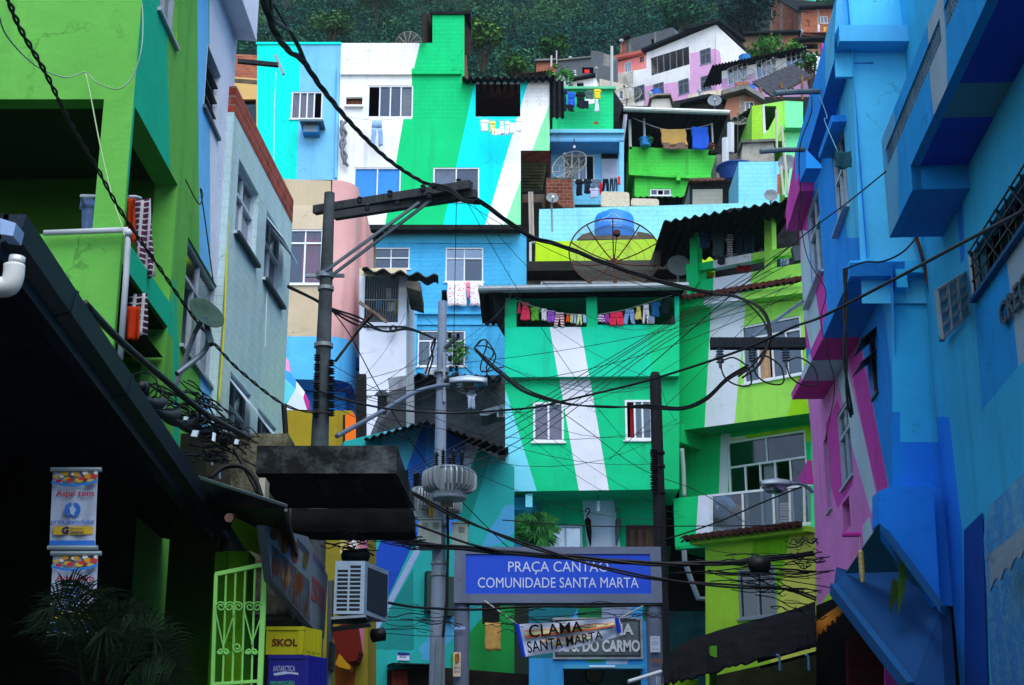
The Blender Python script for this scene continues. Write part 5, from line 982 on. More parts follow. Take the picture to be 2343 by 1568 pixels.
MB().ppoly(facing(40.8), facing(40.8).px(q('f', 706, 1345, 760, 1325, 820, 1440, 825, 1600, 706, 1600)), -.3, 0, mat('#f07018', 'plaster', .6)).build('broken_edge', b.t)
o = MB().bar(aq('f', 812, 1080, 39), aq('f', 812, 1600, 39), .26, mat('#1c1e20', 'wood')).build('post'); tag(o, 'short black wooden post between the orange edge and the white wall', 'post')
# white rounded house with grille
P = facing(42.5); b = Bld('house', 'white weathered house with barred balcony and jagged corrugated roof', P, q('f', 970, 1470)[0]); wo_ = mat('#dfe4f2', 'plaster', .5)
b.hole('f', 838, 425, 1080, 735); b.hole('f', 920, 1205, 978, 1340)
b.wall(wo_, [('f', 800, 375, 1108, 375, 1108, 1600, 800, 1600)], [(mat('#d4c4a4'), 'f', 800, 370, 1110, 370, 1110, 425, 800, 425), (mat('#5a6068', 'concrete', .6), 'f', 1000, 1180, 1110, 1140, 1110, 1600, 820, 1600, 900, 1400), (mat('#3c4248', 'concrete', .6), 'f', 930, 1400, 1110, 1190, 1110, 1600, 860, 1600), (mat('#9ea4b0', 'concrete', .5), 'f', 985, 1100, 1110, 1080, 1110, 1150, 1000, 1190)], depth=4)
m = MB(); u0, u1, v0, v1 = b.R('f', 838, 425, 1080, 735)
for k in range(17): x = u0 + (u1 - u0) * k / 16; m.tube([P.w(x, v0, -.05), P.w(x, v1, -.05)], .012, mat('#90989c', 'metal'), 4)
for k in (0, .5, 1): m.pbox(P, u0, u1, v0 + (v1 - v0) * k - .015, v0 + (v1 - v0) * k + .015, -.07, -.05, mat('#90989c', 'metal'))
m.build('grille', b.t); m = MB()
for k in range(5): x = u0 + 0; h0 = b.R('f', 920, 1205, 978, 1340); xx = h0[0] + (h0[1] - h0[0]) * k / 4; m.tube([P.w(xx, h0[2], -.04), P.w(xx, h0[3], -.04)], .015, mat('#30353c', 'metal'), 4)
m.build('arched_grille', b.t); m = MB(); c_ = P.uv(*q('f', 949, 1215)[0]); m.ppoly(P, [(c_[0] + .2 * cos(radians(a)), c_[1] + .16 * sin(radians(a))) for a in range(0, 181, 15)], -.05, .03, mat('#484e58', 'plain')); m.build('arch', b.t)
b.ledge('f', 830, 738, 1108, 760, m=wo_, out=.1); b.ledge('f', 1062, 430, 1108, 760, m=wo_, out=.06, name='pilaster')
m = MB(); wave_sheet(m, aq('f', 815, 375, 41.2), aq('f', 1320, 425, 41.6), (-.2, 4, 1.2), mat('#2c2e30', 'dark'), .5, .07, .04); m.build('corrugated_roof', b.t)
MB().prism([aq('f', 1098, 455, 41.6), aq('f', 1200, 465, 41.6), aq('f', 1200, 528, 41.6), aq('f', 1110, 500, 41.6)], (0, 2, 0), mat('#6a655c', 'concrete')).build('beam_end', b.t)
for x, y, w, h, cl, lb in ((905, 585, 40, 60, '#3888d0', 'blue ribbon cloth inside the barred balcony'), (985, 600, 60, 60, '#d8d8dc', 'white crumpled cloth inside the barred balcony'), (1030, 590, 24, 90, '#c8b440', 'yellow green cloth hanging inside the barred balcony'), (980, 505, 30, 70, '#e8ecf4', 'white appliance cover inside the barred balcony')): garment('towel', 'f', x, y, w, h, 43, mat(cl, 'cloth'), lb)
letters('RADIO BRASIL\nSANTA MARTA', P, 'f', 850, 740, 980, 788, m=mat('#8c94a4', 'plain'), parent=b.t, depth=.002, off=.012)
t = thing('loudspeaker', 'small round loudspeaker under the barred balcony', 'loudspeaker', aq('f', 1025, 785, 42.2)); MB().lathe(aq('f', 1025, 785, 42.4), [(.02, 0), (.04, .06), (.12, .16), (.11, .16), (.03, .06)], mat('#30363c', 'plain'), 16, (0, -1, 0)).build('horn', t); MB().lathe(aq('f', 1025, 785, 42.35), [(0, 0), (.05, 0), (.05, .15), (0, .16)], GREYM, 8, (0, -1, 0)).build('driver', t)
# small dark roof behind (between pink house and striped house)
m = MB(); t = thing('roof_shed', 'small jagged dark corrugated roof between the pink house and the striped house', 'shed', aq('b', 930, 1600, 50)); wave_sheet(m, aq('b', 840, 1560, 49), aq('b', 1030, 1500, 49.5), (-.6, 3, .8), mat('#2a2c2e', 'dark'), .5, .1, .05); m.build('corrugated_roof', t); MB().ppoly(facing(51), facing(51).px(q('f', 835, 130, 905, 150, 905, 500, 835, 500)), -.2, 0, mat('#b8a47c', 'oldwall')).build('wall', t)
# grey rendered wall and its roof clutter
b = Bld('house', 'grey rough rendered wall with corrugated coping beneath the blue block house', facing(47), q('f', 1400, 1400)[0]); b.wall(mat('#5c666e', 'concrete', .6), [('f', 1095, 1080, 1800, 1080, 1800, 1700, 1095, 1700)], depth=3)
m = MB(); wave_sheet(m, aq('f', 1098, 1075, 46), aq('f', 1735, 1092, 46), (0, 2.5, .7), DARKROOF, .36, .08, .05); m.build('corrugated_roof', b.t)
garment('shirt', 'f', 1505, 1180, 65, 120, 45, mat('#c0ccec', 'cloth'), 'pale blue shirt hanging before the grey rendered wall behind the street lamp'); garment('towel', 'f', 1225, 1035, 90, 40, 45.6, mat('#dce4f4', 'cloth'), 'white cloth lying on the corrugated coping left of the grey pole')
o = MB().ppoly(facing(44), facing(44).px(q('f', 1590, 1320, 1640, 1300, 1760, 1268, 1760, 1300, 1640, 1345, 1595, 1345)), -1.2, 0, mat('#8c98a4', 'metal')).build('sheet_metal'); tag(o, 'bent grey sheet metal flap beside the green house corner', 'sheet metal')
box_ac('f', 1705, 1295, 1758, 1355, 43.5, .6, 'small air conditioner box at the left edge of the green house', mat('#a8b4c0', 'metal'), mat('#404850', 'metal'))
# ================================================================ teal house behind the transformers
SHADE_TONE[0] = .7  # house paints darkened to carry the shade low in the street
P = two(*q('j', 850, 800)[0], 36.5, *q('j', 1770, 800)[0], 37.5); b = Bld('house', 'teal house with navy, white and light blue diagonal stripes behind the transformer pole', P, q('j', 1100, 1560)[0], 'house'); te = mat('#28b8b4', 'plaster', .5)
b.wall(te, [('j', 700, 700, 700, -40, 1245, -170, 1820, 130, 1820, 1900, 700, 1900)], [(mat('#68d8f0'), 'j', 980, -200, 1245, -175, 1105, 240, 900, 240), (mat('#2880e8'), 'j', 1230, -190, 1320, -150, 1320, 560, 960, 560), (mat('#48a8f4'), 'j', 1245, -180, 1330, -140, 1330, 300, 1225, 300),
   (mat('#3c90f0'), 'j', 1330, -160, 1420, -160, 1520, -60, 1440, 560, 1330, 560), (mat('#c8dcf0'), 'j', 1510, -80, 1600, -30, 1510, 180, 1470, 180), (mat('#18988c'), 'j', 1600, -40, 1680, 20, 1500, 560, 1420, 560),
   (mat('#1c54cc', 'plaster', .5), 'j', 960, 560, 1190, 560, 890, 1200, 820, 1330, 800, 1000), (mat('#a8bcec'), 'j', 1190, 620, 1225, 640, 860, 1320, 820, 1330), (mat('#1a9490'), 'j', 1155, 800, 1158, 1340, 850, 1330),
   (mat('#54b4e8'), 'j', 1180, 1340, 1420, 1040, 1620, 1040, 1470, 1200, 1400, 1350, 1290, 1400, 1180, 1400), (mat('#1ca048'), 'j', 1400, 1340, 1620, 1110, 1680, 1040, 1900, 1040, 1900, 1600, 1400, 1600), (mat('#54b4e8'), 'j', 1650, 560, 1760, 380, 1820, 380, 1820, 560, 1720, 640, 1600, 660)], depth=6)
SHADE_TONE[0] = 1
m = MB(); wave_sheet(m, aq('f', 830, 1500, 36), aq('f', 1245, 1375, 35.6), (0, 6, 1.2), mat('#16181a', 'dark'), .2, .035, .03); m.build('corrugated_roof', b.t); m = MB(); wave_sheet(m, aq('f', 1235, 1380, 35.6), aq('f', 1780, 1560, 36.5), (0, 6, 1.2), mat('#16181a', 'dark'), .2, .035, .03); m.build('corrugated_roof', b.t)
b.ledge('j', 980, 1435, 1290, 1450, m=mat('#10282c'), out=.6, name='canopy')
MB().ppoly(P, P.px(q('j', 1060, 1400, 1155, 1340, 1185, 1385, 1180, 1440, 990, 1445)), 0, .5, te).build('corner_block', b.t)
MB().ppoly(P, P.px(q('j', 980, 1470, 1290, 1450, 1900, 1500, 1900, 1900, 980, 1900)), .02, .12, mat('#14100e', 'dark')).build('shopfront', b.t)
MB().ppoly(P, P.px(q('j', 1005, 1475, 1105, 1478, 1105, 1900, 1005, 1900)), .12, .2, mat('#702a18', 'wood')).build('shutter', b.t)
m = MB(); u0, u1, v0, v1 = b.R('j', 1018, 1366, 1096, 1420); m.pbox(P, u0, u1, v0, v1, .5, .53, mat('#b8c8e4', 'plain')).pbox(P, u0, u1, v1 - (v1 - v0) * .35, v1, .53, .535, mat('#182c80', 'plain')); s_ = tag(m.build('street_sign'), 'small street name plate reading Rua da Luz on the teal house', 'street sign'); letters('Rua da Luz', P, None, raw=(u0 + .05, u1 - .08, v0 + .06, v0 + .2), m=mat('#101c60', 'plain'), parent=s_, depth=.002, off=.535)
for x0, y0, x1, y1, lb in ((1248, 812, 1298, 1078, 'dark louvred shutter left of the grey pole'), (1388, 850, 1424, 1112, 'dark louvred shutter right of the grey pole')):
    (ax, ay), (bx, by) = q('j', x0, y0, x1, y1); Q_ = P.off(.3); u0, v1 = Q_.uv(ax, ay); u1, v0 = Q_.uv(bx, by); m = MB(); m.pbox(Q_, u0, u1, v0, v1, -.3, -.02, mat('#10181c', 'plain'))
    for k in range(18): v = v0 + (v1 - v0) * (k + .5) / 18; m.pbox(Q_, u0, u1, v - .02, v + .02, -.02, .02, mat('#2c4440', 'plain'))
    tag(m.build('louvre_shutter'), lb, 'shutter')
garment('towel', 'j', 1628, 1155, 102, 185, 36.2, mat('#b08c4c', 'cloth'), 'tan towel hanging under the left of the portal sign'); o = MB().ppoly(facing(36.4), facing(36.4).px(q('j', 1605, 1030, 1725, 1030, 1720, 1160, 1610, 1160)), -.2, 0, mat('#060a0c')).build('dark_cloth'); tag(o, 'black cloth hanging above the tan towel', 'cloth')
palm_c = aq('k', 225, 560, 38.8)
# shop front with carved name plate
P = facing(36.5); b = Bld('shop', 'blue fronted shop with a stone name plate beneath the portal sign', P, q('k', 600, 1568)[0], 'shop'); cb_ = mat('#3898d8', 'plaster', .5)
b.hole('k', 402, 1462, 922, 1900)
b.wall(cb_, [('k', 176, 1040, 1075, 1030, 1075, 1900, 176, 1900)], [(mat('#186c78'), 'k', 176, 1050, 500, 1050, 330, 1390, 176, 1390), (mat('#187040'), 'k', 495, 1030, 655, 1030, 655, 1130, 495, 1130), (mat('#8c9cb8'), 'k', 655, 1030, 850, 1030, 850, 1130, 655, 1130), (mat('#187040'), 'k', 850, 1030, 1075, 1030, 1075, 1900, 925, 1900, 925, 1130), (mat('#3c9c68'), 'k', 560, 1390, 690, 1400, 660, 1420, 540, 1420), (mat('#b0c0d8'), 'k', 690, 1400, 830, 1400, 820, 1430, 680, 1430)], depth=4)
m = MB(); u0, u1, v0, v1 = b.R('k', 330, 1125, 925, 1397); m.pbox(P, u0, u1, v0, v1, 0, .06, mat('#aab4b8', 'concrete', .3)); m.pbox(P, u0 + .05, u1 - .05, v0 + .05, v1 - .05, .06, .068, mat('#3c484c', 'concrete', .3)); m.pbox(P, u0 + .1, u1 - .1, v0 + .1, v1 - .1, .068, .075, mat('#5c6a70', 'plaster', .5)); o = m.build('name_plate', b.t)
lt = mat('#c4ccd0', 'plain'); letters('MERCEARIA', P, 'k', 360, 1165, 862, 1240, m=lt, parent=o, depth=.02, off=.076, font_w=.03); letters('N. S. DO CARMO', P, 'k', 370, 1272, 905, 1352, m=lt, parent=o, depth=.02, off=.076, font_w=.035)
MB().ppoly(facing(38), facing(38).px(q('k', 380, 1440, 940, 1440, 940, 1900, 380, 1900)), -.1, 0, mat('#8a7440', 'tile', .2)).build('inner_wall', b.t); m = MB().lathe(aq('k', 605, 1500, 37.9), [(0, .04), (.2, .04), (.22, 0)], mat('#b09a60', 'plain'), 20, (0, -1, 0)); m.lathe(aq('k', 605, 1500, 37.86), [(.2, .0), (.22, .03), (.23, 0)], mat('#403018', 'plain'), 20, (0, -1, 0)); tag(m.build('wall_clock'), 'round wall clock inside the blue fronted shop', 'clock')
MB().tube([aq('k', 572, 1448, 36.3), aq('k', 742, 1448, 36.3)], .04, mat('#a0c8d8', 'plain'), 8).build('tube_lamp', b.t); b.ledge('k', 400, 1440, 925, 1462, m=mat('#48a8c8'), out=.15, name='lintel')
# ================================================================ right: blue and magenta house
PA = vpl(*q('d', 612, 420)[0], 24); PBk = PA.off(-.32); PC = PA.off(-.68); PF = facing(24)
R1 = Bld('house', 'tall blue and magenta corner house with stacked bays on the right', PF, q('l', 1100, 1500)[0])
b1 = mat('#58ccff', 'plaster', .45); b2_ = mat('#289cf8', 'plaster', .45); b3_ = mat('#60c4ec', 'plaster', .45); mg = mat('#dc48ac', 'plaster', .45); mgl = mat('#ec88cc', 'plaster', .5); wg = mat('#c4d8e0', 'plaster', .45); b4 = mat('#3cc4ff', 'plaster', .5); bd = mat('#208cf4', 'plaster', .3)
def side_prism(PP, pts, s, mm, back, nm, out=0, side=None):
    m = MB(); U = PP.px(q(s, *pts)); m.prism([PP.w(u, v, out) for u, v in U], PP.n * (-(back) - out), mm, side or mm); return m.build(nm, R1.t)
# top bay (band recedes along the street)
R1.wall(b3_, [('d', 640, -160, 612, 420, 362, 1206, 362, 1000, 640, -60)], [(b2_, 'd', 560, 0, 560, 700, 362, 1250, 340, 900)], P=PA, depth=0, name='top_bay')
m = MB(); U = PA.px(q('d', 612, 420, 362, 1206)); (ua, va), (ub, vb) = U; V = PA.px(q('d', 612, 420, 300, 1400)); 
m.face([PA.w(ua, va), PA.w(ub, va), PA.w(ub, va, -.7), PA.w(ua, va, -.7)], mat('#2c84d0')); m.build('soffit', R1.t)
side_prism(PA, (362, 990, 362, 1206, 300, 1400, 290, 1440), 'd', mg, .7, 'magenta_bay'); side_prism(PA, (300, 1400, 380, 1150, 385, 1260, 303, 1525), 'd', mg, .5, 'magenta_bracket')
# recessed storey
R1.window('d', 603, 1030, 716, 1352, P=PBk, cols=3, transom=.35, fm=mat('#c8d4dc', 'metal'), panes='ggd')
R1.window('h', 440, 30, 545, 385, P=PBk, cols=2, transom=.3, fm=mat('#c8d4dc', 'metal'), panes='gg')
A = PBk.uv(*q('d', 745, 400)[0]); Bf = PBk.uv(*q('h', 400, 600)[0]); vt = A[1] + 1.5; vb = PBk.uv(*q('h', 722, 420)[0])[1] - .3; un = PBk.uv(*q('d', 745, 450)[0])[0]; uf = PBk.uv(*q('h', 412, 600)[0])[0]
R1.wall(b2_, [[(un, vb), (uf, vb), (uf, vt), (un, vt)]], [(b1, 'd', 740, 300, 640, 500, 700, 1568, 800, 1568), (mg, 'd', 250, 1300, 470, 1215, 530, 1700, 600, 2160, 500, 2300, 300, 2300), (wg, 'h', 395, 120, 440, 130, 530, 780, 470, 950, 400, 600)], P=PBk, depth=0, name='middle_wall')
m = MB(); U = PBk.px(q('d', 690, 730, 590, 1030, 585, 1020, 685, 715)); m.build
side_prism(PBk, (598, 1015, 690, 760, 700, 800, 605, 1045), 'd', b2_, 0, 'window_hood', out=.25) ; side_prism(PBk, (640, 1560, 720, 1350, 720, 1362, 640, 1575), 'd', mat('#a8b4bc', 'metal'), 0, 'window_sill', out=.12); side_prism(PBk, (442, 636, 548, 383, 548, 396, 445, 652), 'h', mat('#a8b4bc', 'metal'), 0, 'window_sill', out=.12)
# second bay slab
for pts, mm in (((722, 338, 722, 428, 545, 835, 545, 730), mat('#2c9cf0')), ((545, 730, 545, 835, 470, 982, 455, 930), mg), ((455, 930, 470, 982, 405, 1117, 398, 1080), wg), ((398, 1080, 405, 1117, 340, 1240, 333, 1200), mg)): side_prism(PA, pts, 'h', mm, .9, 'bay_slab')
MB().pbox(PF, PF.uv(*q('h', 718, 400)[0])[0], PF.uv(*q('h', 1215, 400)[0])[0], PF.uv(*q('h', 722, 428)[0])[1], PF.uv(*q('h', 722, 335)[0])[1], -.1, .08, b4).build('bay_slab', R1.t)
# lower storey wall
for w, kw in ((('h', 846, 830, 908, 1180), dict(cols=1, panes='o', fm=mat('#3c4c5c', 'metal'))),): R1.window(*w, P=PC, **kw)
def pw(s, x0, y0, s2, x1, y1, **k):
    a_ = PC.uv(*q(s, x0, y0)[0]); c_ = PC.uv(*q(s2, x1, y1)[0]); u0, u1 = sorted((a_[0], c_[0])); v0, v1 = sorted((a_[1], c_[1])); return R1.window(None, P=PC, rect=(u0, u1, v0, v1), **k)
pw('h', 636, 1350, 'l', 742, 175, cols=2, transom=.3, fm=mat('#c0ccd4', 'metal')); pw('h', 545, 1520, 'l', 603, 395, cols=2, fm=mat('#b0bcc8', 'metal'), inset=.12)
a_ = PC.uv(*q('l', 667, 380)[0]); c_ = PC.uv(*q('l', 727, 515)[0]); R1.holes[id(PC)].append([(min(a_[0], c_[0]), c_[1]), (max(a_[0], c_[0]), c_[1]), (max(a_[0], c_[0]), a_[1]), (min(a_[0], c_[0]), a_[1])])
R1.wall(mgl, [('h', 1000, 330, 1035, 1560, 1010, 1960, 915, 2054, 690, 2384, 505, 2614, 470, 1500, 440, 1200, 640, 900)], [(mat('#2494ec', 'plaster', .5), 'h', 700, 300, 1100, 300, 1100, 2100, 975, 1815, 925, 1560, 790, 835), (wg, 'h', 640, 1105, 700, 985, 716, 975, 832, 1560, 912, 1890, 860, 1990, 740, 1568), (mg, 'h', 716, 975, 700, 840, 790, 832, 925, 1560, 975, 1815, 912, 1900, 832, 1560),
   (mat('#48b0f0', 'plaster', .5), 'h', 930, 560, 1100, 400, 1100, 1560, 1030, 1320), (mg, 'h', 640, 1240, 735, 1568, 740, 1800, 640, 1960, 560, 1700, 560, 1400), (wg, 'h', 805, 2070, 850, 2010, 870, 2120, 810, 2200)], P=PC, depth=0, name='lower_wall')
m = MB(); Q0 = PC.uv(*q('h', 470, 1500)[0]); 
side_prism(PC, (410, 200, 470, 85, 480, 240, 470, 245, 410, 240), 'l', mg, 0, 'canopy', out=.1)
for y in ((855, 960, 905, 850), (845, 1095, 905, 1000)):
    A_ = PC.w(*PC.uv(*q('h', y[0], y[1])[0]), .3); B_ = PC.w(*PC.uv(*q('h', y[2], y[3])[0]), .3); MB().prism([A_, B_, B_ + PC.n * -.3 + Vector((0, 0, .25)), A_ + PC.n * -.3 + Vector((0, 0, .25))], (0, 0, .02), mat('#202c34', 'plain')).build('open_sash', R1.t)
# front faces
PF.__dict__['x'] = 0
R1.hole('l', 1, 1, 2, 2) if 0 else None
R1.wall(b1, [('d', 628, -200, 1300, -200, 1300, 1500, 785, 1568, 745, 400, 612, 400, 625, 0)][:0] + [('d', 628, -200, 1400, -200, 1400, 395, 616, 395), ('d', 738, 395, 1400, 395, 1400, 2000, 800, 2000)], [(mat('#58b8ec', 'plaster', .45), 'd', 600, -200, 690, -200, 690, 240, 600, 240), (mat('#2fa4ee'), 'd', 700, 1250, 760, 1500, 790, 2000, 700, 2000)], P=PF, depth=0, name='front_wall')
MB().pbox(PF, PF.uv(*q('d', 620, 300)[0])[0], PF.uv(*q('d', 1400, 300)[0])[0], PF.uv(*q('d', 620, 345)[0])[1], PF.uv(*q('d', 620, 240)[0])[1], -.05, .4, mat('#54bcf0', 'plaster', .45)).build('cornice', R1.t)
MB().pbox(PF, PF.uv(*q('d', 614, 300)[0])[0], PF.uv(*q('d', 735, 300)[0])[0], PF.uv(*q('d', 620, 512)[0])[1], PF.uv(*q('d', 620, 392)[0])[1], -.05, .03, b1).build('bracket', R1.t)
MB().ppoly(PF, PF.px(q('d', 432, 985, 535, 1090, 535, 1110, 432, 1110)), -.6, 0, b2_).build('bracket', R1.t)
PF2 = facing(24.05)
R1.wall(b4, [('h', 1000, 425, 1400, 425, 1420, 2600, 1325, 2600, 1315, 2580, 1000, 2100)], [(bd, 'h', 1000, 1322, 1240, 1322, 1350, 1520, 1500, 1520, 1500, 2700, 1000, 2700), (mat('#1c90e8', 'plaster', .3), 'h', 1000, 1320, 1050, 1320, 1060, 1820, 1000, 1820)], P=PF2, depth=0, name='front_lower')
R1.wall(bd, [('l', 915, 285, 1000, 255, 1270, 262, 1315, 1030, 915, 500)], P=facing(23.6), depth=.5, name='corner_block')
MB().pbox(PF2, PF2.uv(*q('h', 1000, 500)[0])[0], PF2.uv(*q('h', 1070, 500)[0])[0], PF2.uv(*q('h', 1000, 540)[0])[1], PF2.uv(*q('h', 1000, 420)[0])[1], -.02, .3, b4).build('bracket', R1.t); MB().pbox(PF2, PF2.uv(*q('h', 1070, 500)[0])[0], PF2.uv(*q('h', 1190, 500)[0])[0], PF2.uv(*q('h', 1000, 436)[0])[1], PF2.uv(*q('h', 1000, 418)[0])[1], -.02, .25, b4).build('lintel', R1.t)
# diagonal stair underside at the bottom
S = MB(); A1, A2, A3, A4 = aq('l', 915, 500, 23.6), aq('l', 1315, 1040, 22.6), aq('l', 1040, 822, 24.6), aq('l', 690, 832, 26.4)
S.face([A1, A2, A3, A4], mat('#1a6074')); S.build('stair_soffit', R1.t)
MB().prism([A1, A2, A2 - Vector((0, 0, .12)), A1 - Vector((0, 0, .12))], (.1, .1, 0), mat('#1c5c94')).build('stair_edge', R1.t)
MB().prism([aq('l', 630, 790, 26.5), aq('l', 690, 832, 26.4), aq('l', 1040, 822, 25.4), aq('l', 1315, 1060, 24), aq('l', 1345, 1568, 22.6), aq('l', 1140, 1568, 22.4), aq('l', 612, 925, 26.2)], (.25, .3, 0), mat('#184c80', 'plaster', .6)).build('stair_flank', R1.t)  # flank colour lowered to carry the missing light here
MB().bar(aq('l', 612, 935, 26.1), aq('l', 1120, 1590, 22.3), .12, mat('#1c5c94'), h=.2).build('stair_beam', R1.t)
MB().ppoly(facing(27.5), facing(27.5).px(q('l', 505, 1040, 1100, 800, 1350, 1000, 1350, 1900, 505, 1900)), -.1, 0, mat('#0a0a0c', 'dark')).build('entrance_shade_sheet', R1.t)  # near-black sheet stands in for the unlit interior
m = MB(); Ps = facing(27); U = Ps.px(q('l', 700, 1270, 960, 1200, 960, 1900, 700, 1900)); m.ppoly(Ps, U, -.05, 0, mat('#641818', 'plain'))
u0 = U[0][0]; u1 = U[1][0]
for k in range(14): m.pbox(Ps, u0, u1, U[3][1] + k * .13, U[3][1] + k * .13 + .05, 0, .03, mat('#4a1210', 'plain'))
m.build('roller_shutter', R1.t)
MB().ppoly(facing(25), facing(25).px(q('l', 955, 1400, 975, 1400, 1080, 1568, 1080, 1700, 955, 1700)), -.1, 0, mg).build('door_jamb', R1.t)
m = MB(); m.tube([PC.w(*PC.uv(*q('l', 790, 575)[0]), 0), PC.w(*PC.uv(*q('l', 790, 575)[0]), .34)], .05, mg, 10); m.build('spout', R1.t)
for x, y, Y, x1, lb in ((505, 605, 25.5, 225, 'upper weathered wooden pole sticking out of the blue house'), (415, 988, 28, 130, 'lower weathered wooden pole sticking out of the blue house')):
    o = MB().tube(smooth_pts([aq('d', x + 15, y, Y), aq('d', (x + x1) / 2, y + 2, Y - .1), aq('d', x1, y + 12, Y - .2)], 5), [.055] * 11, mat('#70848c', 'wood'), 8).build('wooden_pole'); tag(o, lb, 'pole', 'wooden poles on the blue house')
o = garment('towel', 'd', 625, 1000, 105, 110, 23.6, mat('#1c4c58', 'cloth'), 'dark teal rag bundled on the window ledge of the blue house', name='rag')
# orange scalloped awning
m = MB(); rows = []
for i in range(25): t_ = i / 24; top = aq('l', 500 + 175 * t_, 1150 - 125 * t_, 27 - 1.2 * t_); w_ = .1 * abs(sin(i * .9)); rows.append([top, aq('l', 502 + 210 * t_, 1210 - 150 * t_, 26.8 - 1.2 * t_), aq('l', 502 + 210 * t_, 1275 - 195 * t_, 26.8 - 1.2 * t_) + Vector((0, 0, w_))])
m.grid(rows, mat('#c87818', 'cloth')); tag(m.build('awning', solid=.02), 'orange scalloped awning under the magenta house', 'awning')
for x, y0, y1, lb, mm in ((1060, 740, 1110, 'long hanging green and yellow leaf shaped pennant right', '#3c6420'), (1010, 860, 1095, 'long hanging green leaf shaped pennant behind the right one', '#2c4818')):
    m = MB(); m.prism([aq('l', x - 5, y0, 23.5), aq('l', x + 25, y0 + 30, 23.5), aq('l', x + 28, (y0 + y1) / 2, 23.5), aq('l', x - 22, y1, 23.5), aq('l', x - 26, (y0 + y1) / 2, 23.5)], (0, .03, 0), mat(mm, 'cloth')); o = tag(m.build('pennant'), lb, 'pennant')
m = MB()
for k in range(5): c_ = aq('l', 790 + 2 * k, 670 + 32 * k, 24.3); m.lathe(c_, [(0, 0), (.05, -.05), (.03, -.22), (0, -.24)], mat('#c8b070', 'metal'), 8)
m.tube([aq('l', 785, 590, 24.3), aq('l', 800, 835, 24.3)], .008, WIREW, 4); tag(m.build('wind_chime'), 'small glittering wind chime hanging from the magenta spout', 'wind chime')
MB().prism([PBk.w(uf, 0, -.8), PBk.w(uf, 19, -.8), PBk.w(uf, 19, -.8) + Vector((8, 0, 0)), PBk.w(uf, 0, -.8) + Vector((8, 0, 0))], (0, .2, 0), mg).build('far_wall', R1.t); MB().box((7.2, 24.5, 0), (15, 33, 17), mat('#14181c', 'dark')).build('added_dark_core', R1.t)  # dark block added inside so the rooms behind the windows stay dark
# ================================================================ right: nearest blue nursery building
PO_ = vpl(*q('d', 1265, 785)[0], 19); A = PO_.w(*PO_.uv(*q('d', 1120, 1095)[0])); Wp = at(*q('d', 1495, 1095)[0], A.y); PW = Plane(Wp, PO_.d)
R2 = Bld('building', 'nearest blue rendered building with lattice balcony and raised grey letters', PW, q('l', 1500, 1568)[0], 'building')
sb = mat('#28acff', 'stucco', .5); sg = mat('#b4c8d4', 'stucco', .3); sw = mat('#44c8f8', 'stucco', .5); sgb = mat('#6cb8dc', 'stucco', .5); dk = mat('#2888f0', 'stucco', .2)
def lat(s, pts, top, bot):
    pass
zb = PO_.uv(*q('d', 1120, 1095)[0])[1]; un_ = PO_.uv(*q('d', 1120, 1095)[0])[0]; ztop = PO_.uv(*q('d', 1010, 720)[0])[1]
uF = PO_.uv(*q('d', 935, 1000)[0])[0]; vB = PO_.uv(*q('d', 1100, 1320)[0])[1]; uN = -14 if un_ > uF else 14
import sys
# balcony parapet: long near part and lower far part
l0 = PO_.uv(*q('d', 965, 1110)[0]); l1 = PO_.uv(*q('d', 965, 960)[0]); l2_ = PO_.uv(*q('d', 1315, 170)[0])
LAT = [(sorted((l0[0], l2_[0])), (l0[1], l1[1]))]; a_ = PO_.uv(*q('d', 1348, 170)[0])[0]; LAT.append((sorted((a_, a_ + (l2_[0] - l0[0]) * 1.6)), (l0[1], l1[1])))
hs = [[(u[0], v[0]), (u[1], v[0]), (u[1], v[1]), (u[0], v[1])] for u, v in LAT]
nearu = un_ + (un_ - uF) * 6
pts = lambda *v: PO_.px(q(*v))
m_o = [[(uF, vB), (un_, vB), (un_, ztop), (uF, ztop)], [(un_, zb), (nearu, zb), (nearu, ztop), (un_, ztop)]]
R2.wall(sb, m_o, [(sgb, 'd', 900, 700, 1010, 720, 1035, 1030, 1045, 1568, 880, 1568), (sg, 'd', 1200, 60, 1345, -50, 1355, 300, 1370, 560, 1262, 790, 1250, 540)], P=PO_, depth=.14, loop=[(uF, vB), (un_, vB), (un_, zb), (nearu, zb), (nearu, ztop), (uF, ztop)], holes=hs, name='balcony_parapet', closed=False, reveal=.14)
for (ua, ub), (va, vb) in LAT:
    m = MB(); nv = 3; st = (vb - va) / nv; nu = max(1, int((ub - ua) / st)); lm = mat('#7090a4', 'concrete', .3)
    for k in range(nu + 1): x = ua + (ub - ua) * k / nu; m.pbox(PO_, x - .016, x + .016, va, vb, -.12, -.02, lm)
    for k in range(nv + 1): y = va + (vb - va) * k / nv; m.pbox(PO_, ua, ub, y - .014, y + .014, -.12, -.025, lm)
    for i in range(nu):
        for j in range(nv):
            x = ua + (ub - ua) * i / nu; y = va + st * j; w = (ub - ua) / nu
            m.prism([PO_.w(x, y, -.04), PO_.w(x + .018, y, -.04), PO_.w(x + w, y + st, -.04), PO_.w(x + w - .018, y + st, -.04)], PO_.n * -.06, lm)
    m.build('lattice', R2.t)
wd_ = (Wp - A).length
def slabz(ua, ub, z, mm, nm): MB().face([PO_.w(ua, z + .002, -.01), PO_.w(ub, z + .002, -.01), PO_.w(ub, z + .002, -wd_ - .3), PO_.w(ua, z + .002, -wd_ - .3)], mm).build(nm, R2.t)
us1 = PO_.uv(*q('d', 1265, 785)[0])[0]; us2 = PO_.uv(*q('d', 1370, 565)[0])[0]
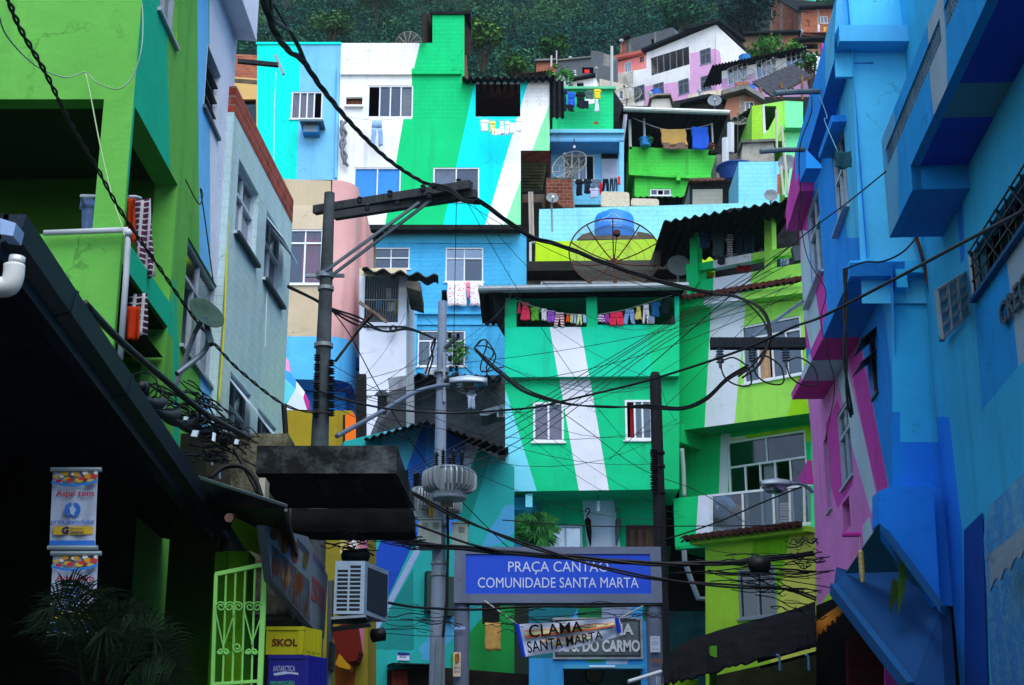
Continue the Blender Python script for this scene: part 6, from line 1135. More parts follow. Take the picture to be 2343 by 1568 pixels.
slabz(un_, us1, zb, mat('#1850c8'), 'soffit'); slabz(us1, us2, zb, mat('#5c98a8'), 'soffit'); slabz(us2, nearu, zb, mat('#1850c8'), 'soffit'); slabz(uF, un_, vB, mat('#3090d8'), 'soffit')
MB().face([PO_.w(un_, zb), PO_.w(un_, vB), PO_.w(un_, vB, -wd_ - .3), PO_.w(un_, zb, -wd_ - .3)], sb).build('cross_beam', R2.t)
MB().face([PO_.w(uF, ztop - .9), PO_.w(nearu, ztop - .9), PO_.w(nearu, ztop - .9, -wd_ - .3), PO_.w(uF, ztop - .9, -wd_ - .3)], sb).build('balcony_floor', R2.t)
# wall with windows
uw = lambda s, x, y: PW.uv(*q(s, x, y)[0])
uJ = (24.0 - PW.p.y) / PW.d.y; uNe = (6.0 - PW.p.y) / PW.d.y
a_ = uw('h', 1535, 265); c_ = uw('h', 1535, 605); uN2 = uw('h', 1868, 300)[0] + (uw('h', 1868, 300)[0] - a_[0]) * 1.6
u0, u1 = sorted((a_[0], uN2)); R2.holes[id(PW)] = [[(u0, c_[1]), (u1, c_[1]), (u1, a_[1]), (u0, a_[1])]]; HW = (u0, u1, c_[1], a_[1])
R2.wall(sw, [[(uNe, 0), (uJ, 0), (uJ, 16), (uNe, 16)]], [(dk, 'h', 1418, -100, 1462, -150, 1478, 310, 1452, 350), (sb, 'h', 1545, 640, 1755, 330, 1832, 1020, 1590, 1312), (sg, 'h', 1755, 330, 2300, -500, 2400, 400, 1832, 1020), (bd, 'l', 1290, -200, 1375, -200, 1460, 560, 1490, 2000, 1200, 2000)], P=PW, depth=4, name='street_wall')
m = MB(); n_ = 16; gm = mat('#20282c', 'metal')
for k in range(n_ + 1): x = u0 + (u1 - u0) * k / n_; m.pbox(PW, x - .012, x + .012, HW[2], HW[3], .02, .045, gm)
for k in range(4): y = HW[2] + (HW[3] - HW[2]) * k / 3; m.pbox(PW, u0, u1, y - .012, y + .012, .05, .07, gm)
for k in range(8): x = u0 + (u1 - u0) * k / 8; m.bar(PW.w(x, HW[2], .08), PW.w(x + (u1 - u0) / 8, HW[3], .08), .02, gm)
gr_ = m.build('window_grille', R2.t); MB().pbox(PW, u0, u1, HW[2], HW[3], -.3, -.28, mat('#0c1418', 'plain')).build('pane', gr_); MB().pbox(PW, u0 - .1, u1 + .1, HW[2] - .06, HW[2], -.1, .1, mat('#2c5c84')).build('window_sill', R2.t)
MB().pbox(PW, u0 if PW.w(u0, 0).y > PW.w(u1, 0).y else u1, (u0 if PW.w(u0, 0).y > PW.w(u1, 0).y else u1) + (.5 if PW.w(u0, 0).y < PW.w(u1, 0).y else -.5) * 0 + .25, HW[2], HW[3], -.2, .02, mat('#c8c4bc')).build('window_jamb', R2.t)
# open grid window
Yr = PW.w(*uw('h', 1500, 560)).y; GQ = [aq('h', 1290, 525, Yr - .55), aq('h', 1490, 400, Yr), aq('h', 1505, 668, Yr), aq('h', 1328, 842, Yr - .55)]; gp = lambda fx, fy: GQ[0].lerp(GQ[1], fx).lerp(GQ[3].lerp(GQ[2], fx), fy)
m = MB(); fm_ = mat('#a8b4b4', 'wood')
for k in range(4): m.bar(gp(k / 3, 0), gp(k / 3, 1), .05, fm_)
for k in range(5): m.bar(gp(0, k / 4), gp(1, k / 4), .045, fm_)
o = m.build('grid_window', R2.t); MB().prism([gp(0, 0), gp(1, 0), gp(1, 1), gp(0, 1)], (0, .012, 0), mat('#5c9cb0', 'plain')).build('pane', o)
x_ = PW.uv(*q('h', 1500, 665)[0]); y_ = PW.uv(*q('h', 1375, 850)[0]); MB().bar(PW.w(x_[0], x_[1], .12), PW.w(y_[0], x_[1], .12), .08, mat('#2870a8')).build('window_sill', R2.t)
# CRECHE letters
a_ = uw('h', 1745, 780); b_ = uw('h', 1745, 610); sgn = 1 if uN2 > a_[0] else -1; hh = b_[1] - a_[1]
if sgn > 0 and PW.w(1, 0).x > PW.w(0, 0).x: pass
PL = Plane(PW.p, PW.d * sgn, False); PL.n = PW.n.copy(); ua = PL.uv(*q('h', 1742, 700)[0])[0]; 
letters('CRECHE', PL, None, raw=(ua, ua + hh * 6.4, a_[1], b_[1]), m=mat('#50606c', 'metal'), parent=R2.t, depth=.05, off=.03, font_w=.012)
# dark joint pipe
cable([(1132, 92, 23.9, 'h'), (1200, 320, 23.8, 'h'), (1300, 780, 23.8, 'h'), (1340, 1100, 23.7, 'h'), (1405, 1560, 23.6, 'h'), (1470, 2460, 23.4, 'h')], .035, 'long dark peeling downpipe in the joint of the two blue buildings', mat('#28323a', 'rust'), name='downpipe', cat='pipe')
# porch and mosaic column at bottom right
PWm = PW.off(.02); 
MB().ppoly(PW.off(.03), PW.off(.03).px(q('l', 1470, 550, 1590, 432, 1640, 2000, 1480, 2000)), -.01, .0, mat('#0c48a0')).build('side_door_recess', R2.t)
MB().ppoly(PW.off(.03), PW.off(.03).px(q('l', 1470, 550, 1590, 432, 1590, 560, 1475, 556)), 0, .01, mat('#0c1a40')).build('door_shadow_head', R2.t) if 0 else None
mo = mat('#3c8cd0', 'tile', .3); MB().ppoly(PW.off(.35), PW.off(.35).px(q('l', 1600, 600, 1640, 385, 2100, -50, 2300, 2000, 1680, 2000)), -.3, 0, mo).build('mosaic_column', R2.t)
MB().ppoly(PW.off(.55), PW.off(.55).px(q('l', 1635, 384, 1868, 150, 2200, -200, 2200, 300, 1868, 355)), -.2, .0, mat('#101c28')).build('porch_soffit', R2.t) if 0 else None
m = MB(); rows = []
for i in range(61):
    t_ = i / 60; x = 1645 + 420 * t_; Yk = 19 - 5 * t_; y0 = 705 - 340 * t_; y1 = 950 - 440 * t_; rows.append([aq('l', x, y0, Yk), aq('l', x + 2, (y0 + y1) / 2, Yk - .05), aq('l', x + 4, y1 - 45 * abs(sin(i * .33)), Yk - .05)])
m.grid(rows, mat('#8c9ca8', 'cloth')); t = tag(m.build('awning', solid=.02), 'grey scalloped cloth awning at the bottom right corner', 'awning')
letters('LAN', Plane(aq('l', 1650, 760, 18.9), PL.d), 'l', 1652, 705, 1690, 745, m=mat('#505860', 'plain'), parent=t, depth=.004, off=.06)
# ================================================================ left: nearest lime green building
SF = facing(16); PS = vpl(*q('a', 878, 690)[0], 16, 1200)
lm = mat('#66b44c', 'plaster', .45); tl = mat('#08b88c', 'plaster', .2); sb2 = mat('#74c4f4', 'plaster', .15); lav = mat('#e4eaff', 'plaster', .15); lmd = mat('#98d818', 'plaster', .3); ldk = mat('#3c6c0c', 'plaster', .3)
N1 = Bld('building', 'nearest lime green building with an open laundry loggia on the left', SF, q('a', 600, 1500)[0], 'building')
uc, vc = SF.uv(*q('a', 878, 690)[0]); zt = SF.uv(*q('a', 600, 655)[0])[1]; zpar = SF.uv(*q('e', 700, 150)[0])[1]; up0 = SF.uv(*q('a', 685, 660)[0])[0]
uL = uc - 8; h1 = [(uL + .3, zpar), (up0, zpar), (up0, zt), (uL + .3, zt)]
N1.wall(lm, [[(uL, 0), (uc, 0), (uc, 14), (uL, 14)]], [], P=SF, holes=[h1], depth=0, name='front_wall', reveal=.25)
# side wall
sc_, _ = PS.uv(*q('a', 878, 690)[0]); zt2 = PS.uv(*q('a', 1170, 1220)[0])[1]; ubk = PS.uv(*q('a', 1170, 1220)[0])[0]; bt = PS.uv(*q('e', 1130, 620)[0])[1]; bb = PS.uv(*q('e', 1130, 797)[0])[1]
ufr = sc_ + (.08 if ubk > sc_ else -.08); uEnd = PS.uv(*q('a', 1553, 400)[0])[0]
H1 = sorted((ufr, ubk)); N1.holes[id(PS)] = [[(H1[0], bt), (H1[1], bt), (H1[1], zt2), (H1[0], zt2)], [(H1[0], bb - 2.1), (H1[1], bb - 2.1), (H1[1], bb), (H1[0], bb)]]
def sw_(c1, x0, y0, c2, x1, y1, P=None, **k):
    P = P or PS; a_ = P.uv(*q(c1, x0, y0)[0]); c_ = P.uv(*q(c2, x1, y1)[0]); u0, u1 = sorted((a_[0], c_[0])); v0, v1 = sorted((a_[1], c_[1])); return (u0, u1, v0, v1)
am = mat('#b0b8c0', 'metal')
r_ = sw_('a', 1045, 60, 'a', 1155, 295); N1.window(None, P=PS, rect=(r_[0], r_[1], r_[2], r_[2] + 1.4), cols=2, fm=am, inset=.1)
r_ = sw_('a', 1368, 290, 'a', 1430, 900); w_ = N1.window(None, P=PS, rect=r_, cols=1, panes='d', fm=mat('#606c78', 'metal'), inset=.14)
m = MB()
for k in range(4): v = r_[2] + (r_[3] - r_[2]) * (k + .5) / 4; m.pbox(PS, r_[0] + .05, r_[1] - .05, v - .12 * 1, v - .1, -.12, -.02, mat('#38444c', 'metal'))
m.build('louvre', w_); f_ = r_; g_ = MB(); g_.pbox(PS, f_[0], f_[1], f_[2], f_[2] + .012, -.29, .004, lav).pbox(PS, f_[0], f_[0] + .012, f_[2], f_[3], -.29, .004, lav).pbox(PS, f_[1] - .012, f_[1], f_[2], f_[3], -.29, .004, lav).pbox(PS, f_[0], f_[1], f_[3] - .012, f_[3], -.29, .004, lav); g_.pbox(PS, f_[0] + .012, f_[1] - .012, f_[2] + .012, f_[3] - .012, -.29, -.27, mat('#202c34', 'plain')); g_.build('reveal', w_)
N1.window(None, P=PS, rect=sw_('e', 1240, 165, 'e', 1392, 1155), cols=3, transom=.3, fm=am, panes='ogg', inset=.08)
un0 = min(sc_, uEnd); un1 = max(sc_, uEnd)
N1.wall(lm, [[(un0, 0), (un1, 0), (un1, 14), (un0, 14)]], [(tl, 'a', 840, -400, 1083, -400, 1112, 700, 1122, 1120, 1100, 1300, 840, 1300), (sb2, 'a', 1297, -300, 1378, -300, 1382, 1000, 1392, 2200, 1400, 3100, 1325, 3100, 1312, 1500), (lav, 'a', 1378, -300, 1800, -300, 1800, 3300, 1400, 3300, 1384, 1400),
   (tl, 'e', 830, 150, 900, 150, 1138, 600, 1138, 840, 830, 420), (tl, 'e', 1138, 420, 1160, 470, 1178, 1000, 1180, 1600, 1125, 1600, 1140, 800), (mat('#a4e028'), 'a', 1128, -300, 1165, -300, 1165, 280, 1128, 220)], P=PS, depth=0, name='side_wall', reveal=.3)
# loggia interior: ceiling, floor, rear walls (real rooms; their shade is put into darker limes)
m = MB(); cz = lambda u, v: PS.w(u, v)
Lc = PS.w(ufr, 0); Lr = PS.w(ubk, 0); X0_ = -12
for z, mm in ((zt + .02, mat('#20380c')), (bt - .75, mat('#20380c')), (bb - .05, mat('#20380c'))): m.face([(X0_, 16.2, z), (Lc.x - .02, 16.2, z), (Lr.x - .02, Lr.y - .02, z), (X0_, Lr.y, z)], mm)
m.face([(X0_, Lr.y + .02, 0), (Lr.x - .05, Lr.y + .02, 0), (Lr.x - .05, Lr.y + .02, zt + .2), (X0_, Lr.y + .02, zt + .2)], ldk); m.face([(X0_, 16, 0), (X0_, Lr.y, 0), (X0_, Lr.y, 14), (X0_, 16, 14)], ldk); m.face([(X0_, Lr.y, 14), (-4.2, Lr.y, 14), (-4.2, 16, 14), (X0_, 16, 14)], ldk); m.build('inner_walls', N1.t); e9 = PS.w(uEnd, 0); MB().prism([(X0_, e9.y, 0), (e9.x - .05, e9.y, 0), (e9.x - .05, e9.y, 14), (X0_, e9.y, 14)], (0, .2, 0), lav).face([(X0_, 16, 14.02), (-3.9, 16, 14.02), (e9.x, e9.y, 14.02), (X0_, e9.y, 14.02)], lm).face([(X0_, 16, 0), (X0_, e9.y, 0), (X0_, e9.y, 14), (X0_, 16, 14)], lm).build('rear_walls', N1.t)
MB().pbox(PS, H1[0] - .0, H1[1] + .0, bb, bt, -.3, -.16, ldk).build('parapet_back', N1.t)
m = MB(); m.tube([aq('e', 290, 143, 15.9), aq('e', 838, 122, 15.9), aq('e', 842, 200, 15.9), aq('e', 830, 430, 15.9), aq('e', 792, 975, 15.9)], .035, mat('#b4bcc0', 'plain'), 8); m.tube([aq('e', 842, 125, 15.9), aq('e', 843, 165, 15.9)], .048, mat('#b4bcc0', 'plain'), 8); tag(m.build('drain_pipe', smooth=True), 'pale plastic pipe running along the lime loggia parapet and down its corner', 'pipe')
# overhanging white box at the far top
A = PS.w(*PS.uv(*q('a', 1555, 265)[0])); Bx = at(*q('a', 1690, 275)[0], A.y); m = MB(); back = -PS.d * (6 if PS.d.y > 0 else -6)
m.prism([A, Bx, Bx + Vector((0, 0, 3)), A + Vector((0, 0, 3))], back, lav); m.build('overhang', N1.t)
# laundry in the loggia
garment('towel', 'a', 1010, -40, 70, 300, 18.0, mat('#c8c078', 'cloth'), 'long printed blanket hanging from the top window of the lime building', name='blanket', skew=.0); 
garment('towel', 'a', 1012, 160, 30, 60, 17.97, mat('#1c50d0', 'cloth'), 'bright blue printed patch on the hanging blanket', name='blanket_patch', cat='cloth patch'); garment('towel', 'a', 1040, 230, 38, 190, 17.95, mat('#e8f0fc', 'cloth'), 'white end of a towel hanging beside the printed blanket'); garment('towel', 'a', 1046, 250, 28, 65, 17.9, mat('#1c50d0', 'cloth'), 'blue printed square on the white hanging towel', name='towel_patch', cat='cloth patch')
garment('shirt', 'a', 520, 1300, 110, 250, 16.9, mat('#6c84b0', 'cloth'), 'grey blue denim shirt on the loggia drying rack'); garment('towel', 'a', 838, 1300, 52, 300, 16.7, mat('#b83c0c', 'cloth'), 'orange cloth on the drying rack behind the loggia corner'); garment('towel', 'a', 880, 1310, 110, 520, 17.2, mat('#4c2440', 'check'), 'dark purple checked blanket on the loggia side rail', skew=.25)
garment('towel', 'e', 830, 625, 90, 225, 16.4, mat('#b8300c', 'cloth'), 'red orange cloth hanging below the teal parapet band'); garment('towel', 'e', 850, 540, 120, 280, 16.9, mat('#241420', 'check'), 'dark fringed cloth end beneath the teal parapet band')
m = MB(); m.tube([aq('a', 640, 1295, 16.6), aq('a', 535, 1292, 16.6), aq('a', 550, 1350, 16.9)], .02, mat('#c0c8d0', 'plain'), 6); m.tube([aq('a', 845, 1297, 16.4), aq('a', 890, 1297, 16.6), aq('a', 925, 1308, 16.8)], .02, mat('#c0c8d0', 'plain'), 6); tag(m.build('drying_rack'), 'white folding drying rack inside the loggia', 'rack')
t = dish('e', 1352, 680, 138, 17.8, 'big dark grey dish on a bent arm against the lime building', (.55, -.55, .45), arm=False, m=mat('#2c4038', 'dark'), drop=(-.35, .2, -.85))
MB().tube(smooth_pts([aq('e', 1355, 700, 18.0), aq('e', 1372, 850, 18.0), aq('e', 1330, 940, 17.9), aq('e', 1165, 1070, 17.6)], 6), .035, mat('#687880', 'metal'), 8).build('arm', t)
m = MB(); m.prism([aq('e', 1330, 690, 17.75), aq('e', 1360, 690, 17.75), aq('e', 1400, 860, 17.75), aq('e', 1370, 870, 17.75)], (0, .15, 0), mat('#3a5258', 'metal')); m.build('bracket', t)
# ---------------------------------------------------------------- tiled building
E_ = PS.w(uEnd, 0); PT = Plane(Vector((E_.x + .12, E_.y, 0)), (cos(TH) * (1385 - 1171) / FP, 1)); ti = mat('#cce8e8', 'tile', .2)
N2 = Bld('building', 'narrow pale green tiled building with a bare brick parapet on the left', PT, q('e', 1600, 1400)[0], 'building')
uT0 = PT.uv(*q('a', 1545, 700)[0])[0]; uT1 = PT.uv(*q('e', 1880, 1000)[0])[0]; zb_ = PT.uv(*q('a', 1840, 1310)[0])[1]; zt_ = PT.uv(*q('a', 1840, 1178)[0])[1]
for c1, x0, y0, c2, x1, y1, kw in (('a', 1575, 1045, 'e', 1680, 345, {}), ('a', 1758, 1378, 'e', 1850, 622, {}), ('e', 1520, 1052, 'e', 1628, 1700, {}), ('e', 1702, 1290, 'e', 1800, 1850, {})):
    r_ = sw_(c1, x0, y0, c2, x1, y1, P=PT); w_ = N2.window(None, P=PT, rect=r_, cols=2, transom=.33, fm=mat('#d4dce4', 'metal'), panes='gb', inset=.12)
    MB().pbox(PT, r_[0] - .05, r_[1] + .05, r_[2] - .06, r_[2] - .005, 0, .09, mat('#2c3c40', 'plain')).build('sill', w_)
    if c1 == 'e' or x0 > 1700:
        Q = PT.w(r_[0] + .05, r_[3] - .45); m = MB()
        for uu in (r_[0] + .06, (r_[0] + r_[1]) / 2 + .03): m.prism([PT.w(uu, r_[3] - .08, -.05), PT.w(uu + (r_[1] - r_[0]) * .42, r_[3] - .08, -.05), PT.w(uu + (r_[1] - r_[0]) * .42, r_[3] - .5, .28), PT.w(uu, r_[3] - .5, .28)], (0, 0, .03), mat('#c8dce8', 'plain'))
        m.build('open_sash', w_)
u0, u1 = sorted((uT0, uT1)); br = mat('#b04c38', 'brick')
N2.wall(ti, [[(u0, 0), (u1, 0), (u1, zb_), (u0, zb_)]], P=PT, depth=5, name='wall'); MB().pbox(PT, u0, u1, zb_, zt_ + .1, -.15, .01, br).build('brick_parapet', N2.t)
MB().prism([PT.w(uT1, 0), PT.w(uT1, 0) + Vector((-5, .3, 0)), PT.w(uT1, zb_) + Vector((-5, .3, 0)), PT.w(uT1, zb_)], (0, .05, 0), ti).build('end_wall', N2.t)
cable([(1540, 760, PS.w(uEnd, 0).y - .3, 'a'), (1500, 1480, PS.w(uEnd, 0).y - .3, 'a'), (1478, 2100, PS.w(uEnd, 0).y - .35, 'a'), (1440, 2680, PS.w(uEnd, 0).y - .4, 'a')], .02, 'yellow sealant strip running down between the lavender wall and the tiled building', mat('#d0cc30', 'plain'), name='sealant_strip', cat='strip')
# ================================================================ near eave, dark shop
P0 = aq('e', 175, 20, 8); rr_ = ray(*q('i', 1610, 655)[0]); Y1 = (P0.z - 1.6) / (rr_.z / rr_.y); P1 = at(*q('i', 1610, 655)[0], Y1)
blk = mat('#10161c', 'dark'); t = thing('shop_roof', 'big black eave with metal gutter of the shop in the left foreground', 'roof', Vector((P0.x - 2, (P0.y + P1.y) / 2, P0.z)))
MB().prism([P0 + Vector((-.1, -.0, .0)), P1 + Vector((-.1, 0, 0)), P1 + Vector((-9, 0, 1.6)), P0 + Vector((-9, 0, 1.6))], (0, 0, -.06), blk).build('roof_sheet', t)
gd = mat('#1c2c38', 'metal'); off = Vector((0, 0, -.17)); m = MB()
dW = Vector((-.13, 0, 0)); m.prism([P0, P0 + dW, P0 + dW + off, P0 + off * .85 + Vector((-.03, 0, 0))], P1 - P0, gd); m.prism([P0 + dW + off * .9, P0 + dW * 1.9 + off * .8, P0 + dW * 1.9 + off * 1.4, P0 + dW + off * 1.5], P1 - P0, mat('#142430', 'metal')); m.build('gutter', t)
m = MB()
for f in (.12, .3, .52, .78): c_ = P0.lerp(P1, f); m.prism([c_ + Vector((.006, 0, .006)), c_ + dW + Vector((0, 0, .006)), c_ + dW + off * 1.03, c_ + off * .9 + Vector((-.022, 0, 0))], (P1 - P0).normalized() * .05, gd)
m.build('joint', t)
MB().prism([aq('e', 0, 45, 7.8), aq('e', 105, 78, 7.8), aq('e', 85, 162, 7.8), aq('e', 0, 150, 7.8)], (0, .15, 0), mat('#98b4dc', 'metal')).build('gutter_end', t)
m = MB(); m.tube([aq('e', 115, 300, 7.9), aq('e', 105, 355, 7.9)], .045, mat('#d0d4d4', 'metal'), 12); m.tube(smooth_pts([aq('e', 95, 355, 7.9), aq('e', 88, 430, 7.9), aq('e', 60, 490, 7.9), aq('e', 0, 500, 7.9), aq('e', -60, 500, 7.9)], 5), .058, mat('#ccd0cc', 'plain'), 16); tag(m.build('pipe_elbow', smooth=True), 'thick white plastic pipe elbow beneath the gutter end at the left edge', 'pipe')
MB().prism([P0 + Vector((-9, 0, 1.5)), P1 + Vector((-9, 0, 1.5)), P1 + Vector((-9, 0, -P1.z)), P0 + Vector((-9, 0, -P0.z))], (-.1, 0, 0), blk).build('far_wall', t); MB().prism([P0 + Vector((-.2, -5.5, 0)), P0 + Vector((-9, -5.5, 0)), P0 + Vector((-9, -5.5, -P0.z)), P0 + Vector((-.2, -5.5, -P0.z))], (0, -.1, 0), blk) if 0 else None
P00 = P0 + (P0 - P1).normalized() * 0
MB().prism([(P0.x - .6, 7.2, 0), (P0.x - 9, 7.2, 0), (P0.x - 9, 7.2, P0.z + 1.6), (P0.x - .6, 7.2, P0.z)], (0, -.1, 0), blk).build('near_wall', t) if 0 else None
# shop front wall under the eave
b = Bld('shop', 'dark lime green shop front in shadow beneath the black eave', facing(17), q('i', 1200, 1568)[0], 'shop'); sgm = mat('#50a010', 'plaster', .3)
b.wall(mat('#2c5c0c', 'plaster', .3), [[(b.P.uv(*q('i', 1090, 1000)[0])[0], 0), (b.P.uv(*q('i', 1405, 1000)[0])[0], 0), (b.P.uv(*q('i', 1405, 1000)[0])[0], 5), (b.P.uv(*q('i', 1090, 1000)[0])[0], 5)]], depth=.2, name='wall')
b.wall(mat('#0a0e08', 'dark'), [[(-14, 0), (b.P.uv(*q('i', 1040, 1000)[0])[0], 0), (b.P.uv(*q('i', 1040, 1000)[0])[0], 5.2), (-14, 5.2)]], depth=.1, P=facing(15.7), name='inner_wall'); MB().box((-3.9, 17.6, 0), (-3.2, 17.7, 5), mat('#06080a')).build('doorway', b.t)  # near-black sheet over the lime front stands in for eave shade
Pp = facing(16.2); MB().pbox(Pp, Pp.uv(*q('i', 1400, 1000)[0])[0], Pp.uv(*q('i', 1480, 1000)[0])[0], 0, Pp.uv(*q('i', 1400, 690)[0])[1], -.6, 0, mat('#3f8a08', 'plaster', .3)).build('pillar_side', b.t)
MB().pbox(Pp, Pp.uv(*q('i', 1450, 1000)[0])[0], Pp.uv(*q('i', 1618, 1000)[0])[0], 0, Pp.uv(*q('i', 1400, 680)[0])[1], -.5, -.05, mat('#6cb80c', 'plaster', .4)).build('pillar', b.t)
MB().prism([aq('i', 1530, 455, 15.2), aq('i', 1560, 470, 15.2), aq('i', 1630, 640, 15.8), aq('i', 1615, 670, 15.8), aq('i', 1520, 520, 15.2)], (.12, .5, 0), mat('#84cc10', 'plaster', .6)).build('broken_block', b.t); MB().tube([aq('i', 1508, 465, 15.0), aq('i', 1540, 465, 15.5)], .045, mat('#886858', 'plain'), 12).build('pipe_stub', b.t)
MB().prism([aq('i', 1305, 205, 16.5), aq('i', 1392, 235, 16.5), aq('i', 1390, 330, 16.5), aq('i', 1330, 240, 16.5)], (0, .3, 0), mat('#8cd010')).build('lime_gusset', b.t)
t = thing('gate', 'lime green wrought iron gate with scrolls before the shop pillar', 'gate', aq('i', 1580, 1568, 15)); gm = mat('#8ce070', 'plain'); YG_ = 15
m = MB(); m.bar(aq('i', 1420, 838, YG_), aq('i', 1752, 770, YG_ + .0), .04, gm); m.bar(aq('i', 1425, 838, YG_), aq('i', 1400, 1600, YG_), .035, gm); m.bar(aq('i', 1745, 770, YG_), aq('i', 1712, 1600, YG_), .05, gm); m.bar(aq('i', 1400, 1560, YG_), aq('i', 1715, 1540, YG_), .03, gm); m.build('frame', t)
for x in (1490, 1553, 1616, 1680): MB().tube([aq('i', x, 830 - (x - 1490) * .2, YG_), aq('i', x - 25, 1600, YG_)], .011, gm, 6).build('bar', t)
def scroll(cx, cy, r, d, sx):
    return [aq('i', cx + sx * r * (1 - k / 30) * cos(k * .42) , cy + d * r * (1 - k / 30) * sin(k * .42), YG_ - .02) for k in range(24)]
for cx, tx, ty in ((1455, 1470, 1330), (1512, 1470, 1330), (1570, 1540, 1290), (1645, 1660, 1300), (1695, 1660, 1300)):
    sx = -1 if cx in (1455, 1570, 1645) else 1; s = scroll(cx, 1050, 34, -1, sx)
    m = MB(); m.tube([aq('i', tx - sx * 4, ty, YG_ - .02), aq('i', cx + sx * 34, 1090, YG_ - .02)] + s, .008, gm, 5); m.build('scroll', t)
for cx, sx in ((1450, -1), (1490, 1), (1562, 1), (1635, -1), (1677, 1)): MB().tube(scroll(cx, 1345 if cx != 1562 else 1320, 20 if cx != 1562 else 34, 1, sx), .008, gm, 5).build('scroll', t)
# ---------------------------------------------------------------- grimy wall, slab canopy
P = facing(19.5); b = Bld('wall', 'grimy concrete wall streaked with black mould under the tangle of wires', P, q('i', 1500, 500)[0], 'wall'); gr = mat('#807c68', 'mould')
b.wall(gr, [('i', 1050, -90, 1900, -90, 1900, 1100, 1050, 1100)], [(mat('#20241e', 'concrete', .9), 'i', 1040, -100, 1340, -100, 1400, 600, 1040, 600), (mat('#35362c', 'concrete', .9), 'i', 1340, -100, 1500, -100, 1540, 700, 1400, 700)], depth=.6)
P = facing(17.5); t = thing('slab_canopy', 'thick black stained concrete slab canopy in the middle left', 'canopy', aq('j', 500, 550, 18)); sm = mat('#525a5a', 'mould'); Lx = P.uv(*q('i', 1860, 0)[0])[0]
A = aq('j', 1010, 172, 17.5); B = aq('j', 1000, -10, 17.5); r1 = ray(*q('j', 1132, 402)[0]); Yf = (A.z - 1.6) / (r1.z / r1.y); C_ = at(*q('j', 1132, 402)[0], Yf)
m = MB(); top = B.z; m.prism([(Lx - .3, 17.5, A.z), A, (A.x, A.y, top), (Lx - .3, 17.5, top)], (0, .12, 0), sm); m.build('fascia', t)
MB().face([(Lx - .3, 17.55, A.z), A, C_, (Lx - .3, Yf, A.z)], mat('#1c1e1c', 'dark')).face([(Lx - .3, 17.55, top - .05), (A.x, A.y, top - .05), (C_.x, C_.y, top - .3), (Lx - .3, Yf, top - .3)], sm).build('slab', t)
MB().prism([A, (A.x, A.y, top), (C_.x, C_.y, top - .2), C_], (.06, 0, 0), sm).build('side_edge', t)
for x in (520, 740): MB().prism([aq('j', x, 190, 17.7), aq('j', x + 60, 190, 17.7), aq('j', x + 130, 330, 19.2), aq('j', x + 70, 330, 19.2)], (0, 0, -.05), mat('#282c2a', 'dark')).build('rib', t)
P = facing(Yf + .2); MB().ppoly(P, P.px(q('j', 130, 404, 1150, 408, 1155, 545, 1130, 560, 500, 560, 130, 520)), -.6, 0, mat('#0c0e0e', 'dark')).build('rear_beam', t)  # face coloured near black for the shade under the slab
b = Bld('wall', 'black sheet standing for the shade behind the concrete slab canopy', facing(22.8), q('j', 400, 560)[0], 'wall'); b.wall(mat('#060707', 'dark'), [('j', -300, 150, 1120, 150, 1135, 440, -300, 440), ('j', -300, 405, 480, 405, 480, 2000, -300, 2000)], depth=.3)  # near-black sheet fills the gap as painted shade
t = thing('sheet_canopy', 'thin dark metal sheet canopy crossing behind the black eave', 'canopy', aq('i', 1600, 400, 15.5)); a_, c_ = aq('i', 1290, 190, 16), aq('i', 1885, 385, 13.6)
MB().prism([a_, c_, c_ + Vector((-.3, 3.2, 0)), a_ + Vector((-.5, 1.5, 0))], (0, 0, -.03), mat('#20262a', 'metal')).build('sheet', t); MB().bar(a_, c_, .025, mat('#58686c', 'metal')).build('edge_trim', t)
MB().tube([c_ + (Vector((-.3, 3.2, 0)) * k / 30) + Vector((0, 0, -.04 - .02 * (k % 2))) for k in range(20)], .018, mat('#404448', 'metal'), 5).build('beaded_edge', t)
tag(MB().ppoly(facing(16.4), facing(16.4).px(q('i', 1440, 345, 1640, 350, 1625, 690, 1560, 690, 1430, 420)), -.05, 0, mat('#32464a', 'metal')).build('metal_plate'), 'dull blue grey metal plate under the sheet canopy', 'plate')
tag(MB().box(tuple(aq('i', 1700, 345, 17.2)), tuple(aq('i', 1775, 238, 17.5)), mat('#a8a894', 'plain')).build('meter_box'), 'small beige box on the grimy wall at the slab edge', 'box')
# ---------------------------------------------------------------- menu sign, crates, air conditioner
PM = vpl(*q('j', 600, 870)[0], 19, 1195); t = thing('menu_sign', 'faded menu signboard with food pictures hanging along the shop', 'sign', PM.w(*PM.uv(*q('j', 420, 1120)[0]))); a_ = PM.uv(*q('j', 175, 515)[0]); 
MB().ppoly(PM, PM.px(q('j', 178, 515, 460, 590, 592, 850, 568, 1262, 470, 1165, 225, 880)), -.08, 0, mat('#707c84', 'plain')).build('board', t)
cols_ = ['#7c4a28', '#a06a30', '#8c3c28', '#5c6c34', '#6c3a30', '#94744c']
for k, (x, y, w, h) in enumerate(((235, 575, 24, 40), (302, 620, 30, 85), (372, 690, 24, 75), (440, 745, 18, 55), (250, 790, 30, 60), (315, 850, 32, 70), (395, 900, 34, 70))):
    MB().ppoly(PM, PM.px([q('j', x + w * cos(a * pi / 8), y + h * sin(a * pi / 8))[0] for a in range(16)]), 0, .006, mat(cols_[k % 6], 'rust')).build('food_picture', t)
MB().ppoly(PM, PM.px(q('j', 222, 640, 468, 880, 470, 1150, 225, 875)), 0, .004, mat('#48606c', 'rust')).build('picture_panel', t)
for k in range(3): MB().ppoly(PM, PM.px(q('j', 390, 600 + k * 18, 468, 690 + k * 18, 468, 697 + k * 18, 390, 607 + k * 18)), 0, .005, mat('#3c4450', 'plain')).build('text_line', t)
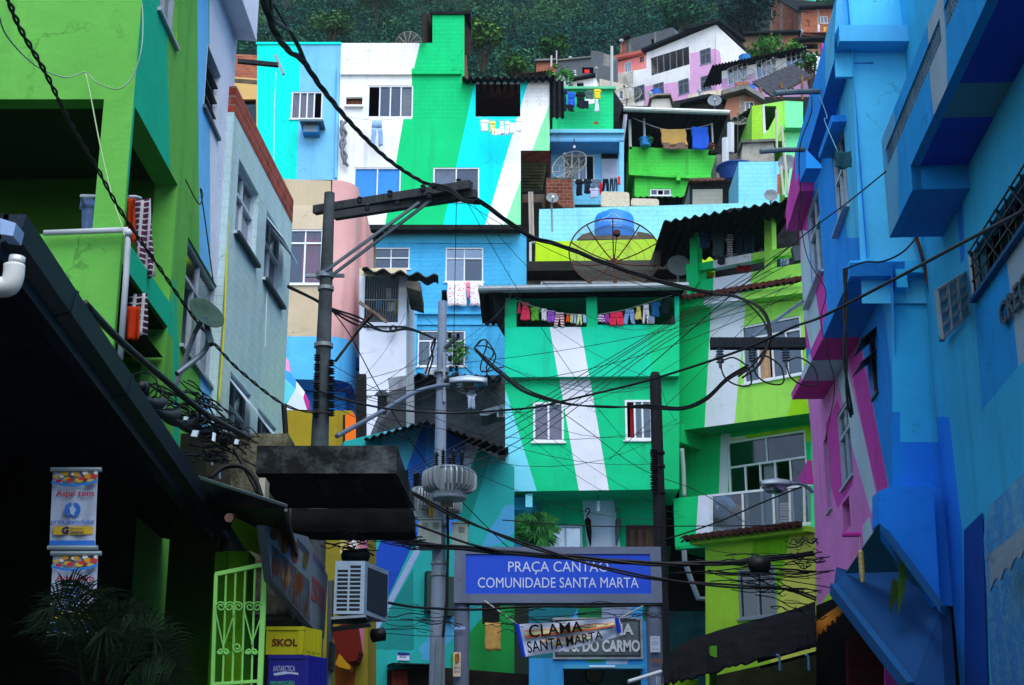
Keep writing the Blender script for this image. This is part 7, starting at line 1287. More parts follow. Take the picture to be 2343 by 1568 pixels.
bl5 = mat('#2454b4', 'plain'); letters('Quentinhas', PM, 'j', 490, 745, 580, 800, m=bl5, parent=t, depth=.003, off=.005, shear=.3)
u_ = [PM.uv(*q('j', 478, 1075)[0]), PM.uv(*q('j', 562, 1075)[0])]; ul, ur = (u_[0][0], u_[1][0]); letters('2537-0571', PM, None, raw=(ul, ur, u_[1][1] - .02, u_[1][1] + .26), m=mat('#b02818', 'plain'), parent=t, depth=.003, off=.006, font_w=.02); letters('Almoço e Jantar', PM, None, raw=(ul, ur, u_[1][1] + .42, u_[1][1] + .56), m=mat('#885058', 'plain'), parent=t, depth=.003, off=.006)
t = MB(); 
for (x0, y0, x1, y1, cl, txt, tc_, lb, Yk, fx0, fx1, fy0, fy1) in ((190, 1182, 430, 1366, '#d4d000', 'SKOL', '#5a1808', 'yellow plastic beer crate with dark red lettering on top of the stack', 15.4, 225, 395, 1262, 1312), (205, 1370, 460, 1640, '#1c20a0', 'ANTARCTICA', '#a8b8d8', 'dark blue plastic beer crate below the yellow one', 15.4, 232, 375, 1440, 1478)):
    P = facing(Yk); (ax, ay), (bx, by) = q('j', x0, y0, x1, y1); u0, v1 = P.uv(ax, ay); u1, v0 = P.uv(bx, by); SHADE_TONE[0] = .6; cm = mat(cl, 'crate'); SHADE_TONE[0] = 1; t = thing('beer_crate', lb, 'crate', P.w((u0 + u1) / 2, v0), 'stacked beer crates')  # crate colour darkened, the shade it stands in is in the paint
    m = MB(); m.pbox(P, u0, u1, v0, v1, -.02, 0, cm); m.pbox(P, u0 - .008, u1 + .008, v1 - .035, v1, -.03, .012, cm); m.pbox(P, u0, u0 + .02, v0, v1 - .04, 0, .01, cm); m.pbox(P, u1 - .06, u1, v0, v1 - .04, 0, .012, cm)
    c3 = P.w(u1, 0, -.32) + Vector((.06, 0, 0)); m.prism([P.w(u1, v0, -.02), P.w(u1, v1, -.02), Vector((c3.x + .08, c3.y, v1)), Vector((c3.x + .08, c3.y, v0))], (-.02, 0, 0), cm)
    for k in range(3): 
        f0 = .2 + .27 * k; A_, B_ = P.w(u1, v0, -.02), Vector((c3.x + .08, c3.y, v0)); p = A_.lerp(B_, f0); p2 = A_.lerp(B_, f0 + .1); hgt = (v1 - v0); m.prism([p + Vector((.004, 0, hgt * .15)), p2 + Vector((.004, 0, hgt * .15)), p2 + Vector((.004, 0, hgt * .75)), p + Vector((.004, 0, hgt * .75))], (.006, 0, 0), cm)
    m.face([P.w(u0, v0 + .01, -.02), P.w(u1, v0 + .01, -.02), Vector((c3.x, c3.y, v0 + .01)), P.w(u0, v0 + .01, -.32)], cm); m.build('shell', t)
    letters(txt, P, 'j', fx0, fy0, fx1, fy1, m=mat(tc_, 'plain'), parent=t, depth=.002, off=.002, font_w=.04 if txt == 'SKOL' else .0)
    if txt != 'SKOL':
        MB().ppoly(P, P.px(q('j', 232, 1490, 300, 1478, 395, 1486, 400, 1500, 340, 1492, 240, 1506)), 0, .003, mat(tc_, 'plain')).build('ribbon', t); letters('PROMOÇÃO', P, 'j', 215, 1535, 372, 1572, m=mat('#3ca070', 'plain'), parent=t, depth=.002, off=.004, font_w=.03)
P = facing(18); (ax, ay), (bx, by) = q('j', 642, 750, 828, 1098); u0, v1 = P.uv(ax, ay); u1, v0 = P.uv(bx, by); t = thing('air_conditioner', 'grey outdoor air conditioner unit on a metal shelf beside the menu sign', 'air conditioner', P.w((u0 + u1) / 2, v0)); am_ = mat('#9cb4c4', 'metal')
MB().prism([P.w(u0, v0), P.w(u1, v0), P.w(u1, v1), P.w(u0, v1)], Vector((.22, .75, 0)), am_).build('casing', t); m = MB(); dk_ = mat('#080b0e', 'plain')
for k in range(11):
    for j in (0, 1):
        if k == 0 and j == 0: continue
        vv = v1 - .045 - k * (v1 - v0 - .07) / 11; m.pbox(P, u0 + .03 + j * .15, u0 + .155 + j * .15, vv - .038, vv - .008, 0, .003, dk_)
m.build('grille', t); MB().prism([P.w(u1, v0 + .06) + Vector((.02, .08, 0)), P.w(u1, v0 + .06) + Vector((.21, .68, 0)), P.w(u1, v1 - .06) + Vector((.21, .68, 0)), P.w(u1, v1 - .06) + Vector((.02, .08, 0))], (.008, 0, 0), mat('#243038', 'plain')).build('rear_coil', t)
MB().prism([aq('j', 612, 1118, 17.9), aq('j', 842, 1102, 17.9), aq('j', 866, 1152, 18.7), aq('j', 620, 1150, 18.7)], (0, 0, -.03), mat('#8c9ca4', 'metal')).build('shelf', t); MB().bar(aq('j', 868, 1000, 18.7), aq('j', 866, 1150, 18.7), .04, mat('#5c747c', 'metal')).build('shelf', t)
tag(MB().prism([aq('j', 618, 1195, 18), aq('j', 860, 1165, 18), aq('j', 878, 1185, 18.8), aq('j', 630, 1215, 18.6)], (0, 0, .02), mat('#2c3428', 'metal')).build('small_canopy'), 'thin dark metal canopy beneath the outdoor air conditioner', 'canopy')
o = MB().tube([aq('j', 612, 880, 18.2), aq('j', 598, 1600, 18.2)], .035, mat('#6c7c84', 'metal'), 8).build('conduit'); tag(o, 'grey vertical conduit between the menu sign and the orange house', 'pipe')
tag(MB().box(tuple(aq('j', 592, 1465, 18)), tuple(aq('j', 640, 1300, 18.3)), mat('#101416', 'metal')).build('electric_meter'), 'black electric meter box on the conduit', 'meter box')
# strip of orange and yellow house
SHADE_TONE[0] = .65  # colours of this house darkened to hold its shade
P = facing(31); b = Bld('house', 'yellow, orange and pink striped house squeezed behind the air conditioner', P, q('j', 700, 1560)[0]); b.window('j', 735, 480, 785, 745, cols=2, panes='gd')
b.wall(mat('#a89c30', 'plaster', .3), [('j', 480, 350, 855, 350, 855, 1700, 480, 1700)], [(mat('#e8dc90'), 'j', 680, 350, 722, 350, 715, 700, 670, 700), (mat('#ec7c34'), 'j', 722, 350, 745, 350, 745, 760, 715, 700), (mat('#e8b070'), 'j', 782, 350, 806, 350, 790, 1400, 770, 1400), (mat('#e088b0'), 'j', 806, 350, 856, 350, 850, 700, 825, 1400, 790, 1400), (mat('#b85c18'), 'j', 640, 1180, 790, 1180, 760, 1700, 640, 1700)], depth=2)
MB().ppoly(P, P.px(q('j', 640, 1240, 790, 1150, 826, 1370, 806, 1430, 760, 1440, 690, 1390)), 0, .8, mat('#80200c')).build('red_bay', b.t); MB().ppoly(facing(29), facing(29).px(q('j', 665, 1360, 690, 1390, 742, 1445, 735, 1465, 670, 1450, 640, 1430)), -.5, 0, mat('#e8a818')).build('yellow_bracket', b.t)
SHADE_TONE[0] = 1
# ---------------------------------------------------------------- pharmacy banners
def banner(y_off, h, lb, cut_=False):
    Yb = 11; P = facing(Yb); t = thing('banner', lb, 'banner', aq('i', 495, y_off + h * .5, Yb), 'hanging pharmacy banners'); X = lambda fx, fy: (350 - fy * 22 + fx * (300 + fy * -2), y_off + fy * h)
    def poly(pts, cl, o, nm, k='plain'): MB().ppoly(P, P.px([q('i', *X(*p))[0] for p in pts]), o - .003, o, mat(cl, k)).build(nm, t)
    MB().grid([[P.w(*P.uv(*q('i', *X(i / 12, j / 10))[0]), .012 * sin(i * 1.1 + j * .3)) for i in range(13)] for j in range(11)], mat('#b4c4dc', 'cloth')).build('cloth', t, smooth=True)
    for fy in (0.0, 1.0): a_, c_ = X(-.05, fy), X(1.06, fy); MB().tube([aq('i', *a_, Yb - .02), aq('i', *c_, Yb - .02)], .018, mat('#9cb0b8', 'metal'), 8).build('rod', t)
    rg = random.Random(4)
    for k in range(15):
        cx, cy = .08 + .065 * k, .1 + .05 * sin(k * 1.7); cl = ['#d8b43c', '#c83440', '#e8e4e0', '#d8a030'][k % 4]; r1_, r2_ = rg.uniform(.05, .1), rg.uniform(.02, .035); poly([(min(1, max(0, cx + r1_ * cos(a * pi / 5))), cy + r2_ * sin(a * pi / 5)) for a in range(10)], cl, .016 + .001 * k, 'printed_pill')
    poly([(0, .155), (.25, .19), (.5, .2), (.8, .175), (1, .13), (1, .17), (.8, .205), (.5, .23), (.25, .22), (0, .185)], '#2c84dc', .034, 'blue_wave')
    lt = lambda s, x0, y0, x1, y1, cl, **k: letters(s, P, 'i', *X(x0, y0), *X(x1, y1), m=mat(cl, 'plain'), parent=t, depth=.002, off=.018, **k)
    lt('Aqui tem', .1, .27, .93, .37, '#b42840', font_w=.02)
    for sg in (-1, 1):
        cx, cy = .48, .52; poly([(cx + sg * (.03 + .15 * sin(a * pi / 8)), cy - .095 * cos(a * pi / 8)) for a in range(9)] + [(cx + sg * (.03 + .08 * sin(a * pi / 8)), cy - .06 * cos(a * pi / 8)) for a in range(8, -1, -1)][:0], '#3474d0', .02, 'round_mark')
    poly([(.42, .49), (.5, .47), (.56, .52), (.5, .6), (.44, .57)], '#b8cce8', .024, 'mark_centre')
    lt('prati,donaduzzi', .03, .64, .97, .715, '#2c74c4', font_w=.02)
    poly([(.06, .73), (.95, .73), (.95, .83), (.08, .84)], '#d0b030', .016, 'yellow_band'); lt('G', .27, .735, .42, .83, '#281c60', font_w=.06); lt('Medicamento', .45, .745, .75, .772, '#383850'); lt('Genérico', .45, .78, .75, .825, '#283060', font_w=.02)
    poly([(0, .91), (1, .91), (1, .99), (0, .99)], '#2c74d4', .016, 'blue_foot')
banner(148, 515, 'upper pharmacy banner hanging under the black eave'); banner(700, 530, 'lower pharmacy banner half hidden by the palm fronds')
# ---------------------------------------------------------------- foreground palm
def frond(t, base, tip, arch, Lf, lmat, seed, w=.008):
    rg = random.Random(seed); b0, t0 = Vector(base), Vector(tip); mid = (b0 + t0) / 2 + Vector((0, 0, arch)); S = [(1 - s) ** 2 * b0 + 2 * s * (1 - s) * mid + s * s * t0 for s in [k / 26 for k in range(27)]]
    m = MB(); m.tube(S, [.012 * (1 - k / 30) for k in range(27)], lmat, 5)
    for k in range(4, 27):
        d = (S[k] - S[k - 1]).normalized(); sd_ = d.cross(Vector((0, -1, .3))).normalized()
        for sg in (-1, 1):
            l_ = Lf * (1 - abs(k / 26 - .45) * 1.1) * rg.uniform(.8, 1.1); e = d * l_ * .65 + sd_ * sg * l_ * .8 + Vector((0, rg.uniform(-.3, .3) * l_, -l_ * .25)); p = S[k]; nn = e.cross(Vector((0, 1, 0))).normalized() * w
            q1 = p + e * .5 + Vector((0, 0, l_ * .06)); q2 = p + e - Vector((0, 0, l_ * .12)); m.face([p - nn * .5, q1 - nn, q1 + nn, p + nn * .5], lmat); m.face([q1 - nn, q2, q1 + nn], lmat)
    m.build('frond', t)
Yq = 8; fm2 = mat('#08180a', 'leaf'); t = thing('palm_plant', 'dark arching palm plant in the lower left foreground', 'palm', aq('i', 620, 2000, Yq))
FR = [((560, 1700), (345, 1010), .35, .30), ((580, 1650), (430, 930), .3, .28), ((600, 1600), (610, 960), .45, .30), ((620, 1550), (760, 1050), .4, .30), ((560, 1600), (330, 1140), .4, .28), ((640, 1550), (880, 1110), .35, .28), ((700, 1560), (1010, 1240), .35, .28),
      ((700, 1620), (1180, 1330), .45, .30), ((750, 1650), (1160, 1420), .3, .26), ((600, 1620), (320, 1330), .4, .28), ((600, 1700), (260, 1400), .45, .26), ((720, 1700), (1080, 1290), .5, .28), ((650, 1700), (470, 870), .3, .25), ((800, 1750), (1200, 1560), .3, .26), ((540, 1700), (250, 1540), .3, .25), ((640, 1600), (700, 1200), .3, .3), ((620, 1650), (500, 1150), .3, .32), ((660, 1680), (880, 1300), .4, .3), ((600, 1700), (420, 1260), .4, .3)]
for k, (b0, t0, ar, lf) in enumerate(FR[:9] + FR[11:14] + FR[15:17]): frond(t, aq('i', *b0, Yq + .2 * (k % 3)), aq('i', *t0, Yq - .3 + .25 * (k % 4)), ar * .8, lf * 1.1, fm2, k, .0045)
MB().tube([aq('i', 620, 2400, Yq), aq('i', 620, 1600, Yq)], .06, mat('#1a1c14', 'wood'), 8).build('stem', t)
fm3 = mat('#2c6c34', 'leaf'); t = thing('palm_plant', 'small green palm plant by the white window beneath the green house', 'palm', aq('k', 220, 680, 39))
for k, (tx, ty) in enumerate(((60, 500), (120, 470), (200, 455), (280, 460), (345, 490), (330, 560), (90, 560), (250, 520), (160, 530), (300, 620), (210, 590), (270, 640), (180, 640))): frond(t, aq('k', 225, 680, 39), aq('k', tx, ty, 39 - .2 * (k % 3)), .5, .5, fm3, k + 40, .02)
# ================================================================ portal sign
t = thing('portal_sign', 'grey concrete portal carrying the blue neighbourhood name board', 'sign', (aq('k', 250, 1000, 25).x, 25, 0)); P = facing(25); pg = mat('#6c7890', 'plaster', .5); kx = lambda x, y: P.uv(*q('k', x, y)[0])
u0, v1 = kx(-317, 656); u1, v0 = kx(1053, 1025); pu0, pv1 = kx(-242, 703); pu1, pv0 = kx(980, 965)
m = MB(); m.pbox(P, u0, u1, v0, v1, -.34, -.04, pg); m.pbox(P, u0, pu0, v0, v1, -.04, 0, pg); m.pbox(P, pu1, u1, v0, v1, -.04, 0, pg); m.pbox(P, pu0, pu1, pv1, v1, -.04, 0, pg); m.pbox(P, pu0, pu1, v0, pv0, -.04, 0, pg); m.build('beam', t)
MB().pbox(P, pu0, pu1, pv0, pv1, -.038, -.022, mat('#1c50d8', 'plain')).build('name_board', t)
wl = mat('#d0dcf0', 'plain'); letters('PRAÇA CANTÃO', P, 'k', 38, 735, 700, 836, m=wl, parent=t, depth=.003, off=-.021); letters('COMUNIDADE SANTA MARTA', P, 'k', -162, 857, 897, 925, m=wl, parent=t, depth=.003, off=-.021)
for x0, x1 in ((-320, -218), (950, 1055)): a_, c_ = kx(x0, 1100), kx(x1, 1100); MB().tube([P.w((a_[0] + c_[0]) / 2, 0, -.17), P.w((a_[0] + c_[0]) / 2, v0, -.17)], (c_[0] - a_[0]) / 2, pg, 28).build('column', t)
def paper(c, x0, y0, x1, y1, Y, lb, txts, nm='poster', base='#ccd4e8'):
    P = facing(Y); (ax, ay), (bx, by) = q(c, x0, y0, x1, y1); u0, v1 = P.uv(ax, ay); u1, v0 = P.uv(bx, by); o = tag(MB().pbox(P, u0, u1, v0, v1, -.004, 0, mat(base, 'plain')).build(nm), lb, nm.replace('_', ' '))
    for s, fx0, fy0, fx1, fy1 in txts: letters(s, P, None, raw=(u0 + fx0 * (u1 - u0), u0 * 0 + v0 + fx1 * 0 + fy0 * (v1 - v0), 0, 0)[:0] or (u0 + fx0 * (u1 - u0), u0 + fx1 * (u1 - u0), v0 + fy0 * (v1 - v0), v0 + fy1 * (v1 - v0)), m=mat('#283058', 'plain'), parent=o, depth=.001, off=.002)
    return o
paper('k', 972, 1245, 1040, 1350, 24.97, 'white for sale notice pasted on the right portal column', [('VENDE-SE', .12, .82, .88, .9), ('casa na comunidade\nquarto sala cozinha\nbanheiro e quintal', .18, .42, .82, .7), ('8555-3247', .15, .14, .85, .22)])
paper('j', 1418, 1350, 1466, 1510, 24.97, 'torn colourful flyer on the left portal column', [('BAILE', .1, .3, .9, .42), ('SEXTA', .1, .14, .9, .24)], base='#d8c4b0'); tag(MB().ppoly(facing(24.94), facing(24.94).px(q('j', 1428, 1365, 1455, 1355, 1460, 1405, 1430, 1420)), -.002, 0, mat('#b87820', 'rust')).build('flyer_picture'), 'orange printed patch at the top of the torn flyer', 'flyer')
paper('j', 1425, 1182, 1498, 1200, 24.97, 'thin blue white sticker strip on the left portal column', [], 'sticker', '#8ca8dc'); paper('k', 985, 1398, 1055, 1418, 24.97, 'brown tape around the right portal column', [], 'tape', '#7c5438')
letters('RU', facing(24.95), 'k', 1012, 1512, 1062, 1575, m=mat('#b8c4dc', 'plain'), parent=t, depth=.002, off=.0)
# ---------------------------------------------------------------- painted cloth banner
P = facing(24.4); t = thing('banner', 'white cloth banner with hand painted black words strung under the portal', 'banner', aq('k', 450, 1380, 24.4))
def bx_(fx, fy, o=0):
    x = (95 + fy * 45) * (1 - fx) + (770 + fy * 22) * fx; y = (1168 + fy * 215) * (1 - fx) + (1125 + fy * 112) * fx + 14 * sin(fx * pi) * fy; return x, y
BG = [[P.w(*P.uv(*q('k', *bx_(i / 24, j / 10))[0]), .05 * sin(i * .5 + j * .7) * .6 + (.0)) for i in range(25)] for j in range(11)]
MB().grid(BG, mat('#ccd6ec', 'cloth')).build('cloth', t, smooth=True)
def bstrip(f0, f1, cl, x0=.06, x1=.94, o=.045): MB().grid([[P.w(*P.uv(*q('k', *bx_(x0 + (x1 - x0) * i / 24, f))[0]), o + .03 * sin((x0 + (x1 - x0) * i / 24) * 12 + f * 7)) for i in range(25)] for f in (f0, f1)], mat(cl, 'cloth')).build('painted_stripe', t)
bstrip(.2, .27, '#e8b090'); bstrip(.27, .36, '#d8e0a8'); bstrip(.36, .44, '#e87840'); bstrip(.56, .62, '#e8b890', .2, .7); bstrip(.7, .78, '#d8d898', .3, .7)
for a_, c_ in (((0, 0), (0, 1)), ((.97, 0), (.97, .85))): MB().tube([P.w(*P.uv(*q('k', *bx_(a_[0], k / 8 * c_[1]))[0]), .05) for k in range(9)], .035, mat('#1c40c8', 'cloth'), 5).build('blue_hem', t)
def warp_text(s, fx0, fx1, fy0, fy1, fw):
    o = letters(s, Plane((0, 0), (1, 0)), None, raw=(0, 1, 0, 1), m=mat('#0a0a0c', 'cloth'), parent=t, depth=.002, off=0, font_w=fw, shear=.1); me = o.data
    for v in me.vertices:
        w = v.co + WL[t.name]; fx = fx0 + (fx1 - fx0) * w.x; fy = fy1 + (fy0 - fy1) * w.z; p = P.w(*P.uv(*q('k', *bx_(fx, fy))[0]), .085 + .03 * sin(fx * 12 + fy * 7)); v.co = p - WL[t.name]
warp_text('CLAMA', .1, .62, .06, .46, .012); warp_text('SANTA MARTA', .05, .8, .55, .93, .012)
for a_, c_, lb in (((95, 1165), (-120, 1010), 'left rope of the painted cloth banner'), ((770, 1128), (925, 1045), 'right rope of the painted cloth banner')): cable([(*a_, 24.4, 'k'), (*c_, 24.6, 'k')], .01, lb, WIREW, name='rope', cat='rope')
# ================================================================ black awning bottom right
t = thing('street_awning', 'broad black awning with a ragged edge at the lower right', 'awning', aq('k', 1500, 1500, 27)); bk = mat('#0a0c0e', 'dark'); n = 40; rows = [[], []]; rg = random.Random(9)
fr = [(1060, 1400, 25.2), (1180, 1300, 26), (1380, 1225, 26.8), (1560, 1172, 27.2), (1916, 1072, 27.6), (2060, 1020, 27.8)]; lo = [(1060, 1560, 24.2), (1200, 1530, 24.4), (1400, 1475, 24.8), (1600, 1420, 25), (1916, 1340, 25.2), (2070, 1300, 25.4)]
T_ = smooth_pts([aq('k', *p) for p in fr], 8); B_ = smooth_pts([aq('k', *p) for p in lo], 8); m = MB(); m.grid([T_, [a.lerp(b, .5) + Vector((0, 0, .03 * sin(i))) for i, (a, b) in enumerate(zip(T_, B_))], [p + Vector((0, 0, rg.uniform(-.04, .03))) for p in B_]], bk); m.build('sheet', t, solid=.03)
m = MB(); m.bar(aq('k', 1680, 1410, 25.3), aq('l', 505, 1300, 25.3), .06, bk); m.build('rail', t); m = MB(); m.bar(aq('k', 1700, 1450, 26), aq('l', 505, 1352, 26), .05, bk); m.build('rail', t)
o = MB().ppoly(facing(25.5), facing(25.5).px(q('k', 1368, 1310, 1412, 1308, 1420, 1900, 1370, 1900)), -.15, 0, mat('#5c9c28', 'plaster')).build('post'); tag(o, 'lime green square post carrying the black awning', 'post'); tag(MB().ppoly(facing(26.5), facing(26.5).px(q('k', 1055, 1538, 1290, 1528, 1290, 1900, 1055, 1900)), -.3, 0, mat('#8cd010')).build('low_wall'), 'bright lime wall top at the bottom edge beside the portal column', 'wall')
tag(MB().ppoly(facing(30), facing(30).px(q('k', 1420, 1500, 2100, 1350, 2100, 2100, 1420, 2100)), -.3, 0, mat('#1c2210', 'dark')).build('stall_wall'), 'dim olive wall of the stall behind the black awning', 'wall')
o = MB().tube([aq('k', 828, 1545, 24), aq('k', 1045, 1478, 24.3)], .03, mat('#c8d0d8', 'plain'), 8).build('pole'); tag(o, 'white plastic pole sticking out below the portal sign', 'pole')
for x in (245, 435): o = MB().tube(smooth_pts([aq('l', x - 10, 1370, 24.5), aq('l', x + 5, 1372, 24.5), aq('l', x + 12, 1400, 24.5), aq('l', x + 15, 1470, 24.5)], 4), .02, mat('#4c7c98', 'metal'), 6).build('hook'); tag(o, 'blue metal hook %s the black awning' % ('hanging left under' if x < 300 else 'hanging right under'), 'hook')
# ================================================================ poles
wp = mat('#4a4e50', 'wood'); YP = 22; t = thing('utility_pole', 'dark weathered concrete utility pole with a high double crossarm', 'utility pole', (aq('f', 525, 1480, YP).x, YP, 0))
tp = aq('b', 603, 1275, YP); MB().tube([(tp.x, YP, 0), (tp.x, YP, 6), (tp.x, YP, tp.z)], [.19, .145, .082], mat('#50585c', 'concrete', .8), 24).build('shaft', t)
a_, c_ = aq('b', 505, 1387, YP + .25), aq('b', 1535, 1222, YP - .9); MB().bar(a_, c_, .12, wp, h=.13).build('crossarm', t); a2, c2 = aq('b', 640, 1425, YP + .05), aq('b', 1572, 1280, YP - .75); MB().bar(a2, c2, .11, wp, h=.12).build('crossarm', t)
cl_ = aq('f', 573, 424, YP); MB().tube([(cl_.x, YP, cl_.z - .04), (cl_.x, YP, cl_.z + .04)], .135, GREYM, 20).bar((cl_.x - .3, YP, cl_.z), (cl_.x + .3, YP, cl_.z), .05, GREYM).build('clamp', t)
for x0, x1, y1 in ((548, 1195, 1335), (628, 1275, 1318)): MB().bar(aq('f', x0, 415, YP - .1), aq('b', x1, y1, YP - .6), .03, mat('#707c84', 'metal'), h=.045).build('brace', t)
for y in (510, 885): c_ = aq('f', 560, y, YP); MB().tube([(c_.x if 0 else tp.x, YP, c_.z - .03), (tp.x, YP, c_.z + .03)], .125 if y < 600 else .145, mat('#8c9494', 'metal'), 20).build('band', t)
for k, (x, y) in enumerate(((800, 1332), (1000, 1290), (1218, 1252), (1452, 1212), (850, 1380), (1050, 1345), (1260, 1300))):
    c_ = aq('b', x, y, YP - .3 - .5 * (x - 600) / 900); MB().lathe(c_, [(0, -.02), (.035, -.02), (.045, .02), (.025, .04), (.045, .06), (.02, .09), (0, .09)], mat('#20262c', 'plain'), 10).build('insulator', t)
def insul(c, x, y, Y, t, sc=1, n=5, m_=None):
    c_ = aq(c, x, y, Y); pr = [(0, 0)]
    for k in range(n): pr += [(.02 * sc, .03 * k * sc), (.045 * sc, (.03 * k + .012) * sc), (.02 * sc, (.03 * k + .024) * sc)]
    MB().lathe(c_, pr + [(0, .03 * n * sc)], m_ or mat('#15181c', 'plain'), 12).build('insulator', t)
for k in range(7): insul('f', 520 - k * 1.5, 985 + 62 * k, YP - .22, t, 1.2, 3); insul('f', 615, 1020 + 55 * k, YP - .15, t, 1.2, 3)
MB().bar(aq('f', 640, 990, YP - .1), aq('f', 830, 735, YP - .6), .03, mat('#6c5c50', 'rust')).bar(aq('f', 780, 790, YP - .5), aq('f', 890, 665, YP - .7), .05, mat('#7c7474', 'rust')).bar(aq('f', 800, 598, YP - .7), aq('f', 980, 730, YP - .7), .045, mat('#8c807c', 'rust')).build('street_bracket', t)
t.update_tag()
# lighter pole
YP2 = 28; tp = aq('f', 1347, 595, YP2); cp = mat('#8494a8', 'plaster', .5); t2 = thing('utility_pole', 'pale grey round utility pole carrying the transformer and street lamp', 'utility pole', (tp.x, YP2, 0)); MB().tube([(tp.x, YP2, 0), (tp.x, YP2, 6), (tp.x, YP2, tp.z)], [.17, .13, .082], cp, 24).build('shaft', t2)
for c, x, y in (('f', 1345, 1060), ('f', 1345, 1155), ('j', 1345, 765), ('j', 1342, 842), ('j', 1350, 515)): c_ = aq(c, x, y, YP2); MB().tube([(tp.x, YP2, c_.z - .025), (tp.x, YP2, c_.z + .025)], .15, GREYM, 18).build('band', t2)
MB().bar(aq('f', 1360, 905, YP2 - .15), aq('f', 1445, 830, YP2 - .25), .05, mat('#40484c', 'metal')).bar(aq('f', 1362, 1120, YP2 - .15), aq('f', 1450, 1065, YP2 - .3), .06, mat('#303840', 'metal')).bar(aq('f', 1358, 1255, YP2 - .12), aq('f', 1358, 930, YP2 - .12), .05, GREYM).build('bracket', t2)
for x, y in ((1400, 1055), (1440, 1052), (1395, 835), (1450, 838)): insul('f', x, y, YP2 - .25, t2, .9, 4)
MB().tube([aq('j', 1378, 380, YP2 - .25), aq('j', 1383, 640, YP2 - .25), aq('j', 1375, 1000, YP2 - .25), aq('j', 1350, 1250, YP2 - .25)], .03, CABLE, 6).build('riser_cable', t2); MB().tube([aq('j', 1330, 1250, YP2 - .22), aq('j', 1320, 1600, YP2 - .22)], .07, mat('#7c8c98', 'metal'), 12).build('conduit', t2)
def transformer(cx, yt, yb, w, Y, lb, txt, vt):
    c_ = aq('j', cx, yb, Y); top = aq('j', cx, yt, Y); R_ = w / 2 / 1.742 / 1.6533 / FP * Y; H = top.z - c_.z; t = thing('transformer', lb, 'transformer', c_); tm = mat('#9aa6ae', 'metal')
    m = MB(); m.lathe(c_, [(0, 0), (R_ * .6, 0), (R_ * .62, .02), (R_ * .62, H * .95), (R_ * .66, H * .95), (R_ * .66, H), (0, H + .04)], tm, 32); m.build('tank', t)
    m = MB()
    for k in range(30):
        a = 2 * pi * k / 30
        if k % 8 == 5: continue
        d = Vector((cos(a), sin(a), 0)); s_ = Vector((-sin(a), cos(a), 0)) * .012; prof = [(.6, .22), (.85, .26), (.98, .36), (1, .5), (1, .74), (.96, .86), (.85, .93), (.6, .95)]; L_ = [c_ + d * R_ * r + Vector((0, 0, H * h)) - s_ for r, h in prof]; m.prism(L_, s_ * 2, tm)
    m.build('cooling_fins', t)
    for a in (200, 245, 290, 335, 90): p = c_ + Vector((cos(radians(a)) * R_ * .5, sin(radians(a)) * R_ * .5, H)); pr = [(0, 0)]; [pr.extend([(.022, .04 * k), (.05, .04 * k + .015), (.022, .04 * k + .03)]) for k in range(7)]; MB().lathe(p, pr + [(.012, .3), (0, .34)], mat('#181c20', 'plain'), 12).build('bushing', t)
    Pt = facing(Y - R_ * .66); letters(txt, Pt, None, raw=(c_.x - R_ * .35, c_.x + R_ * .35, c_.z + vt, c_.z + vt + .07), m=mat('#2c3440', 'plain'), parent=t, depth=.003, off=.01); return t
t = transformer(1390, 140, 345, 370, YP2 - .75, 'large ribbed grey transformer on the front of the pale utility pole', 'ROMAGNOLE', .06); MB().box(tuple(aq('j', 1335, 375, YP2 - .6)), tuple(aq('j', 1418, 345, YP2 - .3)), mat('#a89878', 'plain')).build('support_block', t)
P = facing(YP2 - .75 - .4)
t = transformer(1205, 270, 470, 190, YP2 + .1, 'smaller ribbed transformer behind the slab canopy edge, left of the pale pole', '75kVA', .03)
transformer(1400, 330, 470, 150, YP2 + .6, 'third transformer half hidden behind the pale pole', '112', .03)
tag(MB().box(tuple(aq('j', 1258, 480, YP2 - .3)), tuple(aq('j', 1290, 360, YP2 - .27)), mat('#d8a818', 'plain')).build('number_plate'), 'yellow number plate beneath the transformers', 'plate')
P = facing(YP2 - .33); letters('Z50557', Plane((0, YP2 - .33), (1, 0)), 'j', 1262, 385, 1286, 470, m=mat('#181410', 'plain'), depth=.002, off=0, parent=t, name='lettering')
for x0, y0, x1, y1, lb in ((1188, 475, 1338, 660, 'large beige steel control cabinet left of the pale pole'), (1412, 500, 1512, 645, 'narrow beige steel control cabinet right of the pale pole')):
    P = facing(YP2 - .35); (ax, ay), (bx, by) = q('j', x0, y0, x1, y1); u0, v1 = P.uv(ax, ay); u1, v0 = P.uv(bx, by); t = thing('control_cabinet', lb, 'cabinet', P.w((u0 + u1) / 2, v0)); cm = mat('#a4aca0', 'metal'); MB().pbox(P, u0, u1, v0, v1, -.35, 0, cm).pbox(P, u0 - .02, u1 + .02, v1, v1 + .02, -.37, .03, cm).build('casing', t); g = MB()
    for j in ((.3, .75) if u1 - u0 > .4 else (.6,)):
        for k in range(4): g.pbox(P, u0 + (u1 - u0) * j - .06, u0 + (u1 - u0) * j + .06, v1 - .08 - .03 * k, v1 - .068 - .03 * k, 0, .008, mat('#586058', 'metal'))
    g.build('vent', t); MB().pbox(P, u0 + (u1 - u0) * .52, u0 + (u1 - u0) * .53, v0 + .02, v1 - .02, 0, .004, mat('#586058', 'metal')).build('door_seam', t)
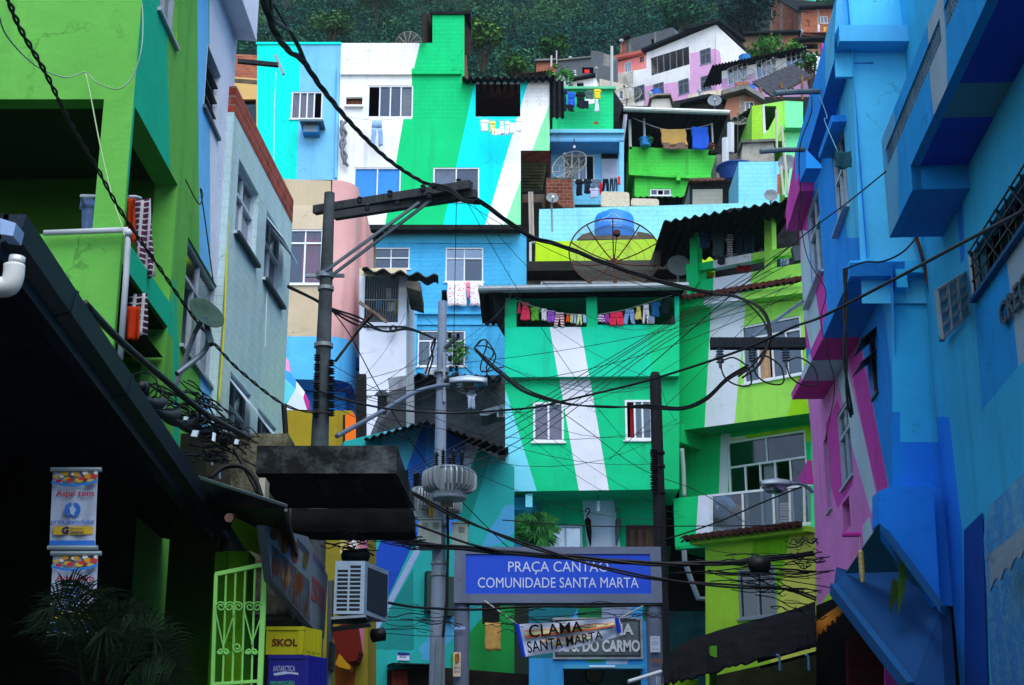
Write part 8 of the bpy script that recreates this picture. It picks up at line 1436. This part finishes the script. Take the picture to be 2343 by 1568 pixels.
# street lamps
def lamp(c, pts, hx, hy, L_, Y, lb, flip=1):
    t = thing('street_lamp', lb, 'street lamp', aq(c, *pts[0])); MB().tube(smooth_pts([aq(c, *p) for p in pts], 8), .035, mat('#68788c', 'metal'), 10).build('arm', t); h = aq(c, hx, hy, Y); m = MB(); s = L_; rows = []
    for k in range(9):
        f = k / 8; x = h.x + flip * s * f; w = s * .27 * math.sqrt(max(.02, 1 - (2 * f - 1) ** 2 * .75)); rows.append([Vector((x, h.y + w * cos(a), h.z + s * .04 + s * .24 * sin(a) * (1 - .3 * abs(2 * f - 1)))) for a in [pi * j / 10 for j in range(11)]])
    m.grid(rows, mat('#a8b4c0', 'metal')); m.build('housing', t, smooth=True, solid=.01); m = MB(); rows = []
    for k in range(9):
        f = k / 8; x = h.x + flip * s * (.12 + .85 * f); w = s * .22 * math.sqrt(max(.01, 1 - (2 * f - 1) ** 2)); rows.append([Vector((x, h.y + w * cos(a), h.z + s * .03 - s * .27 * sin(a) * math.sqrt(max(.03, 1 - (2 * f - 1) ** 2)))) for a in [pi * j / 10 for j in range(11)]])
    m.grid(rows, glassmat('#a8b8b8', .3)); m.build('glass_bowl', t, smooth=True); c0 = h + Vector((flip * s * .5, 0, -s * .02)); MB().lathe(c0, [(0, -.06), (.04, -.04), (.05, 0), (.03, .05), (0, .06)], mat('#c0a060', 'metal'), 10, (flip, 0, 0)).build('bulb', t); MB().tube([h + Vector((flip * s * .3, 0, s * .16)), h + Vector((flip * s * .3, 0, s * .24))], .03, mat('#2850a0', 'plain'), 10).build('photocell', t); return t
lamp('f', [(650, 1482, 21.8), (900, 1345, 23), (1150, 1200, 24.6), (1290, 1155, 25.6), (1400, 1142, 26.3)], 1392, 1150, .68, 26.3, 'street lamp on a long grey arm beside the pale utility pole')
lamp('l', [(478, 300, 30), (440, 262, 30), (380, 240, 30), (325, 245, 30)], 335, 262, .62, 30, 'small street lamp on a curved arm in front of the glass balcony', -1)
YD = 34; a_ = aq('g', 1005, 1062, YD); t = thing('wooden_pole', 'black wooden pole with spool insulators in front of the green house', 'pole', (a_.x, YD, 0)); MB().tube([(a_.x, YD, 0), (a_.x, YD, a_.z - .1), (a_.x, YD, a_.z)], [.16, .135, .09], mat('#22262a', 'wood'), 14).build('shaft', t)
for k in range(6): insul('k', 997, 60 + 45 * k, YD - .2, t, 2, 3)
for y in (38, 128, 300): c_ = aq('k', 1015, y, YD); MB().tube([(a_.x, YD, c_.z - .03), (a_.x, YD, c_.z + .03)], .17, mat('#15181a', 'metal'), 14).build('band', t)
# right crossarm
YR = 23.6; t = thing('crossarm', 'dark wooden crossarm with three hanging ribbed insulators fixed to the magenta house', 'crossarm', aq('h', 0, 870, YR)); MB().bar(aq('g', 1370, 872, YR), aq('h', 425, 872, YR), .16, mat('#2c3238', 'wood'), h=.17).build('beam', t); MB().bar(aq('h', 80, 828, YR), aq('h', 412, 592, YR + .6), .05, mat('#8094a8', 'metal')).build('strut', t)
for c, x, y in (('g', 1435, 1000), ('g', 1648, 992), ('h', 300, 990)):
    c_ = aq(c, x, y, YR); pr = [(0, -.1), (.025, -.08), (.03, 0)]; [pr.extend([(.04, .045 * k), (.07, .045 * k + .015), (.04, .045 * k + .03)]) for k in range(7)]; MB().lathe(c_, pr + [(.02, .32), (.015, .42), (0, .42)], mat('#6c7480', 'plain'), 18).build('insulator', t)
m = MB(); m.bar(aq('g', 1430, 830, YR), aq('g', 1430, 880, YR), .04, GREYM); m.bar(aq('g', 1640, 840, YR), aq('g', 1640, 880, YR), .04, GREYM); m.bar(aq('h', 305, 830, YR), aq('h', 305, 880, YR), .04, GREYM); m.build('bolt', t)
m = MB(); m.bar(aq('b', 0, 405, 30), aq('b', 265, 430, 30), .09, mat('#30343a', 'wood')); m.bar(aq('b', 245, 365, 30), aq('b', 300, 492, 30), .06, GREYM); tag(m.build('antenna_arm'), 'dark horizontal pole with a T end before the turquoise wall', 'pole')
# ================================================================ cables
cable([(150, -60, 10, 'b'), (235, 190, 11, 'b'), (330, 330, 12, 'b'), (430, 405, 12.8, 'b'), (560, 590, 14, 'b'), (760, 830, 16, 'b'), (1000, 1060, 18.5, 'b'), (1240, 1210, 20.8, 'b'), (1400, 1232, 21.2, 'b')], .015, 'thick twisted power cable running down from the top to the high crossarm', tw=3.6, strands=3)
cable([(205, -60, 10.4, 'b'), (225, 120, 11, 'b'), (300, 180, 11.6, 'b'), (345, 215, 12, 'b'), (400, 310, 12.4, 'b'), (445, 420, 12.9, 'b')], .022, 'loose loop of black cable beside the thick twisted cable', mat('#20262c', 'plain'))
cable([(230, 30, 11, 'b'), (330, 190, 11.8, 'b'), (400, 300, 12.4, 'b')], .01, 'thin wire crossing the loose cable loop at the top')
for k, d in enumerate((0, 14, 30)): cable([(1280, 1210 + d, 21.1, 'b'), (1400, 1240 + d, 21, 'b'), (1480, 1310 + d * .6, 21, 'b'), (1590, 1330 + d * .5, 21.2, 'b')], .018, ['upper', 'middle', 'lower'][k] + ' cable strand looping over the end of the high crossarm')
cable([(1570, 1310, 21.1, 'b'), (1750, 1440, 21.6, 'b'), (1930, 1560, 22, 'b'), (400, 232, 22.6, 'g'), (750, 368, 23.2, 'g'), (1100, 478, 23.8, 'g'), (1380, 540, 24, 'g')], .02, 'thick twisted power cable from the high crossarm toward the lime house', tw=3.2, strands=3)
for k, (dx, dy) in enumerate(((0, 0), (22, 18), (48, 8))): cable([(1380, 540 + dy * .3, 24, 'g'), (1540, 558 + dy * .5, 23.9, 'g'), (1650 + dx, 640 - dy, 23.8, 'g'), (1730 + dx * .6, 740 - dy, 23.7, 'g'), (1752 + dx * .2, 850, 23.5, 'g'), (1700 - dx, 1000 + dy, 23.4, 'g'), (1600 - dx, 1080 + dy, 23.4, 'g')], .017, ['left', 'middle', 'right'][k] + ' strand of the cables curving down past the ribbed insulators')
for k, (x0, y0) in enumerate(((1435, 1015), (1648, 1005), (1870, 1015))):
    cable([(x0, y0, 23.5, 'g'), (x0 + 30, y0 + 80, 23.4, 'g'), (x0 + 110, y0 + 130, 23.4, 'g'), (x0 + 200, y0 + 125, 23.4, 'g'), (x0 + 185, y0 + 20, 23.45, 'g'), (x0 + 90, y0 - 50, 23.5, 'g'), (x0 + 10, y0 - 30, 23.5, 'g')], .014, ['first', 'second', 'third'][k] + ' drooping wire loop below the ribbed insulators, counted from the left')
cable([(40, -40, 9, 'a'), (140, 200, 10, 'a'), (300, 480, 11.2, 'a'), (480, 840, 12.8, 'a'), (640, 1110, 14, 'a'), (800, 1400, 15.2, 'a'), (1060, 1780, 16.6, 'a'), (1210, 2000, 17.6, 'a'), (1400, 2250, 18.8, 'a'), (1600, 2460, 20, 'a'), (1900, 2680, 21.4, 'a'), (620, 1333, 21.8, 'f')], .011, 'thin twisted black cable descending across the lime loggia to the dark pole', tw=9)
cable([(-20, 60, 11, 'a'), (40, 230, 12, 'a'), (180, 390, 13.6, 'a'), (300, 470, 14.6, 'a'), (440, 512, 15.3, 'a'), (560, 478, 15.85, 'a'), (640, 545, 15.85, 'a'), (780, 588, 15.85, 'a'), (880, 490, 15.9, 'a'), (935, 300, 15.9, 'a'), (938, 60, 16, 'a'), (915, -40, 16, 'a')], .008, 'pale drooping wire pinned along the lime building beam', mat('#8ca890', 'plain'))
cable([(565, 485, 15.8, 'a'), (600, 650, 15.8, 'a'), (660, 960, 15.8, 'a'), (740, 1300, 15.8, 'a'), (800, 1480, 15.8, 'a'), (820, 1560, 15.8, 'a')], .008, 'pale green thin wire down the lime pillar', mat('#a8c890', 'plain'))
cable([(1170, 1050, 18.6, 'a'), (1230, 1200, 18.8, 'a'), (1310, 1345, 19, 'a'), (1335, 1290, 19.2, 'a'), (1320, 1250, 19.2, 'a'), (1350, 1450, 19.4, 'a'), (1405, 1860, 19.8, 'a')], .009, 'thin wire looping down the lime and sky blue wall')
cable([(560, 610, 10.5, 'e'), (800, 860, 12.2, 'e'), (1100, 1120, 14.4, 'e'), (1350, 1330, 16.2, 'e'), (1640, 1495, 18.4, 'e')], .034, 'thick black cable bundle above the grimy wall', mat('#15191c', 'plain'))
cable([(880, 1150, 12.6, 'e'), (1050, 1290, 14, 'e'), (1250, 1400, 16, 'e'), (1500, 1500, 18, 'e')], .05, 'second thick black cable bundle along the eave gutter', mat('#0c0e10', 'plain'), tw=3)
cable([(515, 1175, 21.8, 'f'), (700, 1240, 22, 'f'), (1000, 1302, 22.5, 'f'), (1400, 1330, 23, 'f'), (1750, 1310, 22.5, 'f'), (1960, 1290, 22, 'f'), (400, 1250, 21.5, 'g'), (900, 1130, 20.5, 'g'), (1300, 1008, 19.5, 'g'), (1650, 885, 18.5, 'g'), (1916, 762, 17.8, 'g'), (540, 692, 16.6, 'h'), (1000, 455, 14.8, 'h'), (1400, 240, 13, 'h'), (1900, -20, 11, 'h')], .017, 'long sagging main cable from the dark pole rising to the right edge', mat('#14181c', 'plain'), n=8)
for k, d in enumerate((0, 16, 34)): cable([(328, 490 + d * .3, 22.5, 'f'), (500, 575 + d * .2, 22.2, 'f'), (620, 640 + d * .5, 22.2, 'f'), (800, 700 + d * 1.6, 23, 'f'), (960, 790 + d * (1 - k) * .9, 24.5, 'f'), (1130, 780 - d * .3, 26, 'f'), (1300, 840, 27.8, 'f')], .017, ['upper', 'middle', 'lower'][k] + ' strand of the cable trio between the two utility poles')
for k, d in enumerate((0, 18)): cable([(1300, 840, 27.8, 'f'), (1290 - d, 900, 27.8, 'f'), (1265 + d, 970, 27.8, 'f'), (1235 + d, 1070, 27.8, 'f')], .018, ['left', 'right'][k] + ' drop cable hanging at the top of the pale pole')
for k, d in enumerate((0, 14, 26)): cable([(1555, 895 + d * .4, 29, 'f'), (1640, 975 + d, 29, 'f'), (1742, 1060 + d, 28.6, 'f'), (150, 1170 + d, 27.5, 'g'), (420, 1262 + d * .3, 26.5, 'g'), (700, 1292 - d * .3, 25.6, 'g'), (950, 1275 + d * .8, 24.8, 'g'), (1180, 1290 + d * .6, 24.4, 'g'), (1340, 1225 + d * .8, 24, 'g'), (1480, 1095 + d * .8, 23.6, 'g'), (1620, 1010 + d, 23.5, 'g')], .016, ['upper', 'middle', 'lower'][k] + ' strand of the cables sagging across the green house windows')
for k, (pts) in enumerate((((1560, 895), (1625, 845), (1690, 930), (1690, 985), (1640, 1050), (1600, 1055)), ((1570, 888), (1640, 890), (1685, 935), (1640, 1010), (1635, 1100), (1575, 1140)), ((1560, 895), (1600, 850), (1640, 870), (1600, 1050), (1750, 1025)))):
    cable([(x, y, 29, 'f') for x, y in pts], .015, ['first', 'second', 'third'][k] + ' loose cable loop left of the green house corner')
for k, (y0, x1, y1, dd) in enumerate(((1400, 1916, 215, 0), (1440, 1916, 260, 0), (1475, 1916, 300, 1), (1530, 1916, 330, 1), (1590, 1900, 420, 2), (1640, 1916, 480, 2))):
    cable([(-780 + 5 * k, 1790 + 14 * k, 30, 'g'), (0, y0 - 20, 31, 'g'), (600, y0 - 370 - 12 * k, 33, 'g'), (1150, y0 - 700 - 24 * k, 34, 'g'), (x1, y1, 36, 'g')], .0095, ['topmost', 'second', 'third', 'fourth', 'fifth', 'lowest'][k] + ' of the six thin wires fanning up across the green houses', group='thin wires fanning up to the right')
cable([(300, 1120, 29, 'f'), (760, 1000, 29, 'f')], .006, 'thin wire') if 0 else None
cable([(610, 640, 22, 'f'), (740, 820, 24, 'f'), (900, 1120, 26, 'f'), (1090, 1440, 28, 'f'), (1260, 1680, 29, 'f'), (1560, 2000, 30, 'f'), (1900, 2330, 31, 'f')], .01, 'long thin wire falling diagonally from the dark pole past the transformer')
cable([(-20, 1050, 30, 'g'), (500, 1400, 31, 'g'), (900, 1690, 32, 'g'), (1300, 1850, 33, 'g'), (1600, 2050, 34, 'g')], .008, 'thin wire crossing the white stripe of the green house downward to the right')
cable([(700, 1640, 33, 'g'), (1180, 1180, 33, 'g'), (1600, 760, 34, 'g'), (1916, 430, 35, 'g')], .007, 'thin wire crossing upward between the green and lime houses')
cable([(850, 560, 21, 'j'), (1170, 632, 22.5, 'j'), (1500, 668, 23.2, 'j'), (1900, 706, 23.6, 'j'), (500, 730, 24, 'k'), (1000, 768, 24, 'k'), (1500, 760, 24, 'k'), (1900, 720, 24.2, 'k'), (480, 700, 24.3, 'l')], .022, 'thick black cable bundle crossing the top of the name board', mat('#0b0d10', 'plain'), tw=2.2, strands=3)
cable([(1120, 285, 22.8, 'j'), (1400, 440, 23.2, 'j'), (1742, 585, 23.6, 'j'), (300, 690, 23.8, 'k'), (650, 790, 23.9, 'k'), (1000, 865, 24, 'k'), (1500, 915, 24, 'k'), (1830, 930, 24.1, 'k'), (380, 955, 24.3, 'l'), (500, 1000, 24.3, 'l')], .018, 'black cable pair sloping down across the name board', tw=2, strands=2)
cable([(1150, 505, 22.8, 'j'), (1500, 630, 23.2, 'j'), (1742, 690, 23.4, 'j')], .02, 'short thick cable from the slab canopy to the cable bundle')
cable([(0, 480, 24.5, 'k'), (600, 520, 25, 'k'), (1200, 520, 26, 'k'), (1900, 515, 28, 'k')], .01, 'level thin wire above the portal beam')
cable([(1040, 620, 30, 'k'), (1400, 500, 29, 'k'), (1700, 370, 28, 'k'), (400, 262, 27, 'l')], .016, 'black wire rising before the glass balcony to the small street lamp')
cable([(862, 1000, 20, 'j'), (1100, 1045, 21, 'j'), (1250, 1060, 23, 'j'), (1560, 1070, 24, 'j'), (180, 1050, 24.4, 'k'), (600, 1050, 24.6, 'k'), (1050, 1040, 24.8, 'k')], .02, 'black cable passing under the portal beam')
cable([(345, 1360, 24.2, 'e'), (0, 0, 20, 'e')], .01, 'x') if 0 else None
cable([(1870, 1270, 20.5, 'e'), (1885, 1500, 20.5, 'e')], .04, 'short black cable end against the yellow low wall')
cable([(378, -40, 23.5, 'h'), (440, 300, 23.6, 'h'), (560, 520, 23.5, 'h'), (530, 700, 23.6, 'h'), (560, 900, 23.2, 'h'), (620, 1150, 23.5, 'h'), (560, 1500, 23.6, 'h')], .008, 'thin wire wandering down the magenta facade')
cable([(690, 380, 23.3, 'h'), (690, 600, 23.2, 'h'), (688, 900, 23, 'h'), (705, 1180, 23, 'h'), (732, 1350, 23.1, 'h')], .022, 'black cable bunch hanging down past the blue bay slab', tw=4)
cable([(1208, 112, 23.4, 'h'), (1080, 260, 23.2, 'h'), (940, 330, 23.3, 'h'), (820, 335, 23.4, 'h'), (690, 380, 23.4, 'h')], .016, 'black wire from the downpipe to the bay slab corner')
cable([(960, 1130, 21, 'd'), (700, 1340, 23, 'd'), (420, 1550, 25, 'd'), (-100, 1980, 30, 'd'), (-700, 2500, 36, 'd')], .012, 'thin dark wire from the lattice balcony down to the left')
cable([(470, 640, 25.3, 'd'), (465, 750, 25.2, 'd'), (400, 930, 27, 'd'), (385, 1080, 28, 'd'), (395, 1250, 28, 'd'), (380, 1568, 28, 'd')], .012, 'loose wire hanging from the weathered pole on the blue house')
cable([(520, 630, 25.2, 'd'), (570, 770, 24.5, 'd'), (555, 800, 24.4, 'd'), (640, 1000, 23.8, 'd')], .008, 'pale thin wire from the upper weathered pole to the rag', mat('#68a8b0', 'plain'))
cable([(1820, 480, 30, 'a'), (1808, 700, 30, 'a'), (1800, 1200, 29, 'a'), (1780, 1500, 26, 'a'), (1760, 1900, 24, 'a'), (1745, 2300, 22.5, 'a')], .009, 'pale wire hanging straight down before the turquoise wall', WIREW)
for k, (x, y, Y, w, lb) in enumerate(((870, 1235, 19.5, 105, 'black cable splice sleeve hanging below the air conditioner'), (680, 712, 19, 190, 'large black splice sleeve above the air conditioner'))):
    a_, c_ = aq('j', x, y + 10, Y), aq('j', x + w, y - 6, Y); o = MB().tube([a_, a_.lerp(c_, .08), a_.lerp(c_, .92), c_], [.03, .085, .085, .03], mat('#0c0e10', 'plain'), 10).build('cable_splice', smooth=True); tag(o, lb, 'cable splice')
a_, c_ = aq('k', 1618, 770, 24), aq('k', 1765, 772, 24); tag(MB().tube([a_, a_.lerp(c_, .1), a_.lerp(c_, .9), c_], [.04, .13, .13, .04], mat('#0c0e10', 'plain'), 10).build('cable_splice', smooth=True), 'black cable splice sleeve above the lime house window', 'cable splice')
rg = random.Random(21); AN = [('f', 560, 960, 22), ('f', 600, 1150, 22), ('f', 500, 1250, 22), ('b', 1450, 1260, 21)]; BN = [('f', 1350, 840, 28), ('f', 1390, 1060, 28), ('g', 60, 560, 39), ('g', 1150, 700, 39), ('f', 1750, 1090, 40), ('g', 1010, 1150, 34), ('h', 380, 560, 25), ('k', 1000, 100, 34), ('f', 1100, 660, 42), ('g', 1160, 1390, 39), ('h', 60, 600, 38), ('k', 1180, 480, 39)]; mb = MB()
for k in range(30):
    A_ = rg.choice(AN + BN[:2] + BN[5:6]); B_ = rg.choice(BN); 
    if A_ == B_: continue
    a_ = aq(A_[0], A_[1] + rg.uniform(-15, 15), A_[2] + rg.uniform(-60, 60), A_[3]); b_ = aq(B_[0], B_[1] + rg.uniform(-30, 30), B_[2] + rg.uniform(-60, 60), B_[3]); sg = rg.uniform(.02, .08) * (b_ - a_).length; mb.tube([a_.lerp(b_, i / 12) - Vector((0, 0, sg * 4 * (i / 12) * (1 - i / 12))) for i in range(13)], .0055, CABLE, 4, cap=False)
tag(mb.build('wire_web', smooth=True), 'web of very thin wires strung between the poles and the green and blue houses', 'cables', kind='stuff')
# tangles nobody could count
def tangle(regions, n, r, lb, seed, mm=None):
    rg = random.Random(seed); mb = MB()
    for _ in range(n):
        c, x0, y0, x1, y1, Ya, Yb_, j = rg.choice(regions); pts = []; k = rg.randint(3, 6); a = rg.random(); b_ = rg.random() * .6 + .4; a, b_ = min(a, b_), max(a, b_) + .15; oy = rg.uniform(-1, 1) * j; sl = rg.uniform(-1, 1) * j * .8
        for i in range(k): f = a + (b_ - a) * i / (k - 1); pts.append(aq(c, x0 + (x1 - x0) * f, y0 + (y1 - y0) * f + oy + sl * (f - a) + rg.uniform(-.25, .25) * j, Ya + (Yb_ - Ya) * f + rg.uniform(-.2, .2)))
        mb.tube(smooth_pts(pts, 5), r * rg.uniform(.6, 1.4), mm or CABLE, 4, cap=False)
    o = mb.build('cable_tangle', smooth=True); tag(o, lb, 'cables', kind='stuff')
tangle([('k', 1050, 770, 2040, 760, 24, 24.3, 90), ('l', 200, 700, 500, 680, 24.1, 24.4, 100), ('k', 1340, 900, 2060, 1000, 24, 24.4, 110)], 60, .0085, 'mass of black wires tangled before the lime lower house', 1)
tangle([('j', 540, 600, 900, 640, 18.5, 20, 70), ('j', 860, 600, 1200, 640, 20, 22, 45), ('j', 640, 620, 860, 620, 19, 20, 70)], 45, .009, 'nest of black wires under the slab canopy', 2)
tangle([('j', 870, 1130, 1420, 1150, 20, 24, 90), ('j', 1420, 1120, 1950, 1150, 24.2, 24.6, 90), ('k', 0, 1100, 1050, 1100, 24.3, 24.6, 80)], 42, .006, 'sparse web of thin wires below the portal beam', 3)
tangle([('e', 900, 1170, 1600, 1500, 13, 18.5, 90), ('e', 1040, 1120, 1500, 1420, 14.5, 18, 130), ('i', 1160, 20, 1500, 60, 15, 18, 60)], 75, .009, 'dense tangle of black wires on the corner of the grimy wall', 4)
rg = random.Random(8); mb = MB()
for k in range(16):
    c_ = aq('e', 900 + k * 42 + rg.uniform(-30, 30), 1150 + k * 24 + rg.uniform(-40, 50), 13 + k * .33); R_ = rg.uniform(.05, .16); a0 = rg.random() * 6; mb.tube([c_ + Vector((R_ * cos(a0 + i * .5) * 1.1, R_ * .3 * sin(i), R_ * sin(a0 + i * .5) * .9)) for i in range(14)], .009, CABLE, 4, cap=False)
tag(mb.build('wire_loops', smooth=True), 'curled wire loops sticking out of the tangle over the grimy wall', 'cables', kind='stuff')
for k, (x, y, w, h, Y) in enumerate(((1255, 1440, 50, 45, 15.5), (1045, 1270, 45, 30, 14), (1205, 1350, 30, 25, 15.2), (1540, 1500, 30, 35, 17.5), (1395, 1445 + 10, 20, 60, 16))):
    p = [aq('e', x + a, y + b_, Y) for a, b_ in ((w * .3, 0), (w, h * .1), (w * .7, h), (0, h * .9))]; tag(MB().prism(p, (.01, .02, 0), mat('#d8ecff', 'plain')).build('paper_scrap'), ['largest white scrap', 'white scrap near the gutter', 'small white scrap', 'white scrap at the right end', 'narrow white scrap'][k] + ' caught in the wire tangle', 'scrap')
for k, (x, y) in enumerate(((1390, 60), (1440, 150))): p = [aq('i', x + a, y + b_, 18) for a, b_ in ((0, 0), (12, -5), (14, 55), (2, 58))]; tag(MB().prism(p, (0, .02, 0), mat('#a8c8f4', 'plain')).build('paper_strip'), ['upper', 'lower'][k] + ' narrow pale strip on the grimy wall', 'scrap')
cable([(1380, 200, 16.8, 'i'), (1480, 130, 17, 'i'), (1600, 130, 17, 'i'), (1680, 210, 17, 'i'), (1722, 325, 17, 'i')], .03, 'thick black hose arching over the grimy wall')
cable([(1540, 10, 17.5, 'i'), (1620, 150, 17.4, 'i'), (1700, 300, 17.2, 'i')], .025, 'black hose slanting down the grimy wall')
m = MB(); rr = random.Random(2); crown(m, aq('f', 1440, 920, 56), .5, 60, .1, mat('#4c8c3c', 'leaf'), rr); crown(m, aq('f', 1438, 860, 56), .35, 50, .09, mat('#4c8c3c', 'leaf'), rr); crown(m, aq('f', 1440, 980, 56), .3, 40, .09, mat('#4c8c3c', 'leaf'), rr); tag(m.build('climbing_plant'), 'leafy climbing plant over the lower blue house window', 'plant')
# ================================================================ unseen houses added behind the viewpoint to shade the low street
def unseen_shade_house(x0, y0, x1, y1, h, c, lb):
    t = thing('house', lb, 'house', ((x0 + x1) / 2, (y0 + y1) / 2, 0)); MB().box((x0, y0, 0), (x1, y1, h), mat(c)).build('wall', t); MB().box((x0 - .3, y0 - .3, h), (x1 + .3, y1 + .3, h + .2), DARKROOF).build('roof', t); f = MB(); ym = y1 if y1 < 0 else None
    for k in range(int(h // 3)):
        for j in range(int((x1 - x0) // 2.4)):
            X = x0 + 1.0 + j * 2.4; f.box((X, y1 - .05, 1.2 + 3 * k), (X + 1.1, y1 + .03, 2.4 + 3 * k), mat('#30404c', 'plain'))
    f.build('windows', t)
unseen_shade_house(-26, -22, -9, -12, 12, '#708c94', 'tall grey blue house added unseen behind the viewpoint for shade, left'); unseen_shade_house(-8.8, -24, 3.5, -13, 13, '#a06c50', 'tall terracotta house added unseen behind the viewpoint for shade, middle'); unseen_shade_house(3.8, -22, 22, -11.5, 12, '#5c8c60', 'tall dull green house added unseen behind the viewpoint for shade, right')
# ================================================================ air
hm = bpy.data.materials.new('haze'); hm.use_nodes = True; hn = hm.node_tree; hn.nodes.clear(); ho = N(hn, 'OutputMaterial'); pv = N(hn, 'VolumePrincipled'); pv.inputs['Color'].default_value = (.62, .8, .95, 1); pv.inputs['Density'].default_value = .00016; pv.inputs['Anisotropy'].default_value = .2; hn.links.new(pv.outputs[0], ho.inputs['Volume'])
tag(MB().box((-300, -40, -1.2), (300, 480, 300), hm).build('haze', loc=(0, 0, 0)), kind='stuff')
